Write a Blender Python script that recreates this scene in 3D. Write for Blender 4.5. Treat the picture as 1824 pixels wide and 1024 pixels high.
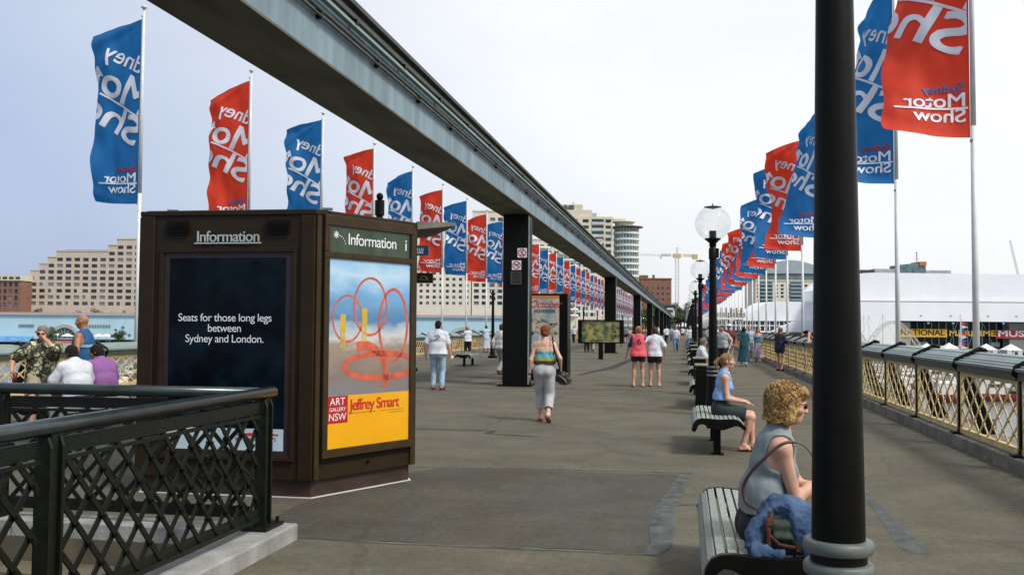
import bpy, bmesh, math, random
import numpy as np
from mathutils import Vector, Matrix
from mathutils.bvhtree import BVHTree

for o in list(bpy.data.objects):
    bpy.data.objects.remove(o)
SC = bpy.context.scene
COL = SC.collection
RAD = math.radians
random.seed(7)

# ------------------------------------------------------------------ camera
F_PX = 1660.0; EYE = 1.6; PW, PH = 1824.0, 1024.0
YAW = math.atan(308/1660); PITCH = RAD(2.36); ROLL = RAD(0.40)
cF = Vector((-math.sin(YAW)*math.cos(PITCH), math.cos(YAW)*math.cos(PITCH), math.sin(PITCH)))
r0 = Vector((math.cos(YAW), math.sin(YAW), 0)); u0 = r0.cross(cF)
cR = r0*math.cos(ROLL)+u0*math.sin(ROLL); cU = u0*math.cos(ROLL)-r0*math.sin(ROLL)
cC = Vector((0, 0, EYE))
cam = bpy.data.cameras.new('camera'); camo = bpy.data.objects.new('camera', cam); COL.objects.link(camo)
m = Matrix((cR, cU, -cF)).transposed().to_4x4(); m.translation = cC
camo.matrix_world = m
cam.sensor_width = 36; cam.lens = 36*F_PX/PW; cam.clip_start = 0.1; cam.clip_end = 6000
SC.camera = camo
def ray(px, py): return cF + cR*((px-912)/F_PX) - cU*((py-512)/F_PX)
def gp(px, py, z=0.0):
    d = ray(px, py); return cC + d*((z-EYE)/d.z)
def atX(px, py, X):
    d = ray(px, py); return cC + d*(X/d.x)
def atD(px, py, D): return cC + ray(px, py)*D

# ------------------------------------------------------------------ light
SUN_EL = RAD(50); SUN_AZ = RAD(120)          # azimuth measured from +Y towards +X
w = bpy.data.worlds.new('World'); SC.world = w; w.use_nodes = True
nt = w.node_tree; nt.nodes.clear()
N = nt.nodes.new; L = nt.links.new
out = N('ShaderNodeOutputWorld'); bg = N('ShaderNodeBackground'); bg2 = N('ShaderNodeBackground'); mixs = N('ShaderNodeMixShader')
sky = N('ShaderNodeTexSky'); sky.sky_type = 'NISHITA'; sky.sun_disc = False
sky.sun_elevation = SUN_EL; sky.sun_rotation = SUN_AZ; sky.dust_density = 3; sky.air_density = 1.0
L(sky.outputs[0], bg.inputs[0]); bg.inputs[1].default_value = 0.12
# thin high overcast: brighter round the sun, faint soft mottling
tc = N('ShaderNodeTexCoord'); nz = N('ShaderNodeTexNoise'); nz.inputs['Scale'].default_value = 1.6; nz.inputs['Detail'].default_value = 5
mp = N('ShaderNodeMapping'); mp.inputs['Scale'].default_value = (1, 1, 2.6)
L(tc.outputs['Generated'], mp.inputs[0]); L(mp.outputs[0], nz.inputs[0])
dot = N('ShaderNodeVectorMath'); dot.operation = 'DOT_PRODUCT'
sdir = Vector((math.sin(SUN_AZ)*math.cos(SUN_EL), math.cos(SUN_AZ)*math.cos(SUN_EL), math.sin(SUN_EL)))
dot.inputs[1].default_value = Vector((math.sin(RAD(60))*math.cos(RAD(42)), math.cos(RAD(60))*math.cos(RAD(42)), math.sin(RAD(42))))
L(tc.outputs['Generated'], dot.inputs[0])
ramp = N('ShaderNodeValToRGB'); L(dot.outputs['Value'], ramp.inputs[0])
e = ramp.color_ramp.elements
e[0].position = 0.0; e[0].color = (0.50, 0.60, 0.82, 1); e[1].position = 1.0; e[1].color = (1.25, 1.24, 1.22, 1)
k = e.new(0.42); k.color = (1.02, 1.04, 1.06, 1); k = e.new(0.72); k.color = (1.12, 1.13, 1.12, 1)
mul = N('ShaderNodeMixRGB'); mul.blend_type = 'MULTIPLY'; mul.inputs[0].default_value = 1
mr = N('ShaderNodeMapRange'); mr.inputs['From Min'].default_value = .3; mr.inputs['From Max'].default_value = .7
mr.inputs['To Min'].default_value = .90; mr.inputs['To Max'].default_value = 1.06
L(nz.outputs[0], mr.inputs[0]); L(ramp.outputs[0], mul.inputs[1]); L(mr.outputs[0], mul.inputs[2])
L(mul.outputs[0], bg2.inputs[0]); bg2.inputs[1].default_value = 0.9
mixs.inputs[0].default_value = 0.85
L(bg.outputs[0], mixs.inputs[1]); L(bg2.outputs[0], mixs.inputs[2]); L(mixs.outputs[0], out.inputs[0])
sl = bpy.data.lights.new('sun', 'SUN'); sl.energy = 2.8; sl.angle = RAD(12); sl.color = (1, .96, .9)
so = bpy.data.objects.new('sun', sl); COL.objects.link(so); so.location = (0, 0, 60)
so.rotation_euler = (-sdir).to_track_quat('-Z', 'Y').to_euler()
SC.view_settings.view_transform = 'Standard'; SC.view_settings.look = 'None'
SC.view_settings.exposure = 0.15; SC.view_settings.gamma = 1; SC.view_settings.use_curve_mapping = False

# ------------------------------------------------------------------ materials
MATS = {}
def mat(name, col, rough=.7, var=.12, scale=8.0, bump=.0, bscale=60.0, metal=0.0, coord='Object', spec=None, trans=0.0, sss=0.0, detail=4, stretch=(1, 1, 1), col2=None, lo=.35, hi=.65):
    """principled material whose colour drifts with a noise; col2 = second colour of the drift"""
    if name in MATS: return MATS[name]
    M = bpy.data.materials.new(name); M.use_nodes = True; t = M.node_tree; n = t.nodes; l = t.links
    b = n['Principled BSDF']
    b.inputs['Roughness'].default_value = rough; b.inputs['Metallic'].default_value = metal
    if spec is not None: b.inputs['Specular IOR Level'].default_value = spec
    c = n.new('ShaderNodeTexCoord'); mpp = n.new('ShaderNodeMapping'); mpp.inputs['Scale'].default_value = stretch
    l.new(c.outputs[coord], mpp.inputs[0])
    z = n.new('ShaderNodeTexNoise'); z.inputs['Scale'].default_value = scale; z.inputs['Detail'].default_value = detail
    l.new(mpp.outputs[0], z.inputs[0])
    r = n.new('ShaderNodeValToRGB'); l.new(z.outputs[0], r.inputs[0])
    c1 = tuple(max(0, x*(1-var)) for x in col[:3])+(1,)
    c2 = (tuple(col2[:3])+(1,)) if col2 else tuple(x*(1+var) for x in col[:3])+(1,)
    r.color_ramp.elements[0].position = lo; r.color_ramp.elements[0].color = c1
    r.color_ramp.elements[1].position = hi; r.color_ramp.elements[1].color = c2
    l.new(r.outputs[0], b.inputs['Base Color'])
    if bump:
        z2 = n.new('ShaderNodeTexNoise'); z2.inputs['Scale'].default_value = bscale; z2.inputs['Detail'].default_value = 3
        l.new(c.outputs[coord], z2.inputs[0])
        bp = n.new('ShaderNodeBump'); bp.inputs['Strength'].default_value = bump; bp.inputs['Distance'].default_value = .02
        l.new(z2.outputs[0], bp.inputs['Height']); l.new(bp.outputs[0], b.inputs['Normal'])
    if sss:
        b.inputs['Subsurface Weight'].default_value = sss; b.inputs['Subsurface Radius'].default_value = (.02, .008, .004)
        b.inputs['Subsurface Scale'].default_value = .6
    if trans:
        o_ = [x for x in n if x.type == 'OUTPUT_MATERIAL'][0]
        tr = n.new('ShaderNodeBsdfTranslucent'); l.new(r.outputs[0], tr.inputs[0])
        mx = n.new('ShaderNodeMixShader'); mx.inputs[0].default_value = trans
        l.new(b.outputs[0], mx.inputs[1]); l.new(tr.outputs[0], mx.inputs[2]); l.new(mx.outputs[0], o_.inputs[0])
    MATS[name] = M
    return M

# ------------------------------------------------------------------ mesh helpers
class MB:
    def __init__(s): s.v = []; s.f = []; s.mi = []; s.cur = 0
    def add(s, vs, fs):
        o = len(s.v); s.v += [tuple(x) for x in vs]
        for f in fs: s.f.append(tuple(i+o for i in f)); s.mi.append(s.cur)
        return s
    def box(s, c, d, rz=0.0, M=None):
        x, y, z = d[0]/2, d[1]/2, d[2]/2
        vs = [Vector((a*x, b*y, e*z)) for a in (-1, 1) for b in (-1, 1) for e in (-1, 1)]
        if M is None: M = Matrix.Rotation(rz, 3, 'Z')
        vs = [M @ q + Vector(c) for q in vs]
        return s.add(vs, [(0, 1, 3, 2), (4, 6, 7, 5), (0, 4, 5, 1), (2, 3, 7, 6), (0, 2, 6, 4), (1, 5, 7, 3)])
    def box2(s, a, b):
        return s.box([(a[i]+b[i])/2 for i in range(3)], [abs(a[i]-b[i]) for i in range(3)])
    def bar(s, a, b, wd, th, up=(0, 0, 1)):
        a = Vector(a); b = Vector(b); d = b-a; ln = d.length; d.normalize()
        up = Vector(up); x = up.cross(d)
        if x.length < 1e-4: x = Vector((1, 0, 0)).cross(d)
        x.normalize(); z = d.cross(x)
        M = Matrix((x, d, z)).transposed()
        return s.box((a+b)/2, (wd, ln, th), M=M)
    def cyl(s, a, b, ra, rb=None, n=12, cap=True):
        rb = ra if rb is None else rb
        a = Vector(a); b = Vector(b); d = (b-a).normalized()
        x = d.orthogonal().normalized(); y = d.cross(x)
        vs = []
        for p, r in ((a, ra), (b, rb)):
            for i in range(n):
                t = 2*math.pi*i/n; vs.append(p+x*(r*math.cos(t))+y*(r*math.sin(t)))
        fs = [(i, (i+1) % n, n+(i+1) % n, n+i) for i in range(n)]
        if cap: fs += [tuple(range(n-1, -1, -1)), tuple(range(n, 2*n))]
        return s.add(vs, fs)
    def tube(s, pts, r, n=8, flat=None):
        pts = [Vector(p) for p in pts]; rs = r if isinstance(r, (list, tuple)) else [r]*len(pts)
        vs = []; x = None
        for i, p in enumerate(pts):
            d = (pts[min(i+1, len(pts)-1)]-pts[max(i-1, 0)]).normalized()
            x = d.orthogonal() if x is None else x - d*x.dot(d)
            x.normalize(); y = d.cross(x)
            for j in range(n):
                t = 2*math.pi*j/n; vs.append(p+x*(rs[i]*math.cos(t))+y*(rs[i]*math.sin(t)*(flat or 1)))
        fs = []
        for i in range(len(pts)-1):
            for j in range(n): fs.append((i*n+j, i*n+(j+1) % n, (i+1)*n+(j+1) % n, (i+1)*n+j))
        fs += [tuple(range(n-1, -1, -1)), tuple(range((len(pts)-1)*n, len(pts)*n))]
        return s.add(vs, fs)
    def lathe(s, prof, c=(0, 0, 0), n=16):
        vs = []; c = Vector(c)
        for r, z in prof:
            for i in range(n):
                t = 2*math.pi*i/n; vs.append(c+Vector((r*math.cos(t), r*math.sin(t), z)))
        fs = []
        for k in range(len(prof)-1):
            for i in range(n): fs.append((k*n+i, k*n+(i+1) % n, (k+1)*n+(i+1) % n, (k+1)*n+i))
        fs += [tuple(range(n-1, -1, -1)), tuple(range((len(prof)-1)*n, len(prof)*n))]
        return s.add(vs, fs)
    def prism(s, poly, z0, z1):
        n = len(poly)
        vs = [(p[0], p[1], z0) for p in poly]+[(p[0], p[1], z1) for p in poly]
        return s.add(vs, [(i, (i+1) % n, n+(i+1) % n, n+i) for i in range(n)]+[tuple(range(n-1, -1, -1)), tuple(range(n, 2*n))])
    def xz(s, poly, y0, y1):
        """outline in x,z pushed along y"""
        n = len(poly)
        vs = [(p[0], y0, p[1]) for p in poly]+[(p[0], y1, p[1]) for p in poly]
        return s.add(vs, [(i, (i+1) % n, n+(i+1) % n, n+i) for i in range(n)]+[tuple(range(n-1, -1, -1)), tuple(range(n, 2*n))])
    def quad(s, a, b, c, d): return s.add([a, b, c, d], [(0, 1, 2, 3)])
    def mesh(s, name, mats, smooth=False, fix=True):
        me = bpy.data.meshes.new(name); me.from_pydata(s.v, [], s.f)
        for mm in (mats if isinstance(mats, (list, tuple)) else [mats]): me.materials.append(mm)
        me.polygons.foreach_set('material_index', s.mi)
        if fix:
            bm = bmesh.new(); bm.from_mesh(me); bmesh.ops.recalc_face_normals(bm, faces=bm.faces); bm.to_mesh(me); bm.free()
        if smooth: me.shade_smooth()
        me.update(); return me
    def build(s, name, mats, parent=None, loc=(0, 0, 0), rz=0.0, smooth=False, fix=True):
        return obj(name, s.mesh(name, mats, smooth, fix), parent, loc, rz)

def obj(name, me, parent=None, loc=(0, 0, 0), rz=0.0):
    o = bpy.data.objects.new(name, me); COL.objects.link(o)
    if parent: o.parent = parent
    o.location = loc; o.rotation_euler = (0, 0, rz)
    return o
def thing(name, label, cat, loc=(0, 0, 0), rz=0.0, group=None):
    o = obj(name, None, None, loc, rz); return tag(o, label, cat, group)
def tag(o, label, cat, group=None):
    o['label'] = label; o['category'] = cat
    if group: o['group'] = group
    return o
def struct(o): o['kind'] = 'structure'; return o
def stuff(o): o['kind'] = 'stuff'; return o
def copy_tree(o, parent=None, loc=None, rz=None):
    c = o.copy(); COL.objects.link(c)
    if parent: c.parent = parent
    if loc is not None: c.location = loc
    if rz is not None: c.rotation_euler = (0, 0, rz)
    for ch in o.children: copy_tree(ch, c)
    return c
def smooth_auto(o, ang=40):
    me = o.data; me.shade_smooth()
    try: me.set_sharp_from_angle(angle=RAD(ang))
    except Exception: pass
    return o
def bevel(o, wd=.006, seg=1, ang=40):
    md = o.modifiers.new('bevel', 'BEVEL'); md.width = wd; md.segments = seg; md.limit_method = 'ANGLE'; md.angle_limit = RAD(ang)
    return o

_U = 'nearest second third fourth fifth sixth seventh eighth ninth tenth eleventh twelfth thirteenth fourteenth fifteenth sixteenth seventeenth eighteenth nineteenth twentieth'.split()
ORD = _U+['twenty-'+x for x in ['first']+_U[1:9]]+['thirtieth']+['thirty-'+x for x in ['first']+_U[1:9]]+['fortieth']+['forty-'+x for x in ['first']+_U[1:9]]
TCACHE = {}
def text_mesh(s, size=1.0, bold=0.0, space=1.0, extrude=0.0, align='LEFT', shear=0.0):
    key = (s, size, bold, space, extrude, align, shear)
    if key in TCACHE: return TCACHE[key]
    cu = bpy.data.curves.new('txt', 'FONT'); cu.body = s; cu.size = size; cu.offset = bold*size; cu.space_character = space
    cu.offset = 0; cu.extrude = extrude; cu.align_x = align; cu.shear = shear; cu.resolution_u = 5
    o = bpy.data.objects.new('txt', cu); COL.objects.link(o)
    dg = bpy.context.evaluated_depsgraph_get(); me = bpy.data.meshes.new_from_object(o.evaluated_get(dg))
    bpy.data.objects.remove(o); bpy.data.curves.remove(cu)
    vs = np.empty(len(me.vertices)*3); me.vertices.foreach_get('co', vs); vs = vs.reshape(-1, 3)
    fs = [tuple(p.vertices) for p in me.polygons]
    bpy.data.meshes.remove(me)
    if bold:      # heavier strokes: shifted copies, each a hair above the last
        n_ = len(vs); sh = [(-1, -.6), (1, -.6), (1, .6), (-1, .6)]; V = [vs]; F2 = list(fs)
        for i, (a, c) in enumerate(sh):
            V.append(vs+np.array([a*bold*size, c*bold*size, (i+1)*.0004])); F2 += [tuple(x+n_*(i+1) for x in f) for f in fs]
        vs = np.concatenate(V); fs = F2
    TCACHE[key] = (vs, fs)
    return TCACHE[key]
def put_text(name, s, size, M4, material, parent=None, **kw):
    """flat or raised lettering; M4 maps text plane (x right, y up, z out) to the parent's space"""
    vs, fs = text_mesh(s, size, **kw)
    b = MB(); b.add([M4 @ Vector(v) for v in vs], fs)
    return b.build(name, material, parent, fix=False)
def frame(o, x, y):
    """matrix from origin, x direction, y direction"""
    x = Vector(x).normalized(); y = Vector(y); y = (y-x*y.dot(x)).normalized(); z = x.cross(y)
    M = Matrix((x, y, z)).transposed().to_4x4(); M.translation = Vector(o); return M
# ------------------------------------------------------------------ palette
def asphalt_mat(name, base, dark=1.0):
    M = bpy.data.materials.new(name); M.use_nodes = True; t = M.node_tree; n = t.nodes; l = t.links
    b = n['Principled BSDF']; b.inputs['Roughness'].default_value = .88; b.inputs['Specular IOR Level'].default_value = .25
    c = n.new('ShaderNodeTexCoord')
    fine = n.new('ShaderNodeTexNoise'); fine.inputs['Scale'].default_value = 70; fine.inputs['Detail'].default_value = 4; fine.inputs['Roughness'].default_value = .8
    mid = n.new('ShaderNodeTexNoise'); mid.inputs['Scale'].default_value = 1.3; mid.inputs['Detail'].default_value = 6; mid.inputs['Roughness'].default_value = .65
    big = n.new('ShaderNodeTexNoise'); big.inputs['Scale'].default_value = .22; big.inputs['Detail'].default_value = 3
    st = n.new('ShaderNodeTexNoise'); st.inputs['Scale'].default_value = 1; st.inputs['Detail'].default_value = 4
    mp_ = n.new('ShaderNodeMapping'); mp_.inputs['Scale'].default_value = (.5, 3.2, 1)
    l.new(c.outputs['Object'], mp_.inputs[0]); l.new(mp_.outputs[0], st.inputs[0])
    for q in (fine, mid, big): l.new(c.outputs['Object'], q.inputs[0])
    def rng(src, a, b_, lo=.25, hi=.75):
        r = n.new('ShaderNodeMapRange'); r.inputs[1].default_value = lo; r.inputs[2].default_value = hi
        r.inputs[3].default_value = a; r.inputs[4].default_value = b_; l.new(src.outputs[0], r.inputs[0]); return r
    def mul_(a, b_):
        q = n.new('ShaderNodeMath'); q.operation = 'MULTIPLY'; l.new(a.outputs[0], q.inputs[0]); l.new(b_.outputs[0], q.inputs[1]); return q
    v = mul_(mul_(rng(fine, .50, 1.5), rng(mid, .70, 1.22)), mul_(rng(big, .86, 1.14), rng(st, .90, 1.08)))
    # sparse small dark spots (gum, oil) and pale grit
    vor = n.new('ShaderNodeTexVoronoi'); vor.inputs['Scale'].default_value = 1.6; l.new(c.outputs['Object'], vor.inputs[0])
    sp = rng(vor, .72, 1.0, .03, .055); v = mul_(v, sp)
    grit = n.new('ShaderNodeTexNoise'); grit.inputs['Scale'].default_value = 14; grit.inputs['Detail'].default_value = 5; grit.inputs['Roughness'].default_value = .75; l.new(c.outputs['Object'], grit.inputs[0]); v = mul_(v, rng(grit, .70, 1.30))
    wn = n.new('ShaderNodeMixRGB'); wn.inputs[0].default_value = .25; l.new(c.outputs['Object'], wn.inputs[1]); l.new(mid.outputs[1], wn.inputs[2])
    cr = n.new('ShaderNodeTexVoronoi'); cr.feature = 'DISTANCE_TO_EDGE'; cr.inputs['Scale'].default_value = .45; l.new(wn.outputs[0], cr.inputs[0]); v = mul_(v, rng(cr, .80, 1.0, .0, .010))
    wht = n.new('ShaderNodeTexVoronoi'); wht.inputs['Scale'].default_value = 2.3; l.new(c.outputs['Object'], wht.inputs[0]); v = mul_(v, rng(wht, 1.9, 1.0, .018, .026))
    vec = n.new('ShaderNodeVectorMath'); vec.operation = 'SCALE'; vec.inputs[0].default_value = base
    l.new(v.outputs[0], vec.inputs['Scale'])
    tint = n.new('ShaderNodeMixRGB'); tint.blend_type = 'MULTIPLY'; tint.inputs[0].default_value = 1
    rr = n.new('ShaderNodeValToRGB'); rr.color_ramp.elements[0].position = .35; rr.color_ramp.elements[0].color = (1.05, 1.0, .9, 1)
    rr.color_ramp.elements[1].position = .65; rr.color_ramp.elements[1].color = (.95, 1, 1.06, 1); l.new(mid.outputs[1], rr.inputs[0])
    l.new(vec.outputs[0], tint.inputs[1]); l.new(rr.outputs[0], tint.inputs[2]); l.new(tint.outputs[0], b.inputs['Base Color'])
    bp = n.new('ShaderNodeBump'); bp.inputs['Strength'].default_value = .35; bp.inputs['Distance'].default_value = .01
    l.new(fine.outputs[0], bp.inputs['Height']); l.new(bp.outputs[0], b.inputs['Normal'])
    MATS[name] = M; return M
asphalt = asphalt_mat('asphalt', (.104, .096, .070))
asphalt_patch = asphalt_mat('asphalt_patch', (.070, .066, .052))
def patchy(name, col, thr=.45):
    M = mat(name, col, .95, .3, 7, .3, 50, spec=.08); t = M.node_tree; n = t.nodes; l = t.links; o_ = [x for x in n if x.type == 'OUTPUT_MATERIAL'][0]; b = n['Principled BSDF']
    c = n.new('ShaderNodeTexCoord'); z = n.new('ShaderNodeTexNoise'); z.inputs['Scale'].default_value = 5; z.inputs['Detail'].default_value = 8; z.inputs['Roughness'].default_value = .75; l.new(c.outputs['Object'], z.inputs[0])
    r = n.new('ShaderNodeMapRange'); r.inputs[1].default_value = thr-.16; r.inputs[2].default_value = thr+.20; r.inputs[3].default_value = .15; r.inputs[4].default_value = .75; l.new(z.outputs[0], r.inputs[0])
    tr = n.new('ShaderNodeBsdfTransparent'); mx = n.new('ShaderNodeMixShader'); l.new(r.outputs[0], mx.inputs[0]); l.new(tr.outputs[0], mx.inputs[1]); l.new(b.outputs[0], mx.inputs[2]); l.new(mx.outputs[0], o_.inputs[0]); return M
concrete = mat('concrete', (.27, .27, .25), .85, .22, 5, .3, 60)
stone = mat('kerb_stone', (.17, .15, .125), .9, .3, 4, .4, 40)
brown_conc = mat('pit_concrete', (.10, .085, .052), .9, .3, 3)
tar = patchy('tar_smear', (.125, .145, .150), .46)
tar_dark = patchy('tar_joint', (.050, .060, .066), .42)
green_iron = mat('dark_green_iron', (.0055, .007, .003), .42, .25, 10, .15, 80, spec=.28)
green_rail = mat('handrail_paint', (.045, .062, .062), .24, .2, 6, metal=.6)
black_iron = mat('black_iron', (.0035, .0033, .0022), .42, .3, 9, .03, 60, spec=.16)
cream_iron = mat('cream_iron', (.55, .42, .19), .6, .18, 6, .1, 60)
coping_m = mat('coping_paint', (.205, .275, .26), .42, .2, 2.5, stretch=(1, .2, 1))
coping_edge = mat('coping_edge', (.045, .055, .035), .5, .2, 6)
white_paint = mat('white_paint', (.62, .63, .60), .45, .08, 3)
grey_green = mat('collar_paint', (.115, .135, .12), .5, .18, 14)
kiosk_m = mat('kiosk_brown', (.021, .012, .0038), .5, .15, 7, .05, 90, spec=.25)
kiosk_lit = mat('kiosk_brown_lit', (.037, .023, .0075), .5, .15, 7, .05, 90, spec=.25)  # same brown made lighter: light on the side faces put into the colour
plinth_m = mat('kiosk_plinth', (.035, .018, .011), .6, .3, 7)
slat_m = mat('bench_slat', (.235, .265, .235), .6, .28, 30, stretch=(8, .6, 8))
letter_w = mat('white_lettering', (.75, .78, .78), .5, .04, 5)
letter_g = mat('pale_lettering', (.42, .47, .46), .45, .08, 5)
letter_b = mat('black_lettering', (.01, .01, .012), .5, .04, 5)
skin = mat('skin', (.52, .27, .18), .55, .10, 9, .04, 260, sss=.12)
skin_tan = mat('skin_tan', (.36, .15, .075), .5, .12, 9, sss=.1)
skin_pale = mat('skin_pale', (.60, .33, .23), .55, .14, 11, .05, 260, sss=.12)
skin_asian = mat('skin_warm', (.34, .17, .09), .5, .1, 9, sss=.1)
water_m = None
def glass_mat(name, col, rough=.08):
    return mat(name, col, rough, .25, .15, spec=.8)
glass_dark = glass_mat('window_glass', (.045, .06, .065))
glass_teal = glass_mat('teal_glass', (.06, .10, .11))
# ------------------------------------------------------------------ implicit surfaces -> one continuous mesh
def cap(a, b, ra, rb=None, k=.022, flat=None, fs=1.0):
    return dict(t='c', a=np.array(a, float), b=np.array(b, float), ra=ra, rb=ra if rb is None else rb, k=k, n=None if flat is None else np.array(flat, float), fs=fs)
def ell(c, r, R=None, k=.02):
    return dict(t='e', c=np.array(c, float), r=np.array(r, float), R=np.eye(3) if R is None else np.array(R, float), k=k)
def prim_d(p, P):
    if p['t'] == 'c':
        ab = p['b']-p['a']; q = P-p['a']; L2 = max(1e-9, ab@ab)
        t = np.clip((q@ab)/L2, 0, 1); q = q-t[..., None]*ab
        if p['n'] is not None: q = q+p['n']*((q@p['n'])*(p['fs']-1))[..., None]
        return np.sqrt((q*q).sum(-1))-(p['ra']+t*(p['rb']-p['ra']))
    q = (P-p['c'])@p['R']          # columns of R are the ellipsoid axes
    k0 = np.sqrt(((q/p['r'])**2).sum(-1)); k1 = np.sqrt(((q/p['r']**2)**2).sum(-1))+1e-9
    return k0*(k0-1)/k1
def bounds(p, m):
    if p['t'] == 'c':
        r = max(p['ra'], p['rb'])*max(1, 1/min(1, p['fs']))+m
        return np.minimum(p['a'], p['b'])-r, np.maximum(p['a'], p['b'])+r
    r = max(p['r'])+m; return p['c']-r, p['c']+r
def inflate(p, d):
    q = dict(p)
    if p['t'] == 'c': q['ra'] = p['ra']+d; q['rb'] = p['rb']+d
    else: q['r'] = p['r']+d
    return q
_ns = np.random.RandomState(3)
_NW = [(_ns.normal(size=3), _ns.rand()*6.28) for _ in range(14)]
def wob(P, freq, seed=0):
    """cheap smooth noise: product-sum of plane waves"""
    o = 0
    for i in range(6):
        wv, ph = _NW[(i+seed) % 14]; wv2, ph2 = _NW[(i+seed+5) % 14]
        o = o+np.sin(P@(wv*freq)+ph+1.7*np.sin(P@(wv2*freq*.6)+ph2))
    return o/6
def sdf_mesh(name, prims, h, mats, sub=(), planes=(), noise=None, parent=None, crease=None):
    """prims smooth-unioned; sub = prims cut away; planes = (point, normal) keep the side opposite to normal"""
    lo = np.min([bounds(p, 0)[0] for p in prims], 0)-3*h-.01; hi = np.max([bounds(p, 0)[1] for p in prims], 0)+3*h+.01
    n = np.ceil((hi-lo)/h).astype(int)+1
    D = np.full(n, 9.0, np.float32)
    ax = [lo[i]+h*np.arange(n[i]) for i in range(3)]
    for p in prims:
        a, b = bounds(p, p['k']+3*h+.012)
        i0 = np.clip(((a-lo)/h).astype(int), 0, n-1); i1 = np.clip(((b-lo)/h).astype(int)+2, 1, n)
        G = np.stack(np.meshgrid(*[ax[i][i0[i]:i1[i]] for i in range(3)], indexing='ij'), -1)
        d = prim_d(p, G); s = tuple(slice(i0[i], i1[i]) for i in range(3)); o = D[s]; k = p['k']
        hh = np.clip(k-np.abs(o-d), 0, None)/k
        D[s] = np.minimum(o, d)-hh*hh*k*.25
    if noise:
        near = np.abs(D) < .06; idx = np.argwhere(near); P = lo+h*idx
        val = sum((a*wob(P, f, i*3) if a > 0 else a*(1-2.2*np.abs(wob(P, f, i*3)))) for i, (a, f) in enumerate(noise))   # negative amplitude = sharp folds
        D[near] += val
    for p in sub:
        a, b = bounds(p, 3*h)
        i0 = np.clip(((a-lo)/h).astype(int), 0, n-1); i1 = np.clip(((b-lo)/h).astype(int)+2, 1, n)
        if np.any(i1 <= i0): continue
        G = np.stack(np.meshgrid(*[ax[i][i0[i]:i1[i]] for i in range(3)], indexing='ij'), -1)
        s = tuple(slice(i0[i], i1[i]) for i in range(3)); D[s] = np.maximum(D[s], -prim_d(p, G))
    if len(planes):
        G = np.stack(np.meshgrid(*ax, indexing='ij'), -1)
        for pt, nr in planes:
            nr = np.array(nr, float); nr /= np.linalg.norm(nr); D = np.maximum(D, (G-np.array(pt))@nr)
    D[0] = D[-1] = 1; D[:, 0] = D[:, -1] = 1; D[:, :, 0] = D[:, :, -1] = 1
    v, f = surface_nets(D, lo, h)
    me = bpy.data.meshes.new(name); me.from_pydata(v.tolist(), [], f.tolist())
    for mm in (mats if isinstance(mats, (list, tuple)) else [mats]): me.materials.append(mm)
    me.shade_smooth(); me.update()
    return obj(name, me, parent)
def surface_nets(D, lo, h):
    S = D < 0; n = D.shape
    cs = np.zeros((n[0]-1, n[1]-1, n[2]-1), np.int8)
    for a in (0, 1):
        for b in (0, 1):
            for c in (0, 1): cs += S[a:n[0]-1+a, b:n[1]-1+b, c:n[2]-1+c]
    act = (cs > 0) & (cs < 8); C = np.argwhere(act); idx = np.full(act.shape, -1, np.int64); idx[act] = np.arange(len(C))
    acc = np.zeros((len(C), 3)); cnt = np.zeros(len(C))
    for ax in range(3):
        o1, o2 = [i for i in range(3) if i != ax]
        for a in (0, 1):
            for b in (0, 1):
                p = C.copy(); p[:, o1] += a; p[:, o2] += b; q = p.copy(); q[:, ax] += 1
                d0 = D[p[:, 0], p[:, 1], p[:, 2]].astype(float); d1 = D[q[:, 0], q[:, 1], q[:, 2]].astype(float)
                mk = (d0 < 0) != (d1 < 0); t = np.where(mk, d0/np.where(mk, d0-d1, 1), 0)
                pt = p.astype(float); pt[:, ax] += t
                acc[mk] += pt[mk]; cnt[mk] += 1
    V = lo+h*acc/cnt[:, None]
    Fs = []
    for ax in range(3):
        o1, o2 = [(1, 2), (2, 0), (0, 1)][ax]
        sl0 = [slice(None)]*3; sl1 = [slice(None)]*3; sl0[ax] = slice(0, -1); sl1[ax] = slice(1, None)
        E0 = S[tuple(sl0)]; E1 = S[tuple(sl1)]; e = np.argwhere(E0 != E1)
        e = e[(e[:, o1] > 0) & (e[:, o2] > 0)]
        e = e[(e[:, o1] < n[o1]-1) & (e[:, o2] < n[o2]-1)]
        flip = ~E0[e[:, 0], e[:, 1], e[:, 2]]
        def g(a, b):
            c = e.copy(); c[:, o1] -= a; c[:, o2] -= b; return idx[c[:, 0], c[:, 1], c[:, 2]]
        q = np.stack([g(1, 1), g(0, 1), g(0, 0), g(1, 0)], 1)
        q[flip] = q[flip][:, ::-1]; Fs.append(q)
    return V, np.concatenate(Fs)
# ------------------------------------------------------------------ people
def ik(a, tgt, l1, l2, pole):
    a = np.array(a, float); t = np.array(tgt, float); d = t-a; L_ = np.linalg.norm(d); L_ = min(L_, (l1+l2)*.995); u = d/np.linalg.norm(d)
    e_ = a+u*L_; x = (l1*l1-l2*l2+L_*L_)/(2*L_); y = math.sqrt(max(0, l1*l1-x*x))
    p = np.array(pole, float); p = p-u*(p@u); p /= max(1e-6, np.linalg.norm(p))
    return a+u*x+p*y, e_
def rotx(v, a):   # forward lean (towards +y)
    c, s = math.cos(a), math.sin(a); return np.array([v[0], v[1]*c+v[2]*s, -v[1]*s+v[2]*c])
def rotz(v, a):
    c, s = math.cos(a), math.sin(a); return np.array([v[0]*c-v[1]*s, v[0]*s+v[1]*c, v[2]])
def nrm(v): v = np.array(v, float); return v/np.linalg.norm(v)

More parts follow.
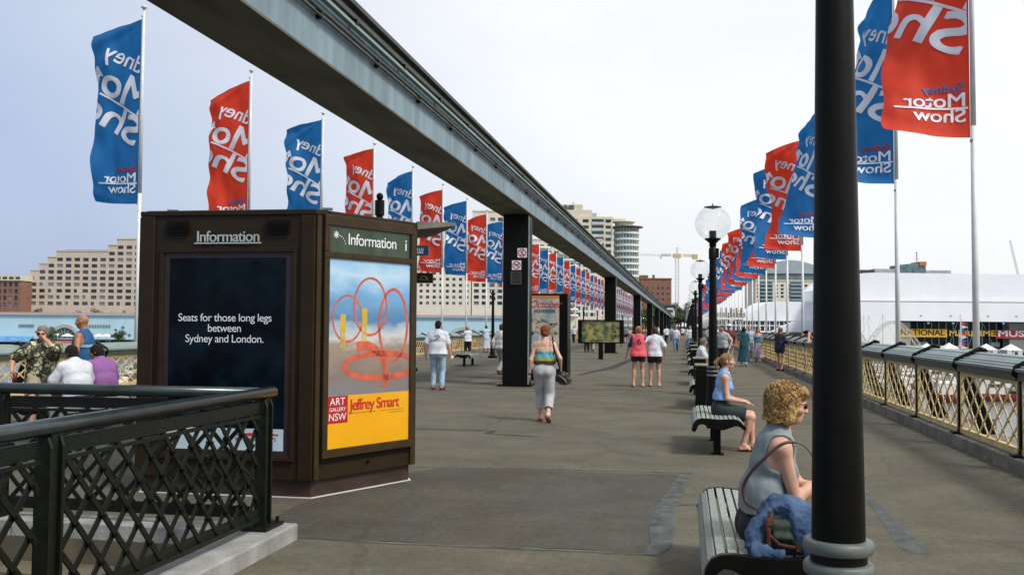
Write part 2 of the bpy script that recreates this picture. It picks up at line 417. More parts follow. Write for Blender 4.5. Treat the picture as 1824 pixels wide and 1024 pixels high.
class Body:
    """local space: faces +y, right hand at +x, z up; metres"""
    def __init__(s, H=1.7, sex='m', build=1.0, hip=(0, 0, None), lean=0, bow=0, feet=((-.1, 0), (.1, 0)), footz=(0, 0), hands=(None, None), elbow=(None, None), head=(0, 0), knees=((0, 1, 0), (0, 1, 0)), toes=(0, 0), twist=0, footpitch=(0, 0)):
        k = H/1.7; s.k = k; s.H = H; s.sex = sex; bw = build; s.bw = bw
        hz = .90*k if hip[2] is None else hip[2]
        P = np.array([hip[0], hip[1], hz]); s.P = P
        la = RAD(lean); lb = RAD(lean+bow); tw = RAD(twist)
        up1 = rotx([0, 0, 1], la); up2 = rotx([0, 0, 1], lb)
        s.up1 = up1; s.up2 = up2
        s.W = P+up1*.16*k; s.Cst = s.W+up2*.17*k; s.N = s.W+up2*.345*k
        sw = (.170 if sex == 'm' else .150)*k*(.5+.5*bw)
        rx = rotz([1, 0, 0], tw); s.rx = rx; s.fw = rotz(rotx([0, 1, 0], lb), tw)
        s.sh = [s.W+up2*.272*k-rx*sw, s.W+up2*.272*k+rx*sw]
        hw = .092*k*(.6+.4*bw); s.hp = [P+[-hw, 0, -.02*k], P+[hw, 0, -.02*k]]
        hy, hp_ = RAD(head[0]), RAD(head[1])       # yaw (left +), pitch (down +)
        s.hf = rotz(rotx([0, 1, 0], hp_+lb*.35), hy+tw); s.hr = rotz([1, 0, 0], hy+tw); s.hu = np.cross(s.hr, s.hf)
        s.Hc = s.N+up2*.03*k+s.hu*.125*k+s.hf*.018*k
        th, sn = .415*k, .40*k
        s.kn = []; s.an = []; s.toe = []
        for i in (0, 1):
            f = feet[i]; az = np.array([f[0]*1.0, f[1], .085*k+footz[i]])
            kk, aa = ik(s.hp[i], az, th, sn, knees[i]); s.kn.append(kk); s.an.append(aa)
            td = rotz([0, 1, 0], RAD(toes[i])); fp = RAD(footpitch[i]); td = np.array([td[0]*math.cos(fp), td[1]*math.cos(fp), -math.sin(fp)]); s.toe.append(td)
        ua, fa = .285*k, .245*k; s.el = []; s.wr = []
        for i in (0, 1):
            sg = -1 if i == 0 else 1
            t = hands[i]
            if t is None: t = s.sh[i]+np.array([sg*.06, .05, -.50])*k
            e_ = elbow[i] or (sg*.5, -1, -.2)
            a_, b_ = ik(s.sh[i], t, ua, fa, e_); s.el.append(a_); s.wr.append(b_)
        s.ua, s.fa = ua, fa
    def torso(s):
        k, bw, m_ = s.k, s.bw, s.sex == 'm'; rx = s.rx; R1 = np.array([1., 0, 0]); n1 = rotx([0, 1, 0], math.atan2(s.up1[1], s.up1[2])); n2 = s.fw
        belly = .0 if m_ is False else .01
        ps = [cap(s.P-R1*.065*k, s.P+R1*.065*k, .108*k*bw, k=.04, flat=n1, fs=1.12),
              cap(s.P-R1*.04*k+s.up1*.03*k, s.W+R1*0, .112*k*bw, (.103 if m_ else .09)*k*bw, k=.05, flat=n1, fs=1.05),
              cap(s.W-rx*(.05 if m_ else .038)*k, s.W+rx*(.05 if m_ else .038)*k, (.108 if m_ else .092)*k*bw, k=.05, flat=n2, fs=1.1),
              cap(s.Cst-rx*(.072 if m_ else .055)*k, s.Cst+rx*(.072 if m_ else .055)*k, (.118 if m_ else .104)*k*bw, k=.05, flat=n2, fs=1.12),
              cap(s.W, s.Cst+s.up2*.06*k, .10*k*bw, .095*k*bw, k=.05),
              cap(s.sh[0]+rx*.03, s.sh[1]-rx*.03, .050*k, k=.05),
              cap(s.N-s.up2*.06*k-s.fw*.012*k, s.N-s.fw*.01*k, .08*k, .06*k, k=.05)]
        for i in (0, 1):
            sg = -1 if i == 0 else 1
            ps.append(ell(s.P+R1*sg*.062*k-n1*.055*k-s.up1*.035*k, np.array([.078, .075, .085])*k*bw, k=.04))
            if not m_:
                ps.append(ell(s.Cst+rx*sg*.062*k+s.fw*.082*k-s.up2*.02*k, np.array([.052, .048, .055])*k, k=.035))
            ps.append(cap(s.N-s.up2*.03*k, s.sh[i]-s.up2*.002, .040*k, .042*k, k=.05))
        return ps
    def leg(s, i):
        k, bw = s.k, .75+.25*s.bw; d = nrm(s.an[i]-s.kn[i]); back = -np.array([0, 1., 0]); back = nrm(back-d*(back@d))
        if (s.kn[i]-s.hp[i])@np.array([0, 1, 0]) > .3: back = nrm(np.array([0, -1, -.1]))
        return [cap(s.hp[i], s.kn[i], .086*k*bw, .054*k*bw, k=.04), cap(s.kn[i], s.an[i], .050*k*bw, .035*k*bw, k=.03),
                cap(s.kn[i]+d*.07*k+back*.014*k, s.kn[i]+d*.17*k+back*.012*k, .047*k*bw, .040*k*bw, k=.03)]
    def foot(s, i, inf=0.0):
        k = s.k; a = s.an[i]; t = s.toe[i]; dn = np.array([0, 0, -1.]); dn = nrm(dn-t*(dn@t))
        h_ = a+dn*.045*k-t*.035*k; b_ = a+dn*.055*k+t*.135*k; sd = np.cross(t, dn)
        return [cap(a, h_, .036*k+inf, .034*k+inf, k=.02), cap(h_, b_, .036*k+inf, .026*k+inf, k=.02), cap(a+t*.02, b_-t*.05*k+sd*.012, .032*k+inf, .026*k+inf, k=.02),
                cap(b_-t*.05*k-sd*.015*k, b_-t*.01+sd*.018*k, .027*k+inf, .025*k+inf, k=.02)]
    def arm(s, i):
        k, bw = s.k, .7+.3*s.bw
        f = 1.0 if s.sex == 'm' else .88
        d = nrm(s.wr[i]-s.el[i])
        return [cap(s.sh[i], s.el[i], .051*k*bw*f, .039*k*bw*f, k=.03), cap(s.el[i], s.wr[i], .037*k*bw*f, .024*k*bw*f, k=.02),
                cap(s.el[i]+d*.03, s.el[i]+d*.10*k, .037*k*bw*f, .033*k*bw*f, k=.02)]
    def hand(s, i, curl=.35, dirn=None, palm=None, fine=True):
        k = s.k*(1 if s.sex == 'm' else .93); w_ = s.wr[i]; d = nrm(dirn) if dirn is not None else nrm(s.wr[i]-s.el[i])
        sg = 1 if i == 0 else -1            # palm faces body by default
        pn = np.array(palm if palm is not None else [sg, .15, 0], float); pn = nrm(pn-d*(pn@d)); sd = np.cross(d, pn)*sg
        if sd[1] < 0 and palm is None: sd = -sd
        c = w_+d*.048*k
        ps = [cap(w_, c, .024*k, .028*k, k=.014, flat=pn, fs=1.35), cap(c-sd*.018*k, c+sd*.018*k+d*.028*k, .023*k, .022*k, k=.012, flat=pn, fs=1.5),
              cap(c+d*.03*k-sd*.026*k, c+d*.03*k+sd*.026*k, .014*k, k=.01)]
        for j in range(4):
            o = (j-1.5)*.0185*k; b0 = c+d*.033*k+sd*o; ln = (.033, .041, .045, .040)[j]*k
            a1 = curl*.7; a2 = curl*1.7
            b1 = b0+(d*math.cos(a1)+pn*math.sin(a1))*ln; b2 = b1+(d*math.cos(a2)+pn*math.sin(a2))*ln*.85
            ps += [cap(b0, b1, .0095*k, .0088*k, k=.005), cap(b1, b2, .0088*k, .0072*k, k=.004)]
        t0 = w_+d*.025*k+sd*.02*k; t1 = t0+(d*.6+sd*.75+pn*.25)*.04*k; t2 = t1+(d*.95+sd*.15+pn*.3)*.032*k
        ps += [cap(t0, t1, .013*k, .0105*k, k=.008), cap(t1, t2, .0102*k, .008*k, k=.004)]
        return ps
    def headp(s):
        k = .97*s.k**.3*(1 if s.sex == 'm' else .95); f, r, u, c = s.hf, s.hr, s.hu, s.Hc; R = np.stack([r, f, u], 1); s.hk = k
        ps = [ell(c+u*.022*k-f*.012*k, np.array([.074, .094, .088])*k, R, k=.02), ell(c+f*.022*k-u*.012*k, np.array([.060, .070, .092])*k, R, k=.02),
              ell(c+f*.048*k-u*.078*k, np.array([.036, .036, .030])*k, R, k=.03),              # jaw, chin
              cap(c+f*.088*k+u*.012*k, c+f*.109*k-u*.022*k, .009*k, .0125*k, k=.012),           # nose
              ell(c+f*.102*k-u*.024*k, np.array([.016, .012, .010])*k, R, k=.008),
              cap(c+f*.083*k+u*.028*k-r*.03*k, c+f*.083*k+u*.028*k+r*.03*k, .012*k, k=.012),    # brow
              cap(c+f*.087*k-u*.047*k-r*.014*k, c+f*.087*k-u*.047*k+r*.014*k, .0085*k, k=.006), # lips
              cap(c+f*.084*k-u*.060*k-r*.011*k, c+f*.084*k-u*.060*k+r*.011*k, .0088*k, k=.006),
              cap(s.N-s.up2*.03*s.k-s.fw*.008, c-u*.065*k-f*.022*k, .055*s.k*(.95 if s.sex == 'm' else .84), .050*s.k*(1 if s.sex == 'm' else .86), k=.03)]
        for sg in (-1, 1):
            ps += [ell(c+r*sg*.074*k-f*.012*k-u*.004*k, np.array([.010, .019, .031])*k, R, k=.006),
                   ell(c+r*sg*.045*k+f*.055*k-u*.02*k, np.array([.025, .025, .022])*k, R, k=.02)]
        s.eyes = [c+f*.0835*k+u*.006*k+r*sg*.031*k for sg in (-1, 1)]
        s.eyesub = [ell(c+f*.094*k+u*.006*k+r*sg*.032*k, np.array([.017, .015, .010])*k, R) for sg in (-1, 1)]
        return ps

def cloth(name, c, var=.12, rough=.85, sc=6):
    return mat('cloth_'+name, c, rough, var, sc, .25, 220)
def hairm(name, c, c2=None):
    return mat('hair_'+name, c, .7, .35, 60, .8, 160, col2=c2, stretch=(1, 1, .25), spec=.2)
DARKC = (.012, .012, .014)
white_cloth = cloth('white', (.62, .64, .68)); black_cloth = cloth('black', DARKC, .3)
brown_leather = mat('brown_leather', (.11, .035, .012), .5, .25, 20)
tan_leather = mat('tan_leather', (.25, .09, .03), .5, .25, 20)
eye_m = mat('eye', (.05, .035, .03), .15, .1)
lip_m = None

def person(label, body, loc, rz, h, skinm, top=None, bottom=None, shoes=None, hair=None, hairstyle='short', group=None, hat=None, handk=None, extras=None, fingers=True, face=True, cat='person'):
    """top: dict(m, sleeve 0..2, hem (m below waist joint), cut 'tank'|'tee', loose) ; bottom: dict(m, len 0..2, loose, skirt)"""
    B = body; k = B.k; root = thing('person', label, cat, loc, rz, group)
    hd = B.headp()
    ps = B.torso()+hd
    hk = handk or [{}, {}]
    for i in (0, 1):
        ps += B.leg(i)+B.foot(i)+B.arm(i)
        if fingers: ps += B.hand(i, **hk[i])
        else: ps += B.hand(i, **hk[i])[:3] + [cap(B.wr[i]+nrm(B.wr[i]-B.el[i])*.06*k, B.wr[i]+nrm(B.wr[i]-B.el[i])*.14*k, .026*k, .016*k)]
    sub = B.eyesub if (face and h < .012) else []
    sdf_mesh('body', ps, h, skinm, sub=sub, parent=root)
    if face:
        b = MB()
        for ep in B.eyes:
            b.lathe([(0.001, -.0085*k), (.006, -.006), (.0085, 0), (.006, .006), (.001, .0085*k)], ep-B.hf*.003, 8)
        b.build('eyes', eye_m, root, smooth=True)
    hg = h*1.0
    if top:
        lo = top.get('loose', .012); hem = top.get('hem', .2)*k; sl = top.get('sleeve', .8)
        pp = [inflate(p, lo) for p in B.torso()]
        if top.get('vest'): pp = [p for p in pp]
        bodyn = rotx([0, 1, 0], math.atan2(B.up1[1], B.up1[2]))
        hw = top.get('flare', .0)
        pp.append(cap(B.W+[-.05*k, 0, 0], B.W+B.rx*.05*k, (.105+lo+hw*.3)*k*B.bw, k=.05, flat=bodyn, fs=1.08))
        seatd = top.get('down', B.up1*-1)
        e_ = B.W+np.array(seatd)*hem
        pp.append(cap(B.W-[.055*k, 0, 0], e_-[.06*k, 0, 0], (.10+lo)*k*B.bw, (.115+lo+hw)*k*B.bw, k=.05, flat=bodyn, fs=1.08))
        pp.append(cap(B.W+[.055*k, 0, 0], e_+[.06*k, 0, 0], (.10+lo)*k*B.bw, (.115+lo+hw)*k*B.bw, k=.05, flat=bodyn, fs=1.08))
        if sl > 0:
            for i in (0, 1):
                a = B.arm(i); d1 = min(sl, 1); p0 = B.sh[i]; p1 = B.sh[i]+(B.el[i]-B.sh[i])*d1
                pp.append(cap(p0, p1, .050*k*(.6+.4*B.bw)+lo*.75, (.044*k*(.6+.4*B.bw) if sl <= 1 else .042*k)+lo*(1.3 if sl < 1 else .9), k=.03))
                if sl > 1: pp.append(cap(B.el[i], B.el[i]+(B.wr[i]-B.el[i])*(sl-1), .045*k+lo, .034*k+lo, k=.025))
        planes = [(e_, seatd)]
        nk = top.get('neck', .0)
        subs = [cap(B.N+B.up2*(.055-nk)*k+B.fw*.01, B.N+B.up2*.3*k, .068*k+nk*.5, .09*k)]
        if top.get('cut') in ('tank', 'strap'):
            for i in (0, 1): subs.append(cap(B.sh[i]+(B.el[i]-B.sh[i])*.12, B.el[i], .047*k*(.7+.3*B.bw), .042*k)); subs.append(cap(B.el[i], B.wr[i], .040*k, .03*k))
        if top.get('cut') == 'tank':
            for i in (0, 1):
                sg = -1 if i == 0 else 1
                subs.append(ell(B.sh[i]+B.rx*sg*.045*k-B.up2*.02*k, np.array([.078, .16, .115])*k, np.stack([B.rx, B.fw, B.up2], 1)))
            subs.append(ell(B.N+B.fw*.07*k-B.up2*.0*k, np.array([.075, .08, .07])*k, np.stack([B.rx, B.fw, B.up2], 1)))
        if top.get('cut') == 'strap':   # camisole: everything above the chest line goes
            planes.append((B.Cst+B.up2*top.get('line', .035)*k, B.up2))
            subs = subs[1:5]
        o = sdf_mesh(top.get('name', 'shirt'), pp, hg, top['m'], sub=subs, planes=planes, noise=top.get('noise', [(-.005, 15), (.003, 45)]), parent=root)
        if top.get('label'): o['label'] = top['label']
    if bottom:
        lo = bottom.get('loose', .014); ln = bottom.get('len', 2.0); pp = [inflate(p, lo*.8) for p in B.torso()[:3]]
        pp += [inflate(p, max(.010, lo*.6)) for p in B.torso() if p['t'] == 'e' and p['c'][2] < B.W[2] and (p['c']-B.P)@B.up1 < 0]
        bw = .75+.25*B.bw; fl = bottom.get('flare', .0)
        planes = [(B.W+B.up1*bottom.get('rise', -.06)*k, B.up1)]; cuts = []
        if bottom.get('skirt'):
            a = (B.hp[0]+B.hp[1])/2; z1 = bottom['hemz']; w1 = bottom.get('w', .17)
            mid = (B.an[0]+B.an[1])/2; e_ = np.array([mid[0], mid[1], z1])
            for t in (-1, 0, 1): pp.append(cap(a+[.05*t*k, 0, 0], e_+[t*w1*.55, 0, 0], .115*k, w1*.75, k=.06))
            for i in (0, 1): pp.append(cap(B.hp[i], B.kn[i], .10*k, .085*k, k=.05)); pp.append(cap(B.kn[i], B.an[i], .085*k, .07*k, k=.05))
            planes.append((e_, (0, 0, -1)))
        else:
            for i in (0, 1):
                d1 = min(ln, 1); p1 = B.hp[i]+(B.kn[i]-B.hp[i])*d1
                r1 = .086*k*bw+(.056-.086)*k*bw*d1+lo*1.25+(fl if ln <= 1 else 0)
                pp.append(cap(B.hp[i], p1, .088*k*bw+lo, r1, k=.035))
                if ln <= 1: planes.append(('leg', i, p1, nrm(B.kn[i]-B.hp[i])))
                if ln > 1:
                    p2 = B.kn[i]+(B.an[i]-B.kn[i])*(ln-1); pp.append(cap(B.kn[i], p2, .056*k*bw+lo*1.1, .044*k+lo*.9+fl, k=.03)); dd = nrm(B.an[i]-B.kn[i]); rr = .062*k+lo+fl; cuts.append(cap(p2+dd*rr, p2+dd*(rr+.2), rr, rr))
        pl = [p for p in planes if not isinstance(p[0], str)]
        if ln <= 1 and not bottom.get('skirt'):
            av = nrm(sum(B.kn)-sum(B.hp)); pl.append(((B.hp[0]+B.hp[1])/2+av*.415*k*ln, av))
        elif ln > 1 and not bottom.get('skirt') and bottom.get('cuts', True):
            pass
        sdf_mesh(bottom.get('name', 'trousers'), pp, hg, bottom['m'], planes=pl, sub=cuts, noise=bottom.get('noise', [(.006, 20), (.003, 60)]), parent=root)
    if shoes:
        for i in (0, 1):
            pr = B.foot(i, .008); t = B.toe[i]; a = B.an[i]; dn = np.array([0, 0, -1.]); dn = nrm(dn-t*(dn@t))
            pr = pr[1:] if shoes.get('low', True) else pr
            sole = cap(a+dn*.066*k-t*.035*k, a+dn*.066*k+t*.135*k, .034*k, .036*k, k=.01, flat=dn, fs=2.0)
            pl = [(a+dn*shoes.get('cut', .012)*k, -dn), (a+dn*.083*k, dn)]
            if shoes.get('sandal'): pr = [sole, cap(a+dn*.055*k+t*.07*k, a+dn*.05*k+t*.11*k, .037*k, .034*k, k=.01)]
            sdf_mesh('shoe', pr+[sole], min(hg, .01), shoes['m'], planes=pl, parent=root)
    if hair:
        make_hair(B, hairstyle, hair, hg, root)
    if hat:
        c = B.Hc+B.hu*.06*k; b = MB(); b.lathe([(.17*k, .0), (.168*k, .012), (.095, .02), (.09, .075), (.06, .095), (.005, .098)], (0, 0, 0), 18)
        R = Matrix([list(B.hr), list(B.hf), list(B.hu)]).transposed()
        b.v = [tuple(R @ Vector(v)+Vector(c)) for v in b.v]; b.build('hat', hat, root, smooth=True)
    if extras: extras(B, root)
    return root

def make_hair(B, style, m_, h, root):
    k = B.hk; f, r, u, c = B.hf, B.hr, B.hu, B.Hc; R = np.stack([r, f, u], 1)
    t = .012 if style != 'curly' else .04
    pr = [ell(c+u*.026*k-f*.016*k, (np.array([.074, .094, .088])*k+t), R, k=.02)]
    nz = [(-.004, 34), (.005, 70), (.003, 130)]
    sub = [ell(c+f*.105*k-u*.045*k, np.array([.085, .085, .105])*k, R)]
    if style in ('short', 'bob', 'pony', 'bun', 'long', 'crop'):
        pr.append(ell(c-f*.045*k-u*.035*k, np.array([.066, .055, .07])*k+t*.6, R, k=.02))
    if style == 'crop': pr[0] = ell(c+u*.028*k-f*.016*k, (np.array([.074, .094, .088])*k+.006), R, k=.02); nz = [(.002, 70)]
    if style == 'bob':
        for s_ in (-1, 1): pr.append(cap(c+r*s_*.055*k+u*.02*k-f*.02*k, c+r*s_*.066*k-u*.085*k-f*.02*k, .045*k, .036*k, k=.03))
        pr.append(cap(c-f*.07*k, c-f*.06*k-u*.10*k, .055*k, .045*k, k=.03)); nz = [(.007, 35), (.004, 90)]
        sub = [ell(c+f*.125*k-u*.045*k, np.array([.075, .085, .10])*k, R)]
    if style == 'pony':
        pr = [ell(c+u*.024*k-f*.014*k, (np.array([.074, .094, .088])*k+.007), R, k=.02), ell(c-f*.045*k-u*.02*k, np.array([.060, .052, .055])*k, R, k=.02)]; sub = [ell(c+f*.095*k-u*.05*k, np.array([.085, .085, .112])*k, R)]
        b0 = c-f*.105*k+u*.02*k; pr += [ell(b0, np.array([.03, .03, .03])*k, k=.01), cap(b0-f*.02*k, b0-f*.065*k-u*.05*k, .034*k, .03*k, k=.015), cap(b0-f*.06*k-u*.05*k, b0-f*.045*k-u*.15*k, .028*k, .010*k, k=.015)]
        nz = [(.005, 50), (.004, 120)]
    if style == 'bun': pr.append(ell(c-f*.10*k-u*.045*k, np.array([.036, .036, .042])*k, R, k=.012))
    if style == 'long':
        pr += [cap(c-f*.06*k, c-f*.075*k-u*.25*k, .06*k, .035*k, k=.03)]
    if style == 'curly':
        pr = [ell(c+u*.034*k-f*.028*k, np.array([.092, .104, .094])*k, R, k=.03), cap(c-f*.05*k-u*.03*k, c-f*.055*k-u*.095*k, .074*k, .058*k, k=.04)]
        for s_ in (-1, 1):
            pr.append(cap(c+r*s_*.065*k+u*.01*k-f*.01*k, c+r*s_*.072*k-u*.075*k-f*.005*k, .048*k, .042*k, k=.03))
            pr.append(ell(c+r*s_*.03*k+u*.09*k+f*.06*k, np.array([.045, .045, .035])*k, R, k=.02))
        sub = [ell(c+f*.130*k-u*.045*k, np.array([.10, .10, .115])*k, R)]
        nz = [(.010, 38), (.008, 85), (.004, 170)]
    o = sdf_mesh('hair', pr, min(h, .009) if style == 'curly' else h, m_, sub=sub, noise=nz, parent=root)
    if style == 'bald': pass
    return o

# shortcuts for common stances
def standing(H=1.7, sex='m', **kw): return Body(H, sex, **kw)
def walking(H=1.7, sex='m', st=.22, lead=0, **kw):
    k = H/1.7; a, b = (st*k, -st*k) if lead == 0 else (-st*k, st*k)
    fz = [0, 0]; fp = [0, 0]
    i = 1 if lead == 0 else 0; fz[i] = .055*k; fp[i] = 32
    hands = kw.pop('hands', None)
    B = Body(H, sex, hip=(0, 0, .885*k), feet=((-.075*k, a), (.075*k, b)), footz=fz, footpitch=fp, lean=kw.pop('lean', 3), hands=hands or (None, None), **kw)
    if hands is None:
        s0 = B.sh[0]; s1 = B.sh[1]; g = -1 if lead == 0 else 1
        B = Body(H, sex, hip=(0, 0, .885*k), feet=((-.075*k, a), (.075*k, b)), footz=fz, footpitch=fp, lean=3,
                 hands=(s0+np.array([-.06, .03+.13*g, -.49])*k, s1+np.array([.06, .03-.13*g, -.49])*k), **kw)
    return B
# ------------------------------------------------------------------ water, land, deck
XL, XR = -12.65, 3.75          # walkway edges
CX = -4.45
def water_material():
    M = bpy.data.materials.new('harbour_water'); M.use_nodes = True; n = M.node_tree.nodes; l = M.node_tree.links; b = n['Principled BSDF']
    b.inputs['Base Color'].default_value = (.10, .13, .14, 1); b.inputs['Roughness'].default_value = .16; b.inputs['Specular IOR Level'].default_value = .6
    c = n.new('ShaderNodeTexCoord'); a = n.new('ShaderNodeTexNoise'); a.inputs['Scale'].default_value = .9; a.inputs['Detail'].default_value = 4
    mp_ = n.new('ShaderNodeMapping'); mp_.inputs['Scale'].default_value = (1, 1.8, 1); l.new(c.outputs['Object'], mp_.inputs[0]); l.new(mp_.outputs[0], a.inputs[0])
    bp = n.new('ShaderNodeBump'); bp.inputs['Strength'].default_value = .55; bp.inputs['Distance'].default_value = .35
    l.new(a.outputs[0], bp.inputs['Height']); l.new(bp.outputs[0], b.inputs['Normal']); return M
b = MB(); b.quad((-3000, -300, -7.4), (3000, -300, -7.4), (3000, 5000, -7.4), (-3000, 5000, -7.4))
struct(b.build('water', water_material()))
PIT = (-7.3, -3.14, -1.0, 6.28)    # stair well: x0,x1,y0,y1
Y0, Y1 = -8.0, 330.0
b = MB()
def sheet(x0, x1, y0, y1, z=0.0, nx=1):
    b.quad((x0, y0, z), (x1, y0, z), (x1, y1, z), (x0, y1, z))
sheet(XL-.3, XR+.02, PIT[3], Y1); sheet(XL-.3, PIT[0], Y0, PIT[3]); sheet(PIT[1], XR+.02, Y0, PIT[3]); sheet(PIT[0], PIT[1], Y0, PIT[2])
struct(b.build('bridge_deck', asphalt))
# edge girders and soffit
b = MB(); b.box2((XL-.9, Y0, -1.1), (XL-.31, Y1, -.02)); b.box2((XR+.33, Y0, -1.1), (XR+.9, Y1, -.02)); b.box2((XL-.3, 7, -.7), (XR+.3, Y1, -.45))
for y in range(14, 330, 26): b.box2((XL-.2, y, -9), (XR+.2, y+2.2, -1.12))
struct(b.build('bridge_structure', stone))
b = MB()
x0, x1, y0, y1 = PIT; zb = -3.6
b.quad((x0, y1, 0), (x1, y1, 0), (x1, y1, zb), (x0, y1, zb)); b.quad((x0, y0, 0), (x1, y0, 0), (x1, y0, zb), (x0, y0, zb))
b.quad((x0, y0, 0), (x0, y1, 0), (x0, y1, zb), (x0, y0, zb)); b.quad((x1, y0, 0), (x1, y1, 0), (x1, y1, zb), (x1, y0, zb)); b.quad((x0, y0, zb), (x1, y0, zb), (x1, y1, zb), (x0, y1, zb))
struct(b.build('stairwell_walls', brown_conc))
st = thing('stair', 'concrete stair going down inside the railed opening', 'stairs', (0, 0, 0))
for i in range(12):
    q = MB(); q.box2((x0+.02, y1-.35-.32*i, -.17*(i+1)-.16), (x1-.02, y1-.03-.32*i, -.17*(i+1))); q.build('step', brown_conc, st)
# tar patches on the deck
def patch(name, pts, material, z, seed=0, jit=.02, seg=.25):
    rnd = random.Random(seed); out_ = []
    P = [Vector((p[0], p[1], z)) for p in pts]
    for i, p in enumerate(P):
        q = P[(i+1) % len(P)]; n_ = max(1, int((q-p).length/seg))
        for j in range(n_):
            t = p.lerp(q, j/n_); out_.append((t.x+rnd.uniform(-jit, jit), t.y+rnd.uniform(-jit, jit), z))
    bm = bmesh.new(); vs = [bm.verts.new(v) for v in out_]; bm.faces.new(vs); bmesh.ops.triangulate(bm, faces=bm.faces[:])
    me = bpy.data.meshes.new(name); bm.to_mesh(me); bm.free(); me.materials.append(material)
    for p in me.polygons:
        if p.normal.z < 0: p.flip()
    return struct(obj(name, me))
def strip(name, pts, wd, material, z, seed=0, jit=.005):
    """pts [(x,y,halfwidth scale)]"""
    rnd = random.Random(seed); L1, R1 = [], []
    P = []
    for i in range(len(pts)-1):
        a, c = Vector(pts[i][:2]), Vector(pts[i+1][:2]); n_ = max(1, int((c-a).length/.2))
        for j in range(n_): P.append((a.lerp(c, j/n_), pts[i][2]+(pts[i+1][2]-pts[i][2])*j/n_))
    P.append((Vector(pts[-1][:2]), pts[-1][2]))
    q = MB()
    for i, (p, s_) in enumerate(P):
        d = (P[min(i+1, len(P)-1)][0]-P[max(0, i-1)][0]).normalized(); nn = Vector((-d.y, d.x))
        for sg in (-1, 1):
            t = p+nn*sg*(wd*s_/2+rnd.uniform(-jit, jit)); q.v.append((t.x, t.y, z))
    for i in range(len(P)-1): q.f.append((2*i, 2*i+1, 2*i+3, 2*i+2)); q.mi.append(0)
    return struct(q.build(name, material))
g2 = lambda x, y: tuple(gp(x, y))[:2]
patch('asphalt_patch', [(-2.86, 6.66), g2(1165, 985), g2(1172, 950), g2(1185, 900), g2(1228, 846), (-2.7, 10.25), (-3.2, 9.4), (-3.4, 8.0), (-3.3, 6.7)], asphalt_patch, .004, 1)
strip('tar_line', [(-2.9, 6.66, .7), g2(700, 968)+(.8,), g2(900, 976)+(1,), g2(1165, 988)+(1.1,)], .05, tar, .008, 2)
strip('tar_smear', [g2(1160, 990)+(.7,), g2(1178, 972)+(1.0,), g2(1180, 940)+(1.25,), g2(1186, 905)+(1.1,), g2(1205, 875)+(.9,), g2(1222, 846)+(.8,)], .16, tar, .012, 3, .004)
strip('tar_line', [g2(742, 831)+(.9,), g2(1000, 836)+(1,), g2(1234, 842)+(1.1,)], .07, tar, .008, 4)
strip('tar_line', [g2(1190, 900)+(.6,), g2(1240, 897)+(1.2,), g2(1268, 902)+(1,)], .10, tar, .008, 5, .004)
strip('tar_line', [g2(1535, 872)+(.6,), g2(1575, 918)+(1,), g2(1625, 975)+(1.5,), g2(1640, 985)+(1.4,)], .12, tar, .004, 6)
strip('tar_line', [g2(1790, 910)+(.8,), g2(1850, 910)+(.8,)], .05, tar, .004, 7)
strip('tar_line', [g2(742, 764)+(1,), g2(880, 767)+(1,), g2(868, 772)+(1.2,), g2(960, 778)+(.6,)], .11, tar_dark, .004, 8)
strip('tar_line', [g2(745, 689)+(1,), g2(980, 692)+(1,), g2(1240, 698)+(1,)], .16, tar_dark, .004, 9)
strip('tar_line', [g2(1290, 705)+(1,), g2(1390, 706)+(1,)], .16, tar_dark, .004, 10)
strip('tar_line', [g2(860, 683)+(1,), g2(960, 672)+(1,)], .22, tar_dark, .004, 11)
strip('tar_line', [g2(1030, 668)+(.7,), g2(1090, 655)+(1.4,), g2(1125, 640)+(1,), g2(1145, 628)+(.6,)], .3, tar_dark, .004, 12)
for y in (34, 41, 52, 66, 83, 110): strip('tar_line', [(XL+.4, y, 1), (-4, y+.15, 1), (XR-.3, y, 1)], .12, tar_dark, .004, y)
patch('asphalt_patch', [(-9.6, 11.2), (-7.0, 11.2), (-7.0, 15.3), (-9.6, 15.3)], asphalt_patch, .004, 21)
patch('asphalt_patch', [(-9.0, 26), (-6.2, 26), (-6.0, 30.3), (-9.2, 30.3)], asphalt_patch, .004, 22)

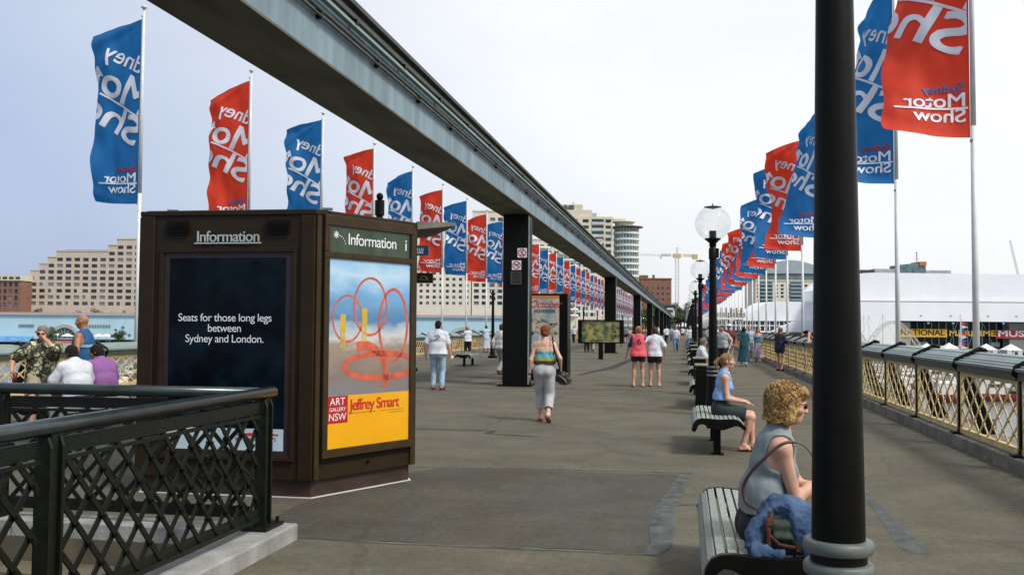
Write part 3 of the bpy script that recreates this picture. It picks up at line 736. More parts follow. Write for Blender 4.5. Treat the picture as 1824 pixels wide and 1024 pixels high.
# ------------------------------------------------------------------ railings along both edges
def railing(name, label, x, side, y0, y1, toph):
    """side=+1: outside is +x"""
    root = thing(name, label, 'railing', (x, 0, 0)); s = side; SP = 2.4
    n = int((y1-y0)/SP)
    pz = .16; h = toph
    q = MB()
    for i in range(int((y1-y0)/4.8)+1):
        q.box2((-.12*s, y0+4.8*i+.006, -.02), (.55*s, y0+4.8*(i+1)-.006, pz))
    kb = q.build('kerb', stone, root); bevel(kb, .02, 2)
    q = MB()   # post with scrolled bracket
    q.box((.02*s, 0, pz+.015), (.26, .2, .03)); q.box((0, 0, (pz+h-.22)/2+.08), (.05, .075, h-.22-pz+.1)); q.cyl((0, 0, pz), (0, 0, pz+.1), .05, .035, 8)
    pts = [(-.02*s, 0, h-.24), (-.07*s, 0, h-.19), (-.05*s, 0, h-.13), (.06*s, 0, h-.07), (.16*s, 0, h-.02), (.26*s, 0, h+.035), (.32*s, 0, h+.02), (.33*s, 0, h-.03)]
    q.tube(pts, [.035, .042, .045, .042, .04, .04, .04, .03], 8)
    pm = q.mesh('post', black_iron, True)
    q = MB(); ln = SP-.08; y_ = -SP/2
    # stepped coping that slopes towards the walkway
    prof = [(-.075, -.17), (-.085, -.135), (-.03, -.13), (-.02, -.105), (.03, -.10), (.04, -.075), (.10, -.07), (.12, -.05), (.17, -.04), (.185, -.012), (.25, 0), (.26, -.045), (.05, -.17)]
    q.xz([(a*s, h+c) for a, c in prof], y_-ln/2, y_+ln/2); cm = q.mesh('coping', coping_m)
    q = MB(); q.box2((-.055*s, y_-ln/2, h-.27), (.06*s, y_+ln/2, h-.172)); bm_ = q.mesh('rail_beam', coping_edge)
    q = MB(); q.xz([(.035*s, h-.3), (.12*s, h-.3), (.50*s, .05), (.50*s, -.1), (.34*s, -.1), (.035*s, h-.62)], -.035, .035); br_ = q.mesh('brace', black_iron)
    q = MB(); zl, zh = pz+.09, h-.275; a_, c_ = y_-ln/2+.03, y_+ln/2-.03
    q.box2((-.02*s, a_, zh-.05), (.02*s, c_, zh)); q.box2((-.03*s, a_, zl-.07), (.03*s, c_, zl)); q.box2((-.02*s, a_, zl), (.02*s, a_+.035, zh-.05)); q.box2((-.02*s, c_-.035, zl), (.02*s, c_, zh-.05))
    px_, pz_ = (c_-a_)/6.0, (zh-.05-zl)/2.5
    def clip(y0_, z0_, y1_, z1_):
        t0, t1 = 0., 1.; dy, dz = y1_-y0_, z1_-z0_
        for p, q_ in ((-dy, y0_-a_), (dy, c_-y0_), (-dz, z0_-zl), (dz, zh-.05-z0_)):
            if p < 0: t0 = max(t0, q_/p)
            elif p > 0: t1 = min(t1, q_/p)
        return (t0, t1) if t1-t0 > .02 else None
    for d in (1, -1):
        for i in range(-8, 16):
            ya = a_+i*px_; yb = ya+d*px_*2.5; t = clip(ya, zl, yb, zh-.05)
            if not t: continue
            A = (d*.006, ya+(yb-ya)*t[0], zl+(zh-.05-zl)*t[0]); B_ = (d*.006, ya+(yb-ya)*t[1], zl+(zh-.05-zl)*t[1])
            q.bar(A, B_, .012, .026, up=(1, 0, 0)) if False else q.bar(A, B_, .026, .012, up=(1, 0, 0))
    for j in range(0, 6):
        for i in range(0, 13):
            if (i+j) % 2: continue
            yy, zz = a_+i*px_/2, zl+j*pz_/2
            if yy < a_+.02 or yy > c_-.02: continue
            q.box((0, yy, zz), (.03, .05, .05), M=Matrix.Rotation(RAD(45), 3, 'X'))
    lm = q.mesh('lattice', cream_iron)
    for i in range(n+1):
        y = y0+SP*i
        obj('post', pm, root, (0, y, 0)); obj('brace', br_, root, (0, y, 0))
        if i == 0: continue
        obj('coping', cm, root, (0, y, 0)); obj('rail_beam', bm_, root, (0, y, 0)); obj('lattice', lm, root, (0, y, 0))
    return root
railing('iron_railing', 'cream lattice railing with grey green coping along the right edge of the bridge', XR, 1, 11.47-2.4*7, 325, 1.29)
railing('iron_railing', 'cream lattice railing with grey green coping along the left edge of the bridge', XL, -1, 1.9, 325, 1.16)

# ------------------------------------------------------------------ monorail
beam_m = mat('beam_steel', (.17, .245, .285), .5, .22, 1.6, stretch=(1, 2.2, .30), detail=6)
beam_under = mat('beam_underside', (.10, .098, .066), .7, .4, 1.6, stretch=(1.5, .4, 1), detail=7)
beam_dark = mat('beam_flange', (.05, .055, .045), .6, .2, 3)
bx0, bx1, bz = -4.86, -4.06, 4.58
mono = thing('monorail_beam', 'long blue grey steel monorail beam running overhead down the bridge', 'monorail', (0, 0, 0))
seg = 32.0; cy0 = 24.7
for i in range(-1, 10):
    ya, yb = cy0+seg*i+.02, cy0+seg*(i+1)-.02
    q = MB(); q.box2((bx0, ya, bz+.03), (bx1, yb, bz+.78)); q.build('web', beam_m, mono)
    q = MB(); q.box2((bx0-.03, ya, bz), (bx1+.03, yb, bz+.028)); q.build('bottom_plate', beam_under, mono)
    q = MB(); q.box2((bx0-.07, ya, bz+.782), (bx1+.07, yb, bz+.84)); q.box2((bx0-.01, ya, bz+.842), (bx1+.01, yb, bz+.93)); q.box2((bx0-.09, ya, bz+.932), (bx1+.09, yb, bz+.99)); q.build('running_flange', beam_dark, mono)
    q = MB()
    for dz, rr in ((.47, .018), (.535, .022)): q.cyl((bx1+.055, ya, bz+dz), (bx1+.055, yb, bz+dz), rr, n=6)
    q.build('conduit', beam_dark, mono)
    q = MB(); q.box2((bx1+.03, ya, bz+.66), (bx1+.10, yb, bz+.70)); q.build('power_rail', coping_m, mono)
    q = MB(); y = ya+1
    while y < yb:
        q.box2((bx1, y, bz+.44), (bx1+.07, y+.05, bz+.56)); q.box2((bx1, y+1.0, bz+.70), (bx1+.12, y+1.06, bz+.76)); y += 2.0
    q.build('bracket', black_iron, mono)
for i in range(0, 9):
    y = cy0+seg*i
    c = thing('monorail_column', ('black square steel column of the monorail standing %s' % (['nearest, carrying no dogs and no skating signs', 'second in line, behind the landscape map board', 'third in line, left of the pink and white pair', 'fourth in line down the bridge', 'fifth in line down the bridge'][i])) if i < 5 else 'black steel monorail column far down the bridge', 'column', (-4.42, y, 0), group='columns under the monorail beam')
    q = MB(); q.box2((-.35, -.33, .05), (.33, .33, bz-.02)); q.build('shaft', black_iron, c)
    q = MB(); q.box2((-.46, -.44, 0), (.44, .44, .045))
    for a in (-1, 1):
        for d in (-1, 1): q.cyl((a*.39, d*.38, .045), (a*.39, d*.38, .075), .022, n=6)
    q.build('base_plate', black_iron, c)
    q = MB(); q.box2((.332, -.34, .06), (.36, -.30, bz-.06)); q.build('edge_strip', coping_m, c)
# signs on the first column
def round_sign(x, z, kind):
    s = MB(); s.box((x, cy0-.34, z), (.25, .012, .25)); col = thing('prohibition_sign', 'square white sign with red circle and slash over a %s, on the nearest column' % kind, 'sign', (-4.42, 0, 0), group='signs on the nearest column')
    red = mat('sign_red', (.5, .03, .02), .5, .05)
    s.v = [(v[0], v[1], v[2]) for v in s.v]; s.build('plate', letter_w, col)
    q = MB(); n_ = 28; yy = cy0-.35
    for i in range(n_):
        a, b_ = 2*math.pi*i/n_, 2*math.pi*(i+1)/n_
        q.quad(*[(x+r*math.cos(t), yy, z+r*math.sin(t)) for r, t in ((.085, a), (.11, a), (.11, b_), (.085, b_))])
    q.bar((x-.065, yy-.001, z+.065), (x+.065, yy-.001, z-.065), .02, .002, up=(0, 1, 0)); q.build('ring', red, col)
    q = MB(); yy = cy0-.348
    if kind == 'dog':
        for poly in ([(-.05, .0), (.045, .0), (.045, .03), (-.05, .03)], [(-.05, 0), (-.035, 0), (-.045, -.05), (-.058, -.05)], [(.03, 0), (.045, 0), (.05, -.05), (.037, -.05)], [(.04, .02), (.075, .035), (.07, .055), (.045, .055)], [(-.05, .02), (-.075, .055), (-.066, .06), (-.04, .03)]):
            q.add([(x+p[0], yy, z+p[1]) for p in poly], [tuple(range(len(poly)))])
    else:
        for a, c_, w_ in (((-.01, .01), (.015, .055), .022), ((-.01, .01), (.03, -.02), .016), ((.03, -.02), (.01, -.05), .014), ((-.01, .01), (-.035, -.045), .014), ((.012, .045), (.05, .03), .01), ((-.05, -.058), (.045, -.058), .012)):
            q.bar((x+a[0], yy, z+a[1]), (x+c_[0], yy, z+c_[1]), w_, .002, up=(0, 1, 0))
        q.cyl((x+.022, yy-.001, z+.07), (x+.022, yy+.001, z+.07), .014, n=8)
    q.build('pictogram', letter_b, col)
pa = atX(933, 449, 0); 
z1 = 1.6+(580-449)*24.6/1660; z2 = 1.6+(580-471)*24.6/1660
round_sign(.17, z1, 'skater'); round_sign(.02, z2, 'dog')
nb = thing('notice_box', 'small dark framed notice fixed on the column below the no dogs sign', 'notice', (-4.42, 0, 0))
q = MB(); q.box((.01, cy0-.345, 1.6+(580-494)*24.6/1660), (.26, .02, .32)); q.build('panel', mat('notice_panel', (.02, .022, .018), .4, .4, 14), nb)
q = MB()
for dx, dz, ww, hh in ((0, .165, .28, .015), (0, -.165, .28, .015), (-.135, 0, .015, .33), (.135, 0, .015, .33)): q.box((.01+dx, cy0-.358, 1.6+(580-494)*24.6/1660+dz), (ww, .015, hh))
q.build('frame', mat('notice_brass', (.12, .09, .03), .5, .2), nb)
# a train far down the beam
tr = thing('monorail_train', 'small white fronted monorail train far down the beam', 'train', (-4.46, 292, bz+1.0))
q = MB(); q.xz([(-1.1, -.6), (1.1, -.6), (1.12, 1.2), (.8, 1.95), (-.8, 1.95), (-1.12, 1.2)], 0, 26); q.build('body', white_paint, tr)
q = MB(); q.xz([(-.9, .55), (.9, .55), (.85, 1.35), (-.85, 1.35)], -.05, -.01); q.build('windscreen', glass_dark, tr)
q = MB(); q.box((0, -.03, -.2), (1.8, .05, .3)); q.build('bumper', mat('train_yellow', (.6, .4, .03), .5), tr)
# ------------------------------------------------------------------ near railed stair opening (dark green)
def balustrade():
    root = thing('balustrade', 'dark green lattice balustrade with thick round handrail round the stair opening', 'balustrade', (0, 0, 0))
    barm = {}
    def run(a, b_, first=True, ext0=0, name=''):
        a = Vector(a); b_ = Vector(b_); d = (b_-a).normalized(); ln = (b_-a).length; nn = Vector((-d.y, d.x, 0))
        n = max(1, round(ln/2.35)); sp = ln/n
        def P(u, z, o=0): return a+d*u+nn*o+Vector((0, 0, z))
        z0, z1, zt = .22, .955, 1.06
        for i in range(n):
            u0_, u1_ = sp*i+.09, sp*(i+1)-.09
            q = MB(); q.bar(P(u0_, z1+.045), P(u1_, z1+.040), .014, .08); q.bar(P(u0_, z1-.02), P(u1_, z1-.02), .035, .02); q.build('top_plate', green_iron, root)
            q = MB(); q.bar(P(u0_, z0-.02), P(u1_, z0-.02), .045, .03); q.bar(P(u0_, z0+.02), P(u1_, z0+.02), .014, .06); q.build('bottom_rail', green_iron, root)
            pt = .225; hgt = z1-z0
            cnt = int((u1_-u0_)/pt)+1
            for dd in (1, -1):
                for j in range(-4, cnt+5):
                    ua, ub = u0_+j*pt, u0_+j*pt+dd*hgt*.92
                    t0, t1 = 0., 1.
                    if ub != ua:
                        ts = sorted(((u0_-ua)/(ub-ua), (u1_-ua)/(ub-ua))); t0 = max(0, ts[0]); t1 = min(1, ts[1])
                    if t1-t0 < .06: continue
                    A = P(ua+(ub-ua)*t0, z0+hgt*t0, dd*.008); B_ = P(ua+(ub-ua)*t1, z0+hgt*t1, dd*.008)
                    L_ = (B_-A).length; key = (round(L_, 2), dd)
                    if key not in barm:
                        q = MB(); q.box((0, 0, 0), (.031, .012, key[0])); barm[key] = q.mesh('lattice_bar', green_iron)
                    o = bpy.data.objects.new('lattice_bar', barm[key]); COL.objects.link(o); o.parent = root
                    zz = (B_-A).normalized(); yy = nn; xx = yy.cross(zz).normalized(); yy = zz.cross(xx)
                    Mx = Matrix((xx, yy, zz)).transposed().to_4x4(); Mx.translation = (A+B_)/2; o.matrix_local = Mx
            q = MB()   # rivets at the crossings
            du = pt/2; dzv = pt/2/.92
            for r_ in range(0, 9):
                for j in range(0, 2*cnt+2):
                    if (j+r_) % 2: continue
                    u, z = u0_+j*du, z0+r_*dzv
                    if u > u1_-.01 or z > z1-.01: continue
                    q.cyl(P(u, z, -.024), P(u, z, .024), .0105, .0105, 6)
            q.build('rivets', green_iron, root)
        for i in range(n+1):
            if i == 0 and not first: continue
            q = MB()
            for e_ in (-1, 1):
                q.bar(P(sp*i+e_*.045, .12), P(sp*i+e_*.045, 1.0), .085, .02, up=d)
                q.add([P(sp*i+e_*.045+x_, z_, o_) for x_ in (-.01, .01) for (z_, o_) in ((1.0, -.0425), (1.0, .0425), (1.05, .025), (1.05, -.025))], [(0, 1, 2, 3), (4, 7, 6, 5), (0, 4, 5, 1), (1, 5, 6, 2), (2, 6, 7, 3), (3, 7, 4, 0)])
            q.bar(P(sp*i, .2), P(sp*i, 1.07), .05, .05, up=d); q.build('post', green_iron, root)
            q = MB(); q.box(tuple(P(sp*i, .135)), (.2, .3, .02)); 
            for e_ in (-1, 1):
                for w_ in (-1, 1): q.cyl(P(sp*i+e_*.10, .14, w_*.07), P(sp*i+e_*.10, .185, w_*.07), .014, n=6)
            q.build('foot_plate', green_iron, root)
        return
    yc = 6.42; xn = -3.03
    run((xn, -.63, 0), (xn, yc, 0)); run((xn, yc, 0), (-7.4, yc, 0), first=False)
    def rail(pts):
        q = MB(); q.tube(pts, .043, 14); o = q.build('handrail', green_rail, root, smooth=True)
    rail([(xn, -.9, 1.095), (xn, 3, 1.095), (xn, yc+.13, 1.095)]); rail([(xn-.05, yc, 1.093), (-5, yc, 1.093), (-7.4, yc, 1.093)])
    return root
balustrade()
k = thing('stair_kerb', 'pale concrete kerb carrying the dark green balustrade', 'kerb', (0, 0, 0))
for a, c in (((-3.15, -.9), (-2.84, 2.0)), ((-3.15, 2.006), (-2.84, 5.1)), ((-3.15, 5.106), (-2.84, 6.62))):
    q = MB(); q.box2((a[0], a[1], -.01), (c[0], c[1], .12)); bevel(q.build('kerb_block', concrete, k), .012, 2)
for a, c in ((-3.16, -5.0), (-5.006, -7.4)):
    q = MB(); q.box2((a, 6.29, -.01), (c, 6.56, .12)); bevel(q.build('kerb_block', concrete, k), .012, 2)
# ------------------------------------------------------------------ motor show banners
FW, FH = 1.62, 5.1
def banner_points(var, seed=0):
    """returns function (s from pole, z down) -> local xyz, cloth flying towards -x"""
    rnd = random.Random(var*13+5+seed*101); ph = [rnd.uniform(0, 6.28) for _ in range(6)]; dr = rnd.uniform(.30, .56); am = rnd.uniform(.8, 1.35); pj = rnd.uniform(.8, 1.2)
    def F(s, z, off=0.0):
        v = -z/FH; u = s/FW
        if var == 1:      # strongly twisted: upper part swings away
            phi = RAD(82)*max(0, 1-v)**.42
        elif var == 2: phi = RAD(34)*math.exp(-((v-.35)/.28)**2)+RAD(6)
        elif var == 3: phi = RAD(42)*math.exp(-((v-.55)/.4)**2)
        elif var == 4:    # lower half full, upper half folded back
            phi = RAD(64)*max(0, 1-v)**.7
        else: phi = RAD(8)
        phi *= pj; A = .075*am if var != 1 else .09
        rip = (A*math.sin(5.2*u-3.0*v+ph[0])+.06*math.sin(2.6*u+8.5*v+ph[1])+.030*math.sin(8*u+17*v+ph[2])+.020*math.sin(30*v-9*u+ph[3])+.012*math.sin(21*u+9*v+ph[4]))*min(1, u*1.6)
        top = max(0, 1-v*3.2)
        rip += .06*math.sin(14*math.atan2(v*3.3+.02, u+.05)+ph[4])*max(0, 1-v*2.2)*min(1, u*1.5)+.03*math.sin(17*math.atan2((1-v)*3.3, u+.05)+ph[5])*max(0, (v-.75)*4)*u        # creases fanning from the top corner
        rip += .035*math.sin(34*(v+.25*u)+ph[5])*max(0, 1-abs(u-.9)*6)*.5
        droop = -dr*(u**1.4)*max(0, 1-v)**1.6+.14*u*u*v**3
        edge = (.06*math.sin(9*v+ph[2])+.025*math.sin(27*v+ph[1]))*u*u
        sx = s*(1-.05*math.sin(v*3.1))-edge
        c_, s_ = math.cos(phi), math.sin(phi)
        return Vector((-.06-(sx*c_)-rip*s_, sx*s_-rip*c_*1.0+off, z+droop))
    return F
def clip_text():
    """lettering in flag coordinates, cut at the cloth edges and diced so that it can bend"""
    out_ = []
    def T(*a, **k):
        b_ = a[4]; a = a+((1.0, 1.0)[len(a)-6:] if len(a) < 8 else ()); T0(*a, 0, 0, 0)
        for i, (dx, dy) in enumerate(((-1, -.6), (1, -.6), (1, .6), (-1, .6))): T0(*a, dx*b_*a[1], dy*b_*a[1], i+1)
    def T0(s, size, o, rot, bold, grp, space, sx, dx, dy, lift):
        vs, fs = text_mesh(s, size, bold=0, space=space)
        R = Matrix.Rotation(rot, 2)
        pts = [(R @ Vector((v[0]*sx+dx, v[1]+dy)))+Vector(o) for v in vs]
        bm = bmesh.new(); vv = [bm.verts.new((p.x, p.y, 0)) for p in pts]
        for f in fs:
            try: bm.faces.new([vv[i] for i in f])
            except ValueError: pass
        out_.append((bm, (grp, lift)))
    T('Sydney', .64, (-.60, -1.90), RAD(30), .014, 0, 1.0, 1.2)
    T('Motor', 1.20, (-.14, -2.77), RAD(31.6), .020, 0, .98, 1.28)
    T('Show', 1.06, (.16, -3.56), RAD(32), .022, 0, .96, 1.62)
    T('Sydney', .24, (.09, -4.20), 0, .012, 1, 1.0, 1.15); T('Motor', .38, (.05, -4.50), 0, .016, 0, .97, 1.22); T('Show', .37, (.06, -4.80), 0, .016, 0, .97, 1.22)
    bm = bmesh.new(); 
    for a, c, wd in (((-.02, -2.76), (1.52, -1.82), .028), ((.03, -4.535), (1.42, -4.525), .02)):
        a = Vector(a+(0,)); c = Vector(c+(0,)); d = (c-a).normalized(); nn = Vector((-d.y, d.x, 0))*wd
        bm.faces.new([bm.verts.new(p) for p in (a-nn, c-nn, c+nn, a+nn)])
    out_.append((bm, (0, 5)))
    res = []
    for bm, grp in out_:
        def cut(co, no, clear=False):
            g = bm.verts[:]+bm.edges[:]+bm.faces[:]
            bmesh.ops.bisect_plane(bm, geom=g, plane_co=co, plane_no=no, clear_outer=clear)
        cut((.03, 0, 0), (-1, 0, 0), True); cut((FW-.02, 0, 0), (1, 0, 0), True)
        xs = [v.co.x for v in bm.verts]; zs = [v.co.y for v in bm.verts]
        if not xs: continue
        x = .15
        while x < FW: 
            if min(xs) < x < max(xs): cut((x, 0, 0), (1, 0, 0))
            x += .15
        z = -.15
        while z > -FH:
            if min(zs) < z < max(zs): cut((0, z, 0), (0, 1, 0))
            z -= .15
        bm.verts.ensure_lookup_table(); bm.verts.index_update()
        res.append(([(v.co.x, v.co.y) for v in bm.verts], [tuple(v.index for v in f.verts) for f in bm.faces], grp)); bm.free()
    return res
TXT = clip_text()
fl_blue = mat('banner_blue', (.008, .145, .39), .75, .07, 3, trans=.38)
fl_red = mat('banner_red', (.70, .045, .015), .75, .07, 3, trans=.38)
tx_w = mat('banner_white', (.88, .89, .92), .75, .03, 3, trans=.25)
tx_r = fl_red; tx_b = mat('banner_blue_print', (.06, .14, .36), .75, .05, 3)
FM = {}
def flag_meshes(var, colr, lod, seed=0):
    key = (var, colr, lod, seed)
    if key in FM: return FM[key]
    F = banner_points(var, seed); nu, nv = (20, 64) if lod == 0 else (9, 26)
    q = MB()
    for j in range(nv+1):
        for i in range(nu+1): q.v.append(tuple(F(FW*i/nu, -FH*j/nv)))
    for j in range(nv):
        for i in range(nu): a = j*(nu+1)+i; q.f.append((a, a+1, a+nu+2, a+nu+1)); q.mi.append(0)
    cm = q.mesh('banner', fl_blue if colr == 'blue' else fl_red, True, fix=False)
    q = MB(); eps = .012 if lod == 0 else .03
    for vs, fs, grp in TXT:
        grp, lift = grp; q.cur = grp
        if lod and (grp or lift in (1, 3)): continue
        for sg in (-1, 1):
            pts = []
            for (s, z) in vs:
                p = F(s, z); a = F(s+.02, z)-p; c = F(s, z-.02)-p; nn = a.cross(c).normalized()
                pts.append(p+nn*(eps+lift*(.0008 if lod == 0 else .004))*sg)
            q.add(pts, fs)
    tm = q.mesh('lettering', [tx_w, tx_r if colr == 'blue' else tx_b], True, fix=False)
    FM[key] = (cm, tm); return FM[key]
q = MB(); q.cyl((0, 0, 0), (0, 0, 5.2), .062, .052, 12); q.cyl((0, 0, 5.2), (0, 0, 10.25), .050, .034, 12); pole_m = q.mesh('pole', white_paint, True)
q = MB(); q.lathe([(.034, 0), (.034, .05), (.075, .07), (.085, .10), (.07, .125), (.01, .14)], (0, 0, 10.25), 10); fin_m = q.mesh('finial', white_paint, True)
q = MB(); q.box((-.05, -.02, 4.92), (.03, .05, .05)); q.cyl((-.045, 0, 4.85), (-.045, 0, 10.1), .006, n=5); q.cyl((-.02, 0, 10.1), (-.09, 0, 10.1), .012, n=6); hal_m = q.mesh('halyard', grey_green, False)
FSP = 6.466
def flagpoles(x, y0, n, sidename, variants, c0, skip=()):
    for i in range(n):
        if i in skip: continue
        y = y0+FSP*i; c = ('blue', 'red')[(i+c0) % 2]; var = variants[i % len(variants)] if i >= 3 else variants[i]
        if i < 40: lab = 'white flagpole with long %s banner lettered in white, %s along the %s railing' % (c, ORD[i], sidename)
        else: lab = 'white flagpole with %s banner, small in the distance along the %s railing' % (c, sidename)
        r = thing('flagpole', lab, 'flagpole', (x, y, -.5), RAD(random.uniform(-5, 5) if x < 0 else random.uniform(4, 22)), 'flagpoles along the %s railing' % sidename)
        r.location.z = -.06 if x < 0 else .2
        k_ = 1+random.uniform(-.012, .012)
        p = obj('pole', pole_m, r); f_ = obj('finial', fin_m, r)
        cm, tm = flag_meshes(var, c, 0 if i < 5 else 1, i if i < 16 else i % 4)
        b_ = obj('banner', cm, r, (0, 0, 10.1*k_)); t_ = obj('lettering', tm, b_)
        if i < 8: obj('halyard', hal_m, r)
        q_ = MB() if i == 0 else None
flagpoles(-14.63, 23.04, 47, 'left', [0, 5, 6, 7, 8, 9, 0, 10], 0)
flagpoles(5.32, 18.61, 48, 'right', [4, 1, 3, 1, 3, 2, 1, 5], 1, skip=(2,))
# timber ledge that carries the poles outside each railing
for x, nm in ((-14.63, 'left'), (5.32, 'right')):
    q = MB(); 
    for i in range(-3, 48): q.box((x, (23.04 if x < 0 else 18.61)+FSP*i, -.28), (.5, .5, .5)); 
    q.box((x, 155, -.72), (.7, 330, .16)); tag(q.build('pole_ledge', stone), 'stone ledge outside the %s railing carrying the flagpoles' % nm, 'ledge')
# ------------------------------------------------------------------ information kiosk
def lerp2(a, b, t): return (a[0]+(b[0]-a[0])*t, a[1]+(b[1]-a[1])*t)
def kiosk():
    P = [(-5.11, 8.07), (-3.35, 8.12), (-2.74, 9.34), (-3.35, 10.56), (-5.11, 10.56), (-5.72, 9.34)]
    cx, cy = -4.23, 9.33; ZT = 2.665
    def sc(k, pts=P): return [(cx+(p[0]-cx)*k, cy+(p[1]-cy)*k) for p in pts]
    root = thing('information_kiosk', 'large dark brown hexagonal information kiosk with two lit posters', 'kiosk', (0, 0, 0))
    q = MB(); q.prism(sc(.985), .17, ZT-.04); o = q.build('body', kiosk_m, root)
    q = MB(); q.prism(sc(.955), 0, .17); q.build('plinth', plinth_m, root)
    q = MB(); q.prism(sc(1.0), ZT-.045, ZT); q.prism(sc(.96), ZT, ZT+.012); bevel(q.build('roof_plate', kiosk_m, root), .008, 2)
    q = MB(); n = 6; vv = sc(.972); v2 = sc(.958); 
    for i in range(6):
        a, b_ = vv[i], vv[(i+1) % 6]; c, d = v2[i], v2[(i+1) % 6]; q.add([(*a, .003), (*b_, .003), (*b_, .012), (*a, .012)], [(0, 1, 2, 3)])
        q.add([(*a, .012), (*b_, .012), (*d, .012), (*c, .012)], [(0, 1, 2, 3)])
    q.build('sealant_bead', white_paint, root)
    # per-face local frames: u along face, v up, w outwards
    def face(i):
        a, b_ = P[i], P[(i+1) % 6]; d = Vector((b_[0]-a[0], b_[1]-a[1], 0)); L_ = d.length; d.normalize()
        return frame((a[0], a[1], 0), d, (0, 0, 1)), L_
    def fbox(q, M, u0, u1, z0, z1, w0, w1):
        c = M @ Vector(((u0+u1)/2, (z0+z1)/2, (w0+w1)/2)); q.box(c, (u1-u0, z1-z0, w1-w0), M=M.to_3x3())
    M, L_ = face(0)
    # corner posts
    for i in range(6):
        Mi, Li = face(i)
        for a_, b2 in ((.012, .15 if i == 0 else .07), (Li-.15 if i == 0 else Li-.07, Li-.012)):
            q = MB(); fbox(q, Mi, a_, b2, .17, ZT-.05, -.02, .004); bevel(q.build('corner_post', kiosk_m if i == 0 else kiosk_lit, root), .006, 1)
    # left face: recessed dark poster
    q = MB()
    for a in ((.21, 1.57, 2.27, 2.31), (.21, 1.57, .34, .38), (.21, .25, .38, 2.27), (1.53, 1.57, .38, 2.27)): fbox(q, M, *a, -.02, .012)
    bevel(q.build('poster_frame', kiosk_m, root), .004, 1)
    q = MB()
    for a in ((.25, 1.53, 2.22, 2.27), (.25, 1.53, .38, .43), (.25, .31, .43, 2.22), (1.47, 1.53, .43, 2.22)): fbox(q, M, *a, -.02, -.006)
    q.build('poster_mount', mat('poster_mount', (.022, .010, .008), .5, .2), root)
    q = MB(); fbox(q, M, .31, 1.47, .43, 2.22, -.02, -.009)
    post = q.build('poster', mat('poster_navy', (.004, .012, .022), .25, .8, 2.2, col2=(.006, .020, .034), lo=.45, hi=.8, spec=.12), root)
    post['label'] = 'dark navy airline poster with three lines of white text'
    q = MB(); fbox(q, M, .312, 1.468, .432, .632, -.008, -.006); q.build('poster_foot', mat('poster_foot', (.46, .60, .66), .3, .06), post)
    def tx(s, size, u, z, w_, material, par, Mf=None, **kw):
        Mf = Mf or M; return put_text('lettering', s, size, Mf @ Matrix.Translation((u, z, w_)), material, par, **kw)
    for s, z in (('Seats for those long legs', 1.625), ('between', 1.527), ('Sydney and London.', 1.428)): tx(s, .104, .87, z, -.0065, letter_w, post, align='CENTER', space=.93)
    tx('BRITISH AIRWAYS', .05, 1.40, .52, -.004, mat('navy_print', (.01, .02, .07), .4), post, align='RIGHT')
    q = MB(); pts = [(1.0+.42*t, .575+.012*math.sin(t*3), .016*math.sin(min(1, t*1.3)*3.0)+.003) for t in [i/10 for i in range(11)]]
    for i in range(10):
        a, b_ = pts[i], pts[i+1]; q.add([M @ Vector((a[0], a[1]-a[2], -.0045)), M @ Vector((b_[0], b_[1]-b_[2]-.003, -.0045)), M @ Vector((b_[0], b_[1]+.008, -.0045)), M @ Vector((a[0], a[1]+.008, -.0045))], [(0, 1, 2, 3)])
    q.build('ribbon_mark', mat('ribbon_red', (.5, .02, .02), .4), post, fix=False)
    tx('Information', .145, .895, 2.372, .008, letter_g, root, align='CENTER', extrude=.004, space=.93)
    q = MB(); fbox(q, M, .56, 1.225, 2.352, 2.364, .004, .012); q.build('underline', letter_g, root)
    for u in (.27, 1.27):
        q = MB()
        for j in range(7): fbox(q, M, u, u+.23, 2.44+.02*j, 2.449+.02*j, -.004, .012)
        q.build('vent', black_iron, root)
    # right face
    M2, L2 = face(1)
    q = MB()
    for a in ((.09, 1.30, 2.53, 2.63), (.09, 1.30, 2.225, 2.285), (.09, 1.30, .36, .44), (.09, .155, .44, 2.225), (1.255, 1.30, .44, 2.225), (.09, .155, 2.285, 2.53), (1.255, 1.30, 2.285, 2.53)): fbox(q, M2, *a, -.02, .024)
    bevel(q.build('poster_frame', kiosk_lit, root), .005, 1)
    q = MB(); fbox(q, M2, .072, .09, .3, 2.64, -.01, .002); fbox(q, M2, .10, 1.29, .325, .340, -.01, .0045); q.build('joint', black_iron, root)
    q = MB(); fbox(q, M2, .155, 1.255, 2.285, 2.53, -.02, .004); sg = q.build('header_sign', mat('header_green', (.022, .045, .022), .15, .5, 3, stretch=(3, 3, .2)), root)
    tx('Information', .158, .385, 2.368, .0062, letter_w, sg, M2, space=.9); tx('i', .165, 1.17, 2.362, .0062, letter_w, sg, M2, bold=.01)
    q = MB()
    for a in range(8): 
        t = a*math.pi/4; c = M2 @ Vector((.24, 2.45, .0065)); d = M2 @ Vector((.24+.035*math.cos(t), 2.45+.035*math.sin(t), .0065)); q.bar(c, d, .008, .001, up=M2.to_3x3() @ Vector((0, 0, 1)))
    for (u, z) in ((.285, 2.437), (.305, 2.43), (.325, 2.415), (.34, 2.395), (.35, 2.37)): fbox(q, M2, u, u+.009, z, z+.009, .005, .0066)
    q.build('emblem', letter_w, sg)
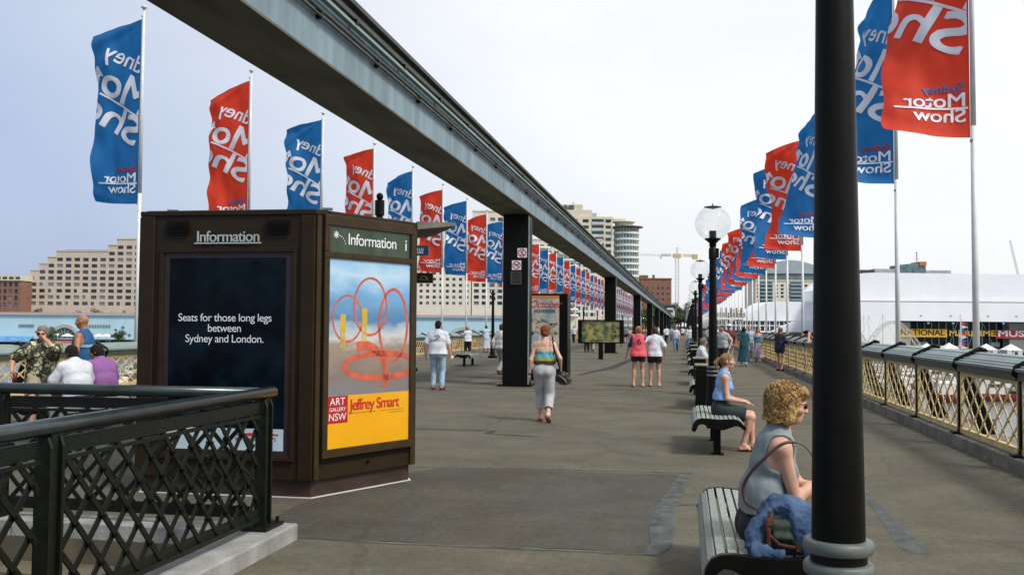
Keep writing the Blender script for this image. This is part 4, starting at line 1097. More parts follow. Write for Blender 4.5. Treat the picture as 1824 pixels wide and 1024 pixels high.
    # art poster: plain abstract stand-in above, the gallery's lettering below
    def grad(name, stops, rough=.12):
        Mm = bpy.data.materials.new(name); Mm.use_nodes = True; n = Mm.node_tree.nodes; l = Mm.node_tree.links; b_ = n['Principled BSDF']; b_.inputs['Roughness'].default_value = rough
        c = n.new('ShaderNodeTexCoord'); s = n.new('ShaderNodeSeparateXYZ'); z = n.new('ShaderNodeTexNoise'); z.inputs['Scale'].default_value = 3.0; z.inputs['Detail'].default_value = 5
        mpp = n.new('ShaderNodeMapping'); mpp.inputs['Scale'].default_value = (1, 1, 2.5); l.new(c.outputs['Object'], mpp.inputs[0]); l.new(mpp.outputs[0], z.inputs[0])
        l.new(c.outputs['Object'], s.inputs[0]); a = n.new('ShaderNodeMath'); a.operation = 'MULTIPLY_ADD'; a.inputs[1].default_value = .35; l.new(z.outputs[0], a.inputs[0]); l.new(s.outputs[2], a.inputs[2])
        mr_ = n.new('ShaderNodeMapRange'); mr_.inputs[1].default_value = .93+.17; mr_.inputs[2].default_value = 2.225+.17; l.new(a.outputs[0], mr_.inputs[0])
        r = n.new('ShaderNodeValToRGB'); l.new(mr_.outputs[0], r.inputs[0]); el = r.color_ramp.elements
        el[0].position = stops[0][0]; el[0].color = stops[0][1]+(1,); el[1].position = stops[-1][0]; el[1].color = stops[-1][1]+(1,)
        for p, cc in stops[1:-1]: e_ = el.new(p); e_.color = cc+(1,)
        l.new(r.outputs[0], b_.inputs['Base Color']); return Mm
    q = MB(); fbox(q, M2, .155, 1.255, .93, 2.225, -.02, .004)
    art = q.build('poster', grad('poster_sky', [(0, (.20, .19, .20)), (.16, (.22, .17, .14)), (.34, (.32, .25, .20)), (.42, (.55, .55, .54)), (.50, (.32, .42, .50)), (.56, (.07, .19, .36)), (.76, (.16, .38, .62)), (.90, (.45, .62, .75)), (1, (.28, .50, .72))]), root)
    art['label'] = 'bright exhibition poster, blue and grey above a yellow band'
    hose = mat('hose_orange', (.55, .10, .05), .4, .2)
    q = MB()
    def arc(c, rx_, rz_, a0, a1, w0, w1, n=26):
        ps = []
        for i in range(n+1):
            t = a0+(a1-a0)*i/n; ps.append((c[0]+rx_*math.cos(t), c[1]+rz_*math.sin(t), w0+(w1-w0)*i/n, t))
        for i in range(n):
            qd = []
            for (p, sg_) in ((ps[i], -1), (ps[i+1], -1), (ps[i+1], 1), (ps[i], 1)):
                u = min(1.25, max(.16, p[0]+sg_*p[2]*math.cos(p[3]))); z = min(2.22, max(.935, p[1]+sg_*p[2]*math.sin(p[3]))); qd.append(M2 @ Vector((u, z, .0052)))
            q.add(qd, [(0, 1, 2, 3)])
    arc((.40, 1.66), .19, .22, 0, 6.28, .010, .010); arc((.70, 1.78), .22, .28, 0, 6.28, .012, .012); arc((1.02, 1.60), .20, .36, 0, 6.28, .016, .016)
    arc((.86, 1.20), .50, .12, 0, 6.28, .030, .030); arc((.62, 1.10), .30, .30, -.4, 1.9, .030, .050)
    q.build('poster_art', hose, art, fix=False)
    q = MB(); 
    for u, z in ((.62, 1.66), (.34, 1.60)):
        fbox(q, M2, u-.035, u+.035, z-.07, z+.10, .003, .0056); fbox(q, M2, u-.03, u-.006, z-.22, z-.07, .003, .0056); fbox(q, M2, u+.006, u+.03, z-.22, z-.07, .003, .0056)
    q.build('poster_figures', mat('figure_yellow', (.55, .38, .03), .4), art)
    yel = mat('poster_yellow', (.78, .37, .008), .2, .05, 2)
    q = MB(); fbox(q, M2, .155, 1.255, .44, .93, -.02, .0045); yb = q.build('poster_band', yel, root)
    red = mat('poster_red', (.42, .012, .015), .3, .05); q = MB(); fbox(q, M2, .157, .415, .675, .929, .002, .0060); q.build('red_square', red, yb)
    tx('ART', .098, .285, .845, .0068, letter_w, yb, M2, align='CENTER', space=1.05); tx('GALLERY', .052, .287, .787, .0068, letter_w, yb, M2, align='CENTER', space=.98); tx('NSW', .098, .285, .700, .0068, letter_w, yb, M2, align='CENTER')
    tx('Jeffrey Smart', .150, .442, .785, .0055, mat('poster_text_red', (.52, .03, .02), .4), yb, M2, bold=.022, space=.88)
    q = MB()
    for u0_, u1_, z in ((.45, .78, .752), (.84, 1.18, .752), (.96, 1.18, .728)): 
        u = u0_
        while u < u1_: fbox(q, M2, u, u+.018, z, z+.007, .003, .0058); u += .024
    q.build('small_print', mat('small_print', (.25, .14, .02), .5), yb)
    q = MB(); c = M2 @ Vector((.70, .27, .006)); n3 = M2.to_3x3() @ Vector((0, 0, 1)); q.cyl(c-n3*.01, c+n3*.006, .014, n=10); q.build('lock', black_iron, root)
    # third face with a thin projecting canopy and a dark window
    M3, L3 = face(2); q = MB(); fbox(q, M3, .1, L3-.1, .5, 2.3, -.02, .006); q.build('window', glass_dark, root)
    q = MB(); q.add([M3 @ Vector(p) for p in ((.0, 2.60, .0), (L3, 2.60, 0), (L3, 2.68, 0), (0, 2.68, 0), (0.05, 2.655, .42), (L3-.05, 2.655, .42), (L3-.05, 2.69, .42), (.05, 2.69, .42))], [(0, 1, 2, 3), (4, 7, 6, 5), (0, 4, 5, 1), (3, 2, 6, 7), (0, 3, 7, 4), (1, 5, 6, 2)]); q.build('canopy', stone, root)
    for i in (3, 4, 5):
        Mi, Li = face(i); q = MB(); fbox(q, Mi, .14, Li-.14, .5, 2.25, -.01, .01); q.build('panel', kiosk_lit, root)
    q = MB()
    for (x, y) in ((-4.85, 8.2), (-3.3, 8.25), (-2.95, 9.2)): q.box((x, y, ZT+.018), (.10, .05, .02), rz=.4)
    q.build('roof_clip', grey_green, root)
kiosk()
# finger post behind the kiosk
fp = thing('finger_post', 'slim dark finger post with ball finial and two arms behind the kiosk', 'signpost', (-3.86, 11.43, 0))
q = MB(); q.lathe([(.12, 0), (.12, .05), (.05, .08), (.045, 3.0), (.062, 3.01), (.062, 3.2), (.03, 3.21)], n=14); q.lathe([(.01, 3.2), (.035, 3.215), (.048, 3.25), (.035, 3.285), (.005, 3.30)], n=12); smooth_auto(q.build('post', black_iron, fp))
for s, z, ln, cm, tc_ in (('Museum', 2.55, .62, mat('arm_blue', (.01, .045, .10), .4), letter_w), ('Cruises', 2.20, .68, mat('arm_black', (.008, .008, .007), .4), mat('arm_gold', (.45, .36, .14), .5))):
    q = MB(); q.box2((.04, -.012, z-.065), (.04+ln, .012, z+.065)); a = q.build('arm', cm, fp)
    for sg in (-1, 1):
        M = frame((.07 if sg < 0 else .04+ln-.03, sg*.0135, z-.03), (1 if sg < 0 else -1, 0, 0), (0, 0, 1)); put_text('lettering', s, .105, M, tc_, a, space=.95)
        q = MB(); u0_ = .04+ln-.12 if sg < 0 else .12
        if s == 'Cruises':
            for i in range(8):
                t0, t1 = math.pi*i/8, math.pi*(i+1)/8; q.bar((u0_+.05*math.cos(t0), sg*.014, z-.02+.04*math.sin(t0)), (u0_+.05*math.cos(t1), sg*.014, z-.02+.04*math.sin(t1)), .002, .01, up=(0, 1, 0))
            q.bar((u0_-.06, sg*.014, z-.022), (u0_+.06, sg*.014, z-.022), .002, .008, up=(0, 1, 0))
        else:
            for i in range(5): q.bar((u0_-.04+.02*i, sg*.014, z-.035), (u0_-.05+.025*i, sg*.014, z+.03), .002, .006)
            q.bar((u0_-.05, sg*.014, z-.035), (u0_+.05, sg*.014, z-.035), .002, .006)
        q.build('emblem', tc_, a)

# poster pillar and map board further on
pp_ = thing('poster_pillar', 'tall black framed poster pillar behind the nearest column, headed October', 'poster stand', (-4.25, 27.2, 0))
q = MB(); q.box2((-.85, 0, 0), (.87, .75, 2.56)); bevel(q.build('case', black_iron, pp_), .01)
pmx = mat('october_poster', (.30, .45, .46), .3, .25, 2.2, col2=(.60, .50, .38), lo=.38, hi=.62, detail=6)
q = MB(); q.box2((-.72, -.012, .35), (.62, 0.0, 2.42)); pz = q.build('poster', pmx, pp_)
q = MB(); q.box2((-.72, -.016, 2.42), (.62, -.001, 2.50)); q.build('poster_header', mat('october_orange', (.65, .2, .02), .4), pz)
put_text('lettering', 'October', .30, frame((-.28, -.018, 2.15), (1, 0, 0), (0, 0, 1)), mat('october_red', (.5, .02, .03), .4), pz, shear=.3, space=.9)
q = MB()
rnd = random.Random(4)
for j in range(3): 
    for i in range(10): q.box((-.1+.065*i, -.017, 2.08-.035*j), (.05, .004, .014))
q.build('small_print', letter_b, pz)
q = MB()
for i in range(46):
    x, z = rnd.uniform(-.62, .55), rnd.uniform(.5, 1.9); q.box((x, -.0145, z), (rnd.uniform(.08, .25), .003, rnd.uniform(.02, .10)), M=Matrix.Rotation(rnd.uniform(-.4, .4), 3, 'Y'))
q.build('picture_marks', mat('picture_marks', (.12, .25, .32), .4, .8, 3, col2=(.55, .40, .22), lo=.4, hi=.6), pz)
mb = thing('map_board', 'wide black framed landscape map board on one post with a green map', 'notice board', (-4.03, 45.6, 0))
q = MB(); q.box2((-.11, -.06, 0), (.11, .06, .82)); q.build('post', black_iron, mb)
q = MB(); q.box2((-1.12, -.08, .78), (1.12, .08, .84)); q.box2((-1.12, -.08, 1.85), (1.12, .08, 1.93)); q.box2((-1.12, -.08, .84), (-.93, .08, 1.85)); q.box2((.93, -.08, .84), (1.12, .08, 1.85)); q.build('frame', black_iron, mb)
q = MB(); q.box2((-.925, -.05, .845), (.925, .05, 1.845)); mm_ = q.build('map_sheet', mat('map_print', (.10, .17, .09), .35, .5, 3.0, col2=(.36, .34, .10), lo=.42, hi=.62, detail=7), mb)
q = MB()
for i in range(30): q.box((rnd.uniform(-.8, .8), -.0505, rnd.uniform(1.05, 1.78)), (rnd.uniform(.03, .22), .002, rnd.uniform(.01, .06)), M=Matrix.Rotation(rnd.uniform(-.7, .7), 3, 'Y'))
q.build('map_marks', mat('map_marks', (.05, .16, .20), .5, .8, 4, col2=(.40, .10, .03), lo=.45, hi=.6), mm_)
q = MB()
for i in range(18): q.box((-.55+.065*i, -.0515, .925), (.042, .003, .035))
q.build('caption_line', letter_b, mm_)

# ------------------------------------------------------------------ lamps
def globe_glass():
    M = bpy.data.materials.new('clear_globe'); M.use_nodes = True; n = M.node_tree.nodes; l = M.node_tree.links; n.clear()
    o = n.new('ShaderNodeOutputMaterial'); t = n.new('ShaderNodeBsdfTransparent'); g = n.new('ShaderNodeBsdfGlossy'); d = n.new('ShaderNodeBsdfDiffuse'); t.inputs[0].default_value = (.97, .98, .98, 1)
    g.inputs[0].default_value = (.9, .9, .9, 1); g.inputs['Roughness'].default_value = .03; d.inputs[0].default_value = (.5, .52, .54, 1)
    z = n.new('ShaderNodeTexNoise'); z.inputs['Scale'].default_value = 5; lw = n.new('ShaderNodeLayerWeight'); lw.inputs[0].default_value = .25; fr = n.new('ShaderNodeMath'); fr.operation = 'MULTIPLY'; fr.inputs[1].default_value = .35; l.new(lw.outputs['Facing'], fr.inputs[0])
    m1 = n.new('ShaderNodeMixShader'); m2 = n.new('ShaderNodeMixShader'); l.new(fr.outputs[0], m1.inputs[0]); l.new(t.outputs[0], m1.inputs[1]); l.new(g.outputs[0], m1.inputs[2])
    r = n.new('ShaderNodeMapRange'); r.inputs[1].default_value = .4; r.inputs[2].default_value = .8; r.inputs[3].default_value = .03; r.inputs[4].default_value = .14; l.new(z.outputs[0], r.inputs[0]); l.new(r.outputs[0], m2.inputs[0])
    l.new(m1.outputs[0], m2.inputs[1]); l.new(d.outputs[0], m2.inputs[2]); l.new(m2.outputs[0], o.inputs[0]); return M
gg = globe_glass()
RS = lambda z: .086-.0135*(z-.95)
q = MB(); q.lathe([(RS(.88), .88), (RS(2.9), 2.9), (RS(2.9), 2.91)], n=28); q.lathe([(.064, 2.84), (.074, 2.85), (.074, 3.03), (.06, 3.05), (.055, 3.08), (.07, 3.09), (.07, 3.105), (.055, 3.12), (.07, 3.13), (.07, 3.145), (.09, 3.16), (.12, 3.19), (.145, 3.20), (.145, 3.225), (.02, 3.225)], n=28)
q.box((.085, 0, 2.955), (.05, .09, .17)); shaft_m = q.mesh('shaft', black_iron)
q = MB(); q.lathe([(.24, 0), (.24, .10), (.20, .13), (.15, .16), (.125, .30), (.11, .60), (.105, .66)], n=28); ped_m = q.mesh('pedestal', black_iron)
q = MB()
for z in (.88, .806, .732): q.lathe([(.09, z-.026), (.108, z-.024), (.114, z-.014), (.114, z+.006), (.108, z+.015), (.088, z+.018)], n=36)
rings_m = q.mesh('collar_rings', grey_green)
q = MB(); q.lathe([(.088, .64), (.092, .65), (.092, .87), (.087, .88)], n=28); core_m = q.mesh('collar_core', black_iron)
q = MB(); q.lathe([(.065, 3.225), (.065, 3.36), (.055, 3.365), (.005, 3.37)], n=16); ins_m = q.mesh('lamp_holder', green_iron)
q = MB(); q.lathe([(.32*math.sin(a), 3.50-.32*math.cos(a)) for a in [RAD(20+i*160/18) for i in range(19)]], n=28); gl_m = q.mesh('globe', gg, True)
q = MB(); q.lathe([(.005, 3.76), (.06, 3.775), (.12, 3.79), (.165, 3.802), (.12, 3.812), (.02, 3.82), (.012, 3.86), (.004, 3.87)], n=20); cp_m = q.mesh('globe_cap', grey_green, True)
def lamp(x, y, label, group):
    r = thing('street_lamp', label, 'street lamp', (x, y, 0), 0, group)
    for nm, me in (('shaft', shaft_m), ('pedestal', ped_m), ('collar_rings', rings_m), ('collar_core', core_m), ('lamp_holder', ins_m), ('globe', gl_m), ('globe_cap', cp_m)):
        o = obj(nm, me, r)
        if nm in ('shaft', 'pedestal', 'collar_rings', 'collar_core'): smooth_auto(o, 35)
    return r
for i in range(0, 20):
    lab = ('thick black lamp post in the near foreground, with pale ringed collar', 'black lamp post with clear globe standing beside the nearest bin', 'third lamp post from the camera in the bench row', 'fourth lamp post from the camera in the bench row')[i] if i < 4 else ('%s lamp post from the camera in the bench row' % ORD[i] if i < 12 else 'black globe lamp post far along the bench row')
    lamp(.505, 3.3+14.1*i, lab, 'lamp posts in the bench row')
for i in range(2, 20):
    lab = 'black globe lamp post left of the nearest column, by the left railing' if i == 3 else '%s lamp post, counted from the camera, along the left railing' % ORD[i-2] if i < 14 else 'small far black globe lamp post along the left railing'
    lamp(-9.42, 3.3+14.1*i, lab, 'lamp posts on the left side')

# ------------------------------------------------------------------ benches
def bench_meshes():
    prof = [(0.0, -.115), (.008, -.07), (.035, -.028), (.08, -.006), (.135, 0), (.19, -.003), (.245, -.008), (.30, -.011), (.355, -.011), (.41, -.008), (.465, -.004), (.52, -.006), (.57, -.025), (.605, -.062)]
    LN = 1.98; S = []
    for i, (x, z) in enumerate(prof):
        a = prof[max(0, i-1)]; c = prof[min(len(prof)-1, i+1)]; ang = math.atan2(c[1]-a[1], c[0]-a[0])
        q = MB(); q.box((0, 0, 0), (.041, LN-.07, .022)); S.append(((x, z), ang))
    q = MB(); q.box((0, 0, 0), (.041, LN-.07, .022)); sm = q.mesh('slat', slat_m)
    # end iron: outline follows the slats
    top = [(-.022, -.125)]+[(x-.004, z+.014) for x, z in prof]+[(.635, -.075), (.65, -.10)]
    low = [(.63, -.125), (.60, -.115), (.57, -.085), (.52, -.075), (.46, -.095), (.40, -.12), (.36, -.13), (.26, -.13), (.20, -.10), (.13, -.065), (.09, -.062), (.06, -.085), (.045, -.125), (.03, -.155), (0, -.16)]
    q = MB(); q.xz(top+low, -.02, .02); em = q.mesh('end_iron', black_iron)
    q = MB(); q.box2((-.045, -.045, -.44), (.045, .045, -.12)); q.box2((-.13, -.045, -.135), (.13, .045, -.09)); q.box2((-.08, -.08, -.46), (.08, .08, -.445)); lm = q.mesh('leg', black_iron)
    q = MB(); q.box2((.27, -LN/2+.05, -.075), (.33, LN/2-.05, -.035)); q.box2((.12, -LN/2+.04, -.045), (.15, LN/2-.04, -.022)); q.box2((.46, -LN/2+.04, -.05), (.49, LN/2-.04, -.026)); cm = q.mesh('bearer', black_iron)
    return S, sm, em, lm, cm, LN
BM = bench_meshes()
def bench(x, y, label, group, flip=False, sy=1.0):
    S, sm, em, lm, cm, LN = BM
    r = thing('bench', label, 'bench', (x, y, .46), RAD(180) if flip else 0, group)
    for (p, ang) in S:
        o = obj('slat', sm, r, (p[0], 0, p[1])); o.rotation_euler = (0, -ang, 0)
    for s in (-1, 1): bevel(obj('end_iron', em, r, (0, s*LN/2, 0)), .006, 2)
    obj('bearer', cm, r)
    for s in (-1, 1): obj('leg', lm, r, (.30, s*.72, 0))
    return r
for i in range(0, 14):
    if i in (2,): pass
    y = 5.82+7.05*i
    lab = ['slatted bench in the foreground, woman and denim jacket on it', 'second slatted bench, girl in blue top sitting on it'][i] if i < 2 else 'slatted bench in the row under the right lamp posts'
    if i >= 2: lab = '%s slatted bench from the camera in the lamp post row' % ORD[i] if i < 12 else 'slatted bench at the far end of the lamp post row'
    bench(.10, y, lab, 'benches in the lamp post row')
lb = [(-8.55, 12.4, 'bench behind the stair opening with two youths sitting on it'), (-8.2, 26.2, 'bench just right of the white shirted man'), (-8.25, 36.6, 'empty bench between the left column and the railing walkers')]
for x, y, lab in lb: bench(x, y, lab, 'benches on the left side', flip=True)
# bins
def bin_(y, label):
    r = thing('litter_bin', label, 'bin', (.35, y, 0), 0, 'bins in the bench row')
    q = MB(); q.box2((-.15, -.2, .02), (.15, .2, .80)); bevel(q.build('body', black_iron, r), .02, 2)
    q = MB(); q.box2((-.135, -.185, .80), (.135, .185, .84)); q.build('slot', black_iron, r)
    q = MB(); q.box2((-.165, -.215, .84), (.165, .215, .89)); bevel(q.build('lid', mat('bin_lid', (.22, .19, .13), .5, .2), r), .02, 2)
for i, y in enumerate((18.6, 22.7, 31.6, 38, 45.9)): bin_(y, ['nearest black litter bin with pale lid, beside the lamp post', 'second black litter bin, just behind the nearest one'][i] if i < 2 else ['', '', 'third', 'fourth', 'fifth'][i]+' black litter bin from the camera in the bench row')
# ------------------------------------------------------------------ shores
land_m = mat('quay_paving', (.22, .20, .17), .9, .25, .05); grass_m = mat('hill_green', (.05, .075, .03), .95, .5, .02, col2=(.10, .10, .06))
def cw(px, D, z=0.0):
    """world point under pixel column px at depth D, height z"""
    p = atD(px, 580, D); return Vector((p.x, p.y, z))
def land(name, pts, zt, zb=-9, material=land_m):
    q = MB(); q.prism([(p[0], p[1]) for p in pts], zb, zt); return struct(q.build(name, material))
land('ground', [(-700, 150), cw(-250, 232), cw(300, 238), cw(960, 245), (-22, 330), (-22, 1200), (-900, 1200)], -4.2)
land('ground', [(12, 345), cw(1300, 268), cw(1900, 262), cw(2600, 262), (900, 1300), (12, 1300)], -6.0)
land('ground', [(-40, 325.5), (25, 325.5), (60, 900), (-200, 900)], -.02)
land('hill', [(-300, 700), (500, 640), (900, 1500), (-900, 1500)], 2.0, material=grass_m)
# ------------------------------------------------------------------ trees
leafc = [mat('foliage_dark', (.030, .055, .018), .8, .45, 3), mat('foliage_mid', (.05, .085, .025), .8, .4, 3), mat('foliage_light', (.085, .12, .035), .8, .4, 3)]
bark = mat('bark', (.09, .065, .045), .9, .3, 10)
TM = {}
def tree_meshes(seed, kind):
    if (seed, kind) in TM: return TM[(seed, kind)]
    rnd = random.Random(seed*7+kind); q = MB(); q.tube([(0, 0, -.3), (.1, .05, 1.6), (0, .15, 3.2), (.15, 0, 4.6)], [.32, .24, .17, .07], 7)
    cl = []
    for i in range(8):
        a = rnd.uniform(0, 6.28); el = rnd.uniform(.3, 1.2); L_ = rnd.uniform(1.6, 3.0); z0 = rnd.uniform(2.0, 4.0)
        e_ = Vector((math.cos(a)*math.cos(el)*L_, math.sin(a)*math.cos(el)*L_, z0+math.sin(el)*L_)); q.tube([(0, .1, z0), Vector((0, .1, z0)).lerp(e_, .5)+Vector((0, 0, .15)), e_], [.1, .06, .02], 5); cl.append(e_)
    tk = q.mesh('trunk', bark, True)
    for i in range(26): cl.append(Vector((rnd.gauss(0, 1.35), rnd.gauss(0, 1.35), 4.6+rnd.gauss(0, 1.15))))
    q = MB()
    for c in cl:
        r_ = rnd.uniform(.5, 1.05)
        for j in range(70):
            d = Vector((rnd.gauss(0, 1), rnd.gauss(0, 1), rnd.gauss(0, .8))).normalized()*r_*rnd.uniform(.55, 1.08); p = c+d; s = rnd.uniform(.10, .22)
            n_ = (d.normalized()+Vector((rnd.uniform(-.8, .8), rnd.uniform(-.8, .8), rnd.uniform(-.3, .8)))).normalized(); x = n_.orthogonal().normalized(); x.rotate(Matrix.Rotation(rnd.uniform(0, 6), 3, n_)); y = n_.cross(x)
            q.cur = rnd.choice((0, 0, 1)); q.add([p-x*s-y*s*.6, p+x*s-y*s*.5, p+x*s*.7+y*s*.7, p-x*s*.6+y*s*.8], [(0, 1, 2, 3)])
    fm = q.mesh('crown', [leafc[kind], leafc[(kind+1) % 3]], fix=False); TM[(seed, kind)] = (tk, fm); return tk, fm
def tree(p, s, label, group, seed=0, kind=0, sz=1.0):
    r = thing('tree', label, 'tree', p, random.uniform(0, 6.28), group); tk, fm = tree_meshes(seed, kind)
    r.scale = (s, s, s*sz); obj('trunk', tk, r); obj('crown', fm, r); return r
for i in range(26):
    px = random.uniform(1150, 1262); D = random.uniform(335, 440)
    tree(cw(px, D, 0), random.uniform(1.0, 1.5)*D/400, 'leafy green tree beyond the far end of the bridge', 'trees beyond the far end of the bridge', i % 3, i % 3)
for i, px in enumerate((18, 58, 68, 130, 150, 168, 200, 225, 300)):
    tree(cw(px, 300, -4.2), .95+.1*(i % 3), '%s round green tree from the left in front of the stepped hotel' % ORD[i].replace('nearest', 'first'), 'trees in front of the stepped hotel', i % 3, 1, 1.25)
for i, px in enumerate((90, 212, 780, 858, 905)):
    tree(cw(px, 236, -4.2), .62, '%s small green tree from the left before the pale blue mall' % ORD[i].replace('nearest', 'first'), 'trees on the left quay', i % 3, 2)
for i in range(10):
    tree(cw(random.uniform(1270, 1460), 520, -1), random.uniform(1.2, 1.6), 'dark tree on the skyline between the flagpoles', 'trees behind the right shore', i % 3, 0)

# ------------------------------------------------------------------ buildings
def slab_wall(q, u0, u1, z0, z1, holes, dep=.35):
    """front wall with rectangular openings and reveals; local x=u, y=depth, z"""
    us = sorted({u0, u1} | {h[0] for h in holes} | {h[1] for h in holes}); zs = sorted({z0, z1} | {h[2] for h in holes} | {h[3] for h in holes})
    us = [u for u in us if u0 <= u <= u1]; zs = [z for z in zs if z0 <= z <= z1]
    H = set()
    for h in holes:
        for i in range(len(us)-1):
            if us[i] >= h[0]-1e-6 and us[i+1] <= h[1]+1e-6:
                for j in range(len(zs)-1):
                    if zs[j] >= h[2]-1e-6 and zs[j+1] <= h[3]+1e-6: H.add((i, j))
    for i in range(len(us)-1):
        for j in range(len(zs)-1):
            if (i, j) not in H: q.quad((us[i], 0, zs[j]), (us[i+1], 0, zs[j]), (us[i+1], 0, zs[j+1]), (us[i], 0, zs[j+1]))
    for a, b_, c, d in holes:
        q.quad((a, 0, c), (a, dep, c), (a, dep, d), (a, 0, d)); q.quad((b_, 0, c), (b_, 0, d), (b_, dep, d), (b_, dep, c)); q.quad((a, 0, c), (b_, 0, c), (b_, dep, c), (a, dep, c)); q.quad((a, 0, d), (a, dep, d), (b_, dep, d), (b_, 0, d))
def place(px, D, z=0): p = cw(px, D, z); return p
cam_rz = YAW      # facades square to the view direction
pane_cache = {}
gl_a = glass_mat('window_glass_pale', (.16, .18, .17), .12); gl_b = glass_mat('window_glass_black', (.015, .018, .018), .15)
def pane(root, x, z, w_, h_, material, y=.30, name='window'):
    t_ = random.random(); material = gl_a if t_ < .16 else (gl_b if t_ < .55 else material)
    key = (round(w_, 2), round(h_, 2), material.name)
    if key not in pane_cache:
        q = MB(); q.box((0, 0, 0), (w_, .06, h_)); pane_cache[key] = q.mesh(name, material)
    return obj(name, pane_cache[key], root, (x, y, z))
hotel_m = mat('hotel_pink', (.50, .425, .345), .85, .06, .3); cream_m = mat('hotel_cream', (.66, .62, .52), .85, .05, .3); white_b = mat('white_render', (.72, .73, .72), .8, .04, .3); brick_m = mat('brick_red', (.22, .11, .075), .9, .15, .8); sand_m = mat('tower_sand', (.58, .53, .40), .85, .06, .3)
# stepped hotel
D = 440.; m_ = D/F_PX
o = place(35, D, -4.2); r = thing('stepped_hotel', 'pinkish stepped hotel with rows of square windows behind the mall', 'hotel', (o.x, o.y, 0), cam_rz)
hz = lambda y, x=130: (573.5+x*.007-y)*m_+1.6       # height of picture row y at this depth
steps = [(35, 51, 493), (51, 66.4, 482), (66.4, 81.8, 470), (81.8, 97.2, 458), (97.2, 189.6, 447), (189.6, 205, 436), (205, 328.2, 425), (328.2, 420, 447)]
q = MB(); q2 = MB(); wins = []
cols = [(37+15.4*i) for i in range(24)]
for (a, b_, yt) in steps:
    u0, u1 = (a-35)*m_, (b_-35)*m_; zt = hz(yt); holes = []
    for cx_ in cols:
        if cx_ >= a and cx_+10.6 <= b_:
            cx2 = min(cx_+10.2, b_-1)
            for k_ in range(13):
                yy = 543-11.2*k_
                if yy-11 < yt+1: break
                if (int(cx_*7+k_*13) % 19) == 0: hw_ = 6
                else: hw_ = 10.2
                holes.append(((cx_-35)*m_, min((cx_+hw_-35), cx2-35+0)*m_, hz(yy), hz(yy-6.3)))
    holes = [h for h in holes if h[1]-h[0] > 1]
    slab_wall(q, u0, u1, -4.2, zt, holes); wins += holes
    q2.box2((u0, 0, zt-.02), (u1, 26, zt)); q2.box2((u0, .02, -4.2), (u0+.05, 26, zt-.03)); q2.box2((u1-.05, .02, -4.2), (u1, 26, zt-.03)); q2.box2((u0-.3, -.25, zt), (u1+.3, .4, zt+.5))
q.build('wall', hotel_m, r, fix=False); q2.build('parapet', hotel_m, r)
for h in wins[:298]: pane(r, (h[0]+h[1])/2, (h[2]+h[3])/2, h[1]-h[0], h[3]-h[2], glass_dark)
q = MB()
for h in wins[298:]: q.box(((h[0]+h[1])/2, .3, (h[2]+h[3])/2), (h[1]-h[0], .06, h[3]-h[2]))
if q.v: stuff(q.build('window_bank', glass_dark, r))
q = MB(); q.box2(((108-35)*m_, 3, hz(447)), ((190-35)*m_, 12, hz(443.5))); q.build('roof_glazing', glass_teal, r)
q = MB(); q.cyl(((213-35)*m_, 4, hz(425)), ((213-35)*m_, 4, hz(421)), .4, n=6); q.build('roof_mast', white_paint, r)
# brick warehouse, far left
o = place(-60, 430, -4.2); r = thing('brick_warehouse', 'red brick warehouse with pale cornice at the left edge', 'building', (o.x, o.y, 0), cam_rz)
m2 = 430/F_PX; q = MB(); hs = []
for i in range(9):
    for j in range(4): hs.append(((4+10*i)*m2, (10+10*i)*m2, (573.5-546+12*j)*m2+1.6, (573.5-546+12*j+8)*m2+1.6))
slab_wall(q, 0, 95*m2, -4.2, (573.5-499)*m2+1.6, hs); q.box2((94.8*m2, .02, -4.2), (95*m2, 20, 20.5)); q.build('wall', brick_m, r, fix=False)
q = MB(); q.box2((-1, -.6, (573.5-499)*m2+1.6), (96*m2, 20, (573.5-489)*m2+1.6)); q.build('upper_storey', sand_m, r)
q = MB()
for i in range(8): q.box2(((6+11.5*i)*m2, -.62, (573.5-497)*m2+1.6), ((14+11.5*i)*m2, -.5, (573.5-492)*m2+1.6))
q.build('upper_windows', glass_dark, r)
for h in hs: pane(r, (h[0]+h[1])/2, (h[2]+h[3])/2, h[1]-h[0], h[3]-h[2], glass_teal)
# waterfront mall
D = 250.; m_ = D/F_PX; o = place(-160, D, -4.2); r = thing('waterfront_mall', 'long pale blue waterfront mall with two fanlight arches and awnings', 'shopping mall', (o.x, o.y, 0), cam_rz)
mall_m = mat('mall_wall', (.42, .62, .70), .7, .05, .2); mall_t = mat('mall_trim', (.30, .42, .47), .6, .08, .5); U = lambda px: (px+160)*m_; Z = lambda y: (574.5-y)*m_+1.6
q = MB(); q.box2((0, 0, Z(603)), (U(985), 30, Z(561))); wl = q.build('upper_wall', mall_m, r)
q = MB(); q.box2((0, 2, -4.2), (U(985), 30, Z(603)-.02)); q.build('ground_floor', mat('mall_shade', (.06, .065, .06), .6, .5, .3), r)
q = MB(); q.box2((-.3, -.5, Z(561)), (U(985)+.3, 30, Z(558.5))); q.box2((0, -.25, Z(604)), (U(985), 2, Z(602))); q.build('cornice', mall_t, r)
q = MB(); q.box2((0, 1.5, Z(558.5)), (U(985), 1.9, Z(555.8))); q.build('roof_parapet', mat('parapet_pink', (.45, .27, .25), .8), r)
for i in range(26):
    q = MB(); x = 4+i*6.1
    q.box2((x, 1.2, -4.2), (x+.5, 1.7, Z(603)-.03)); q.build('column', mall_t, r)
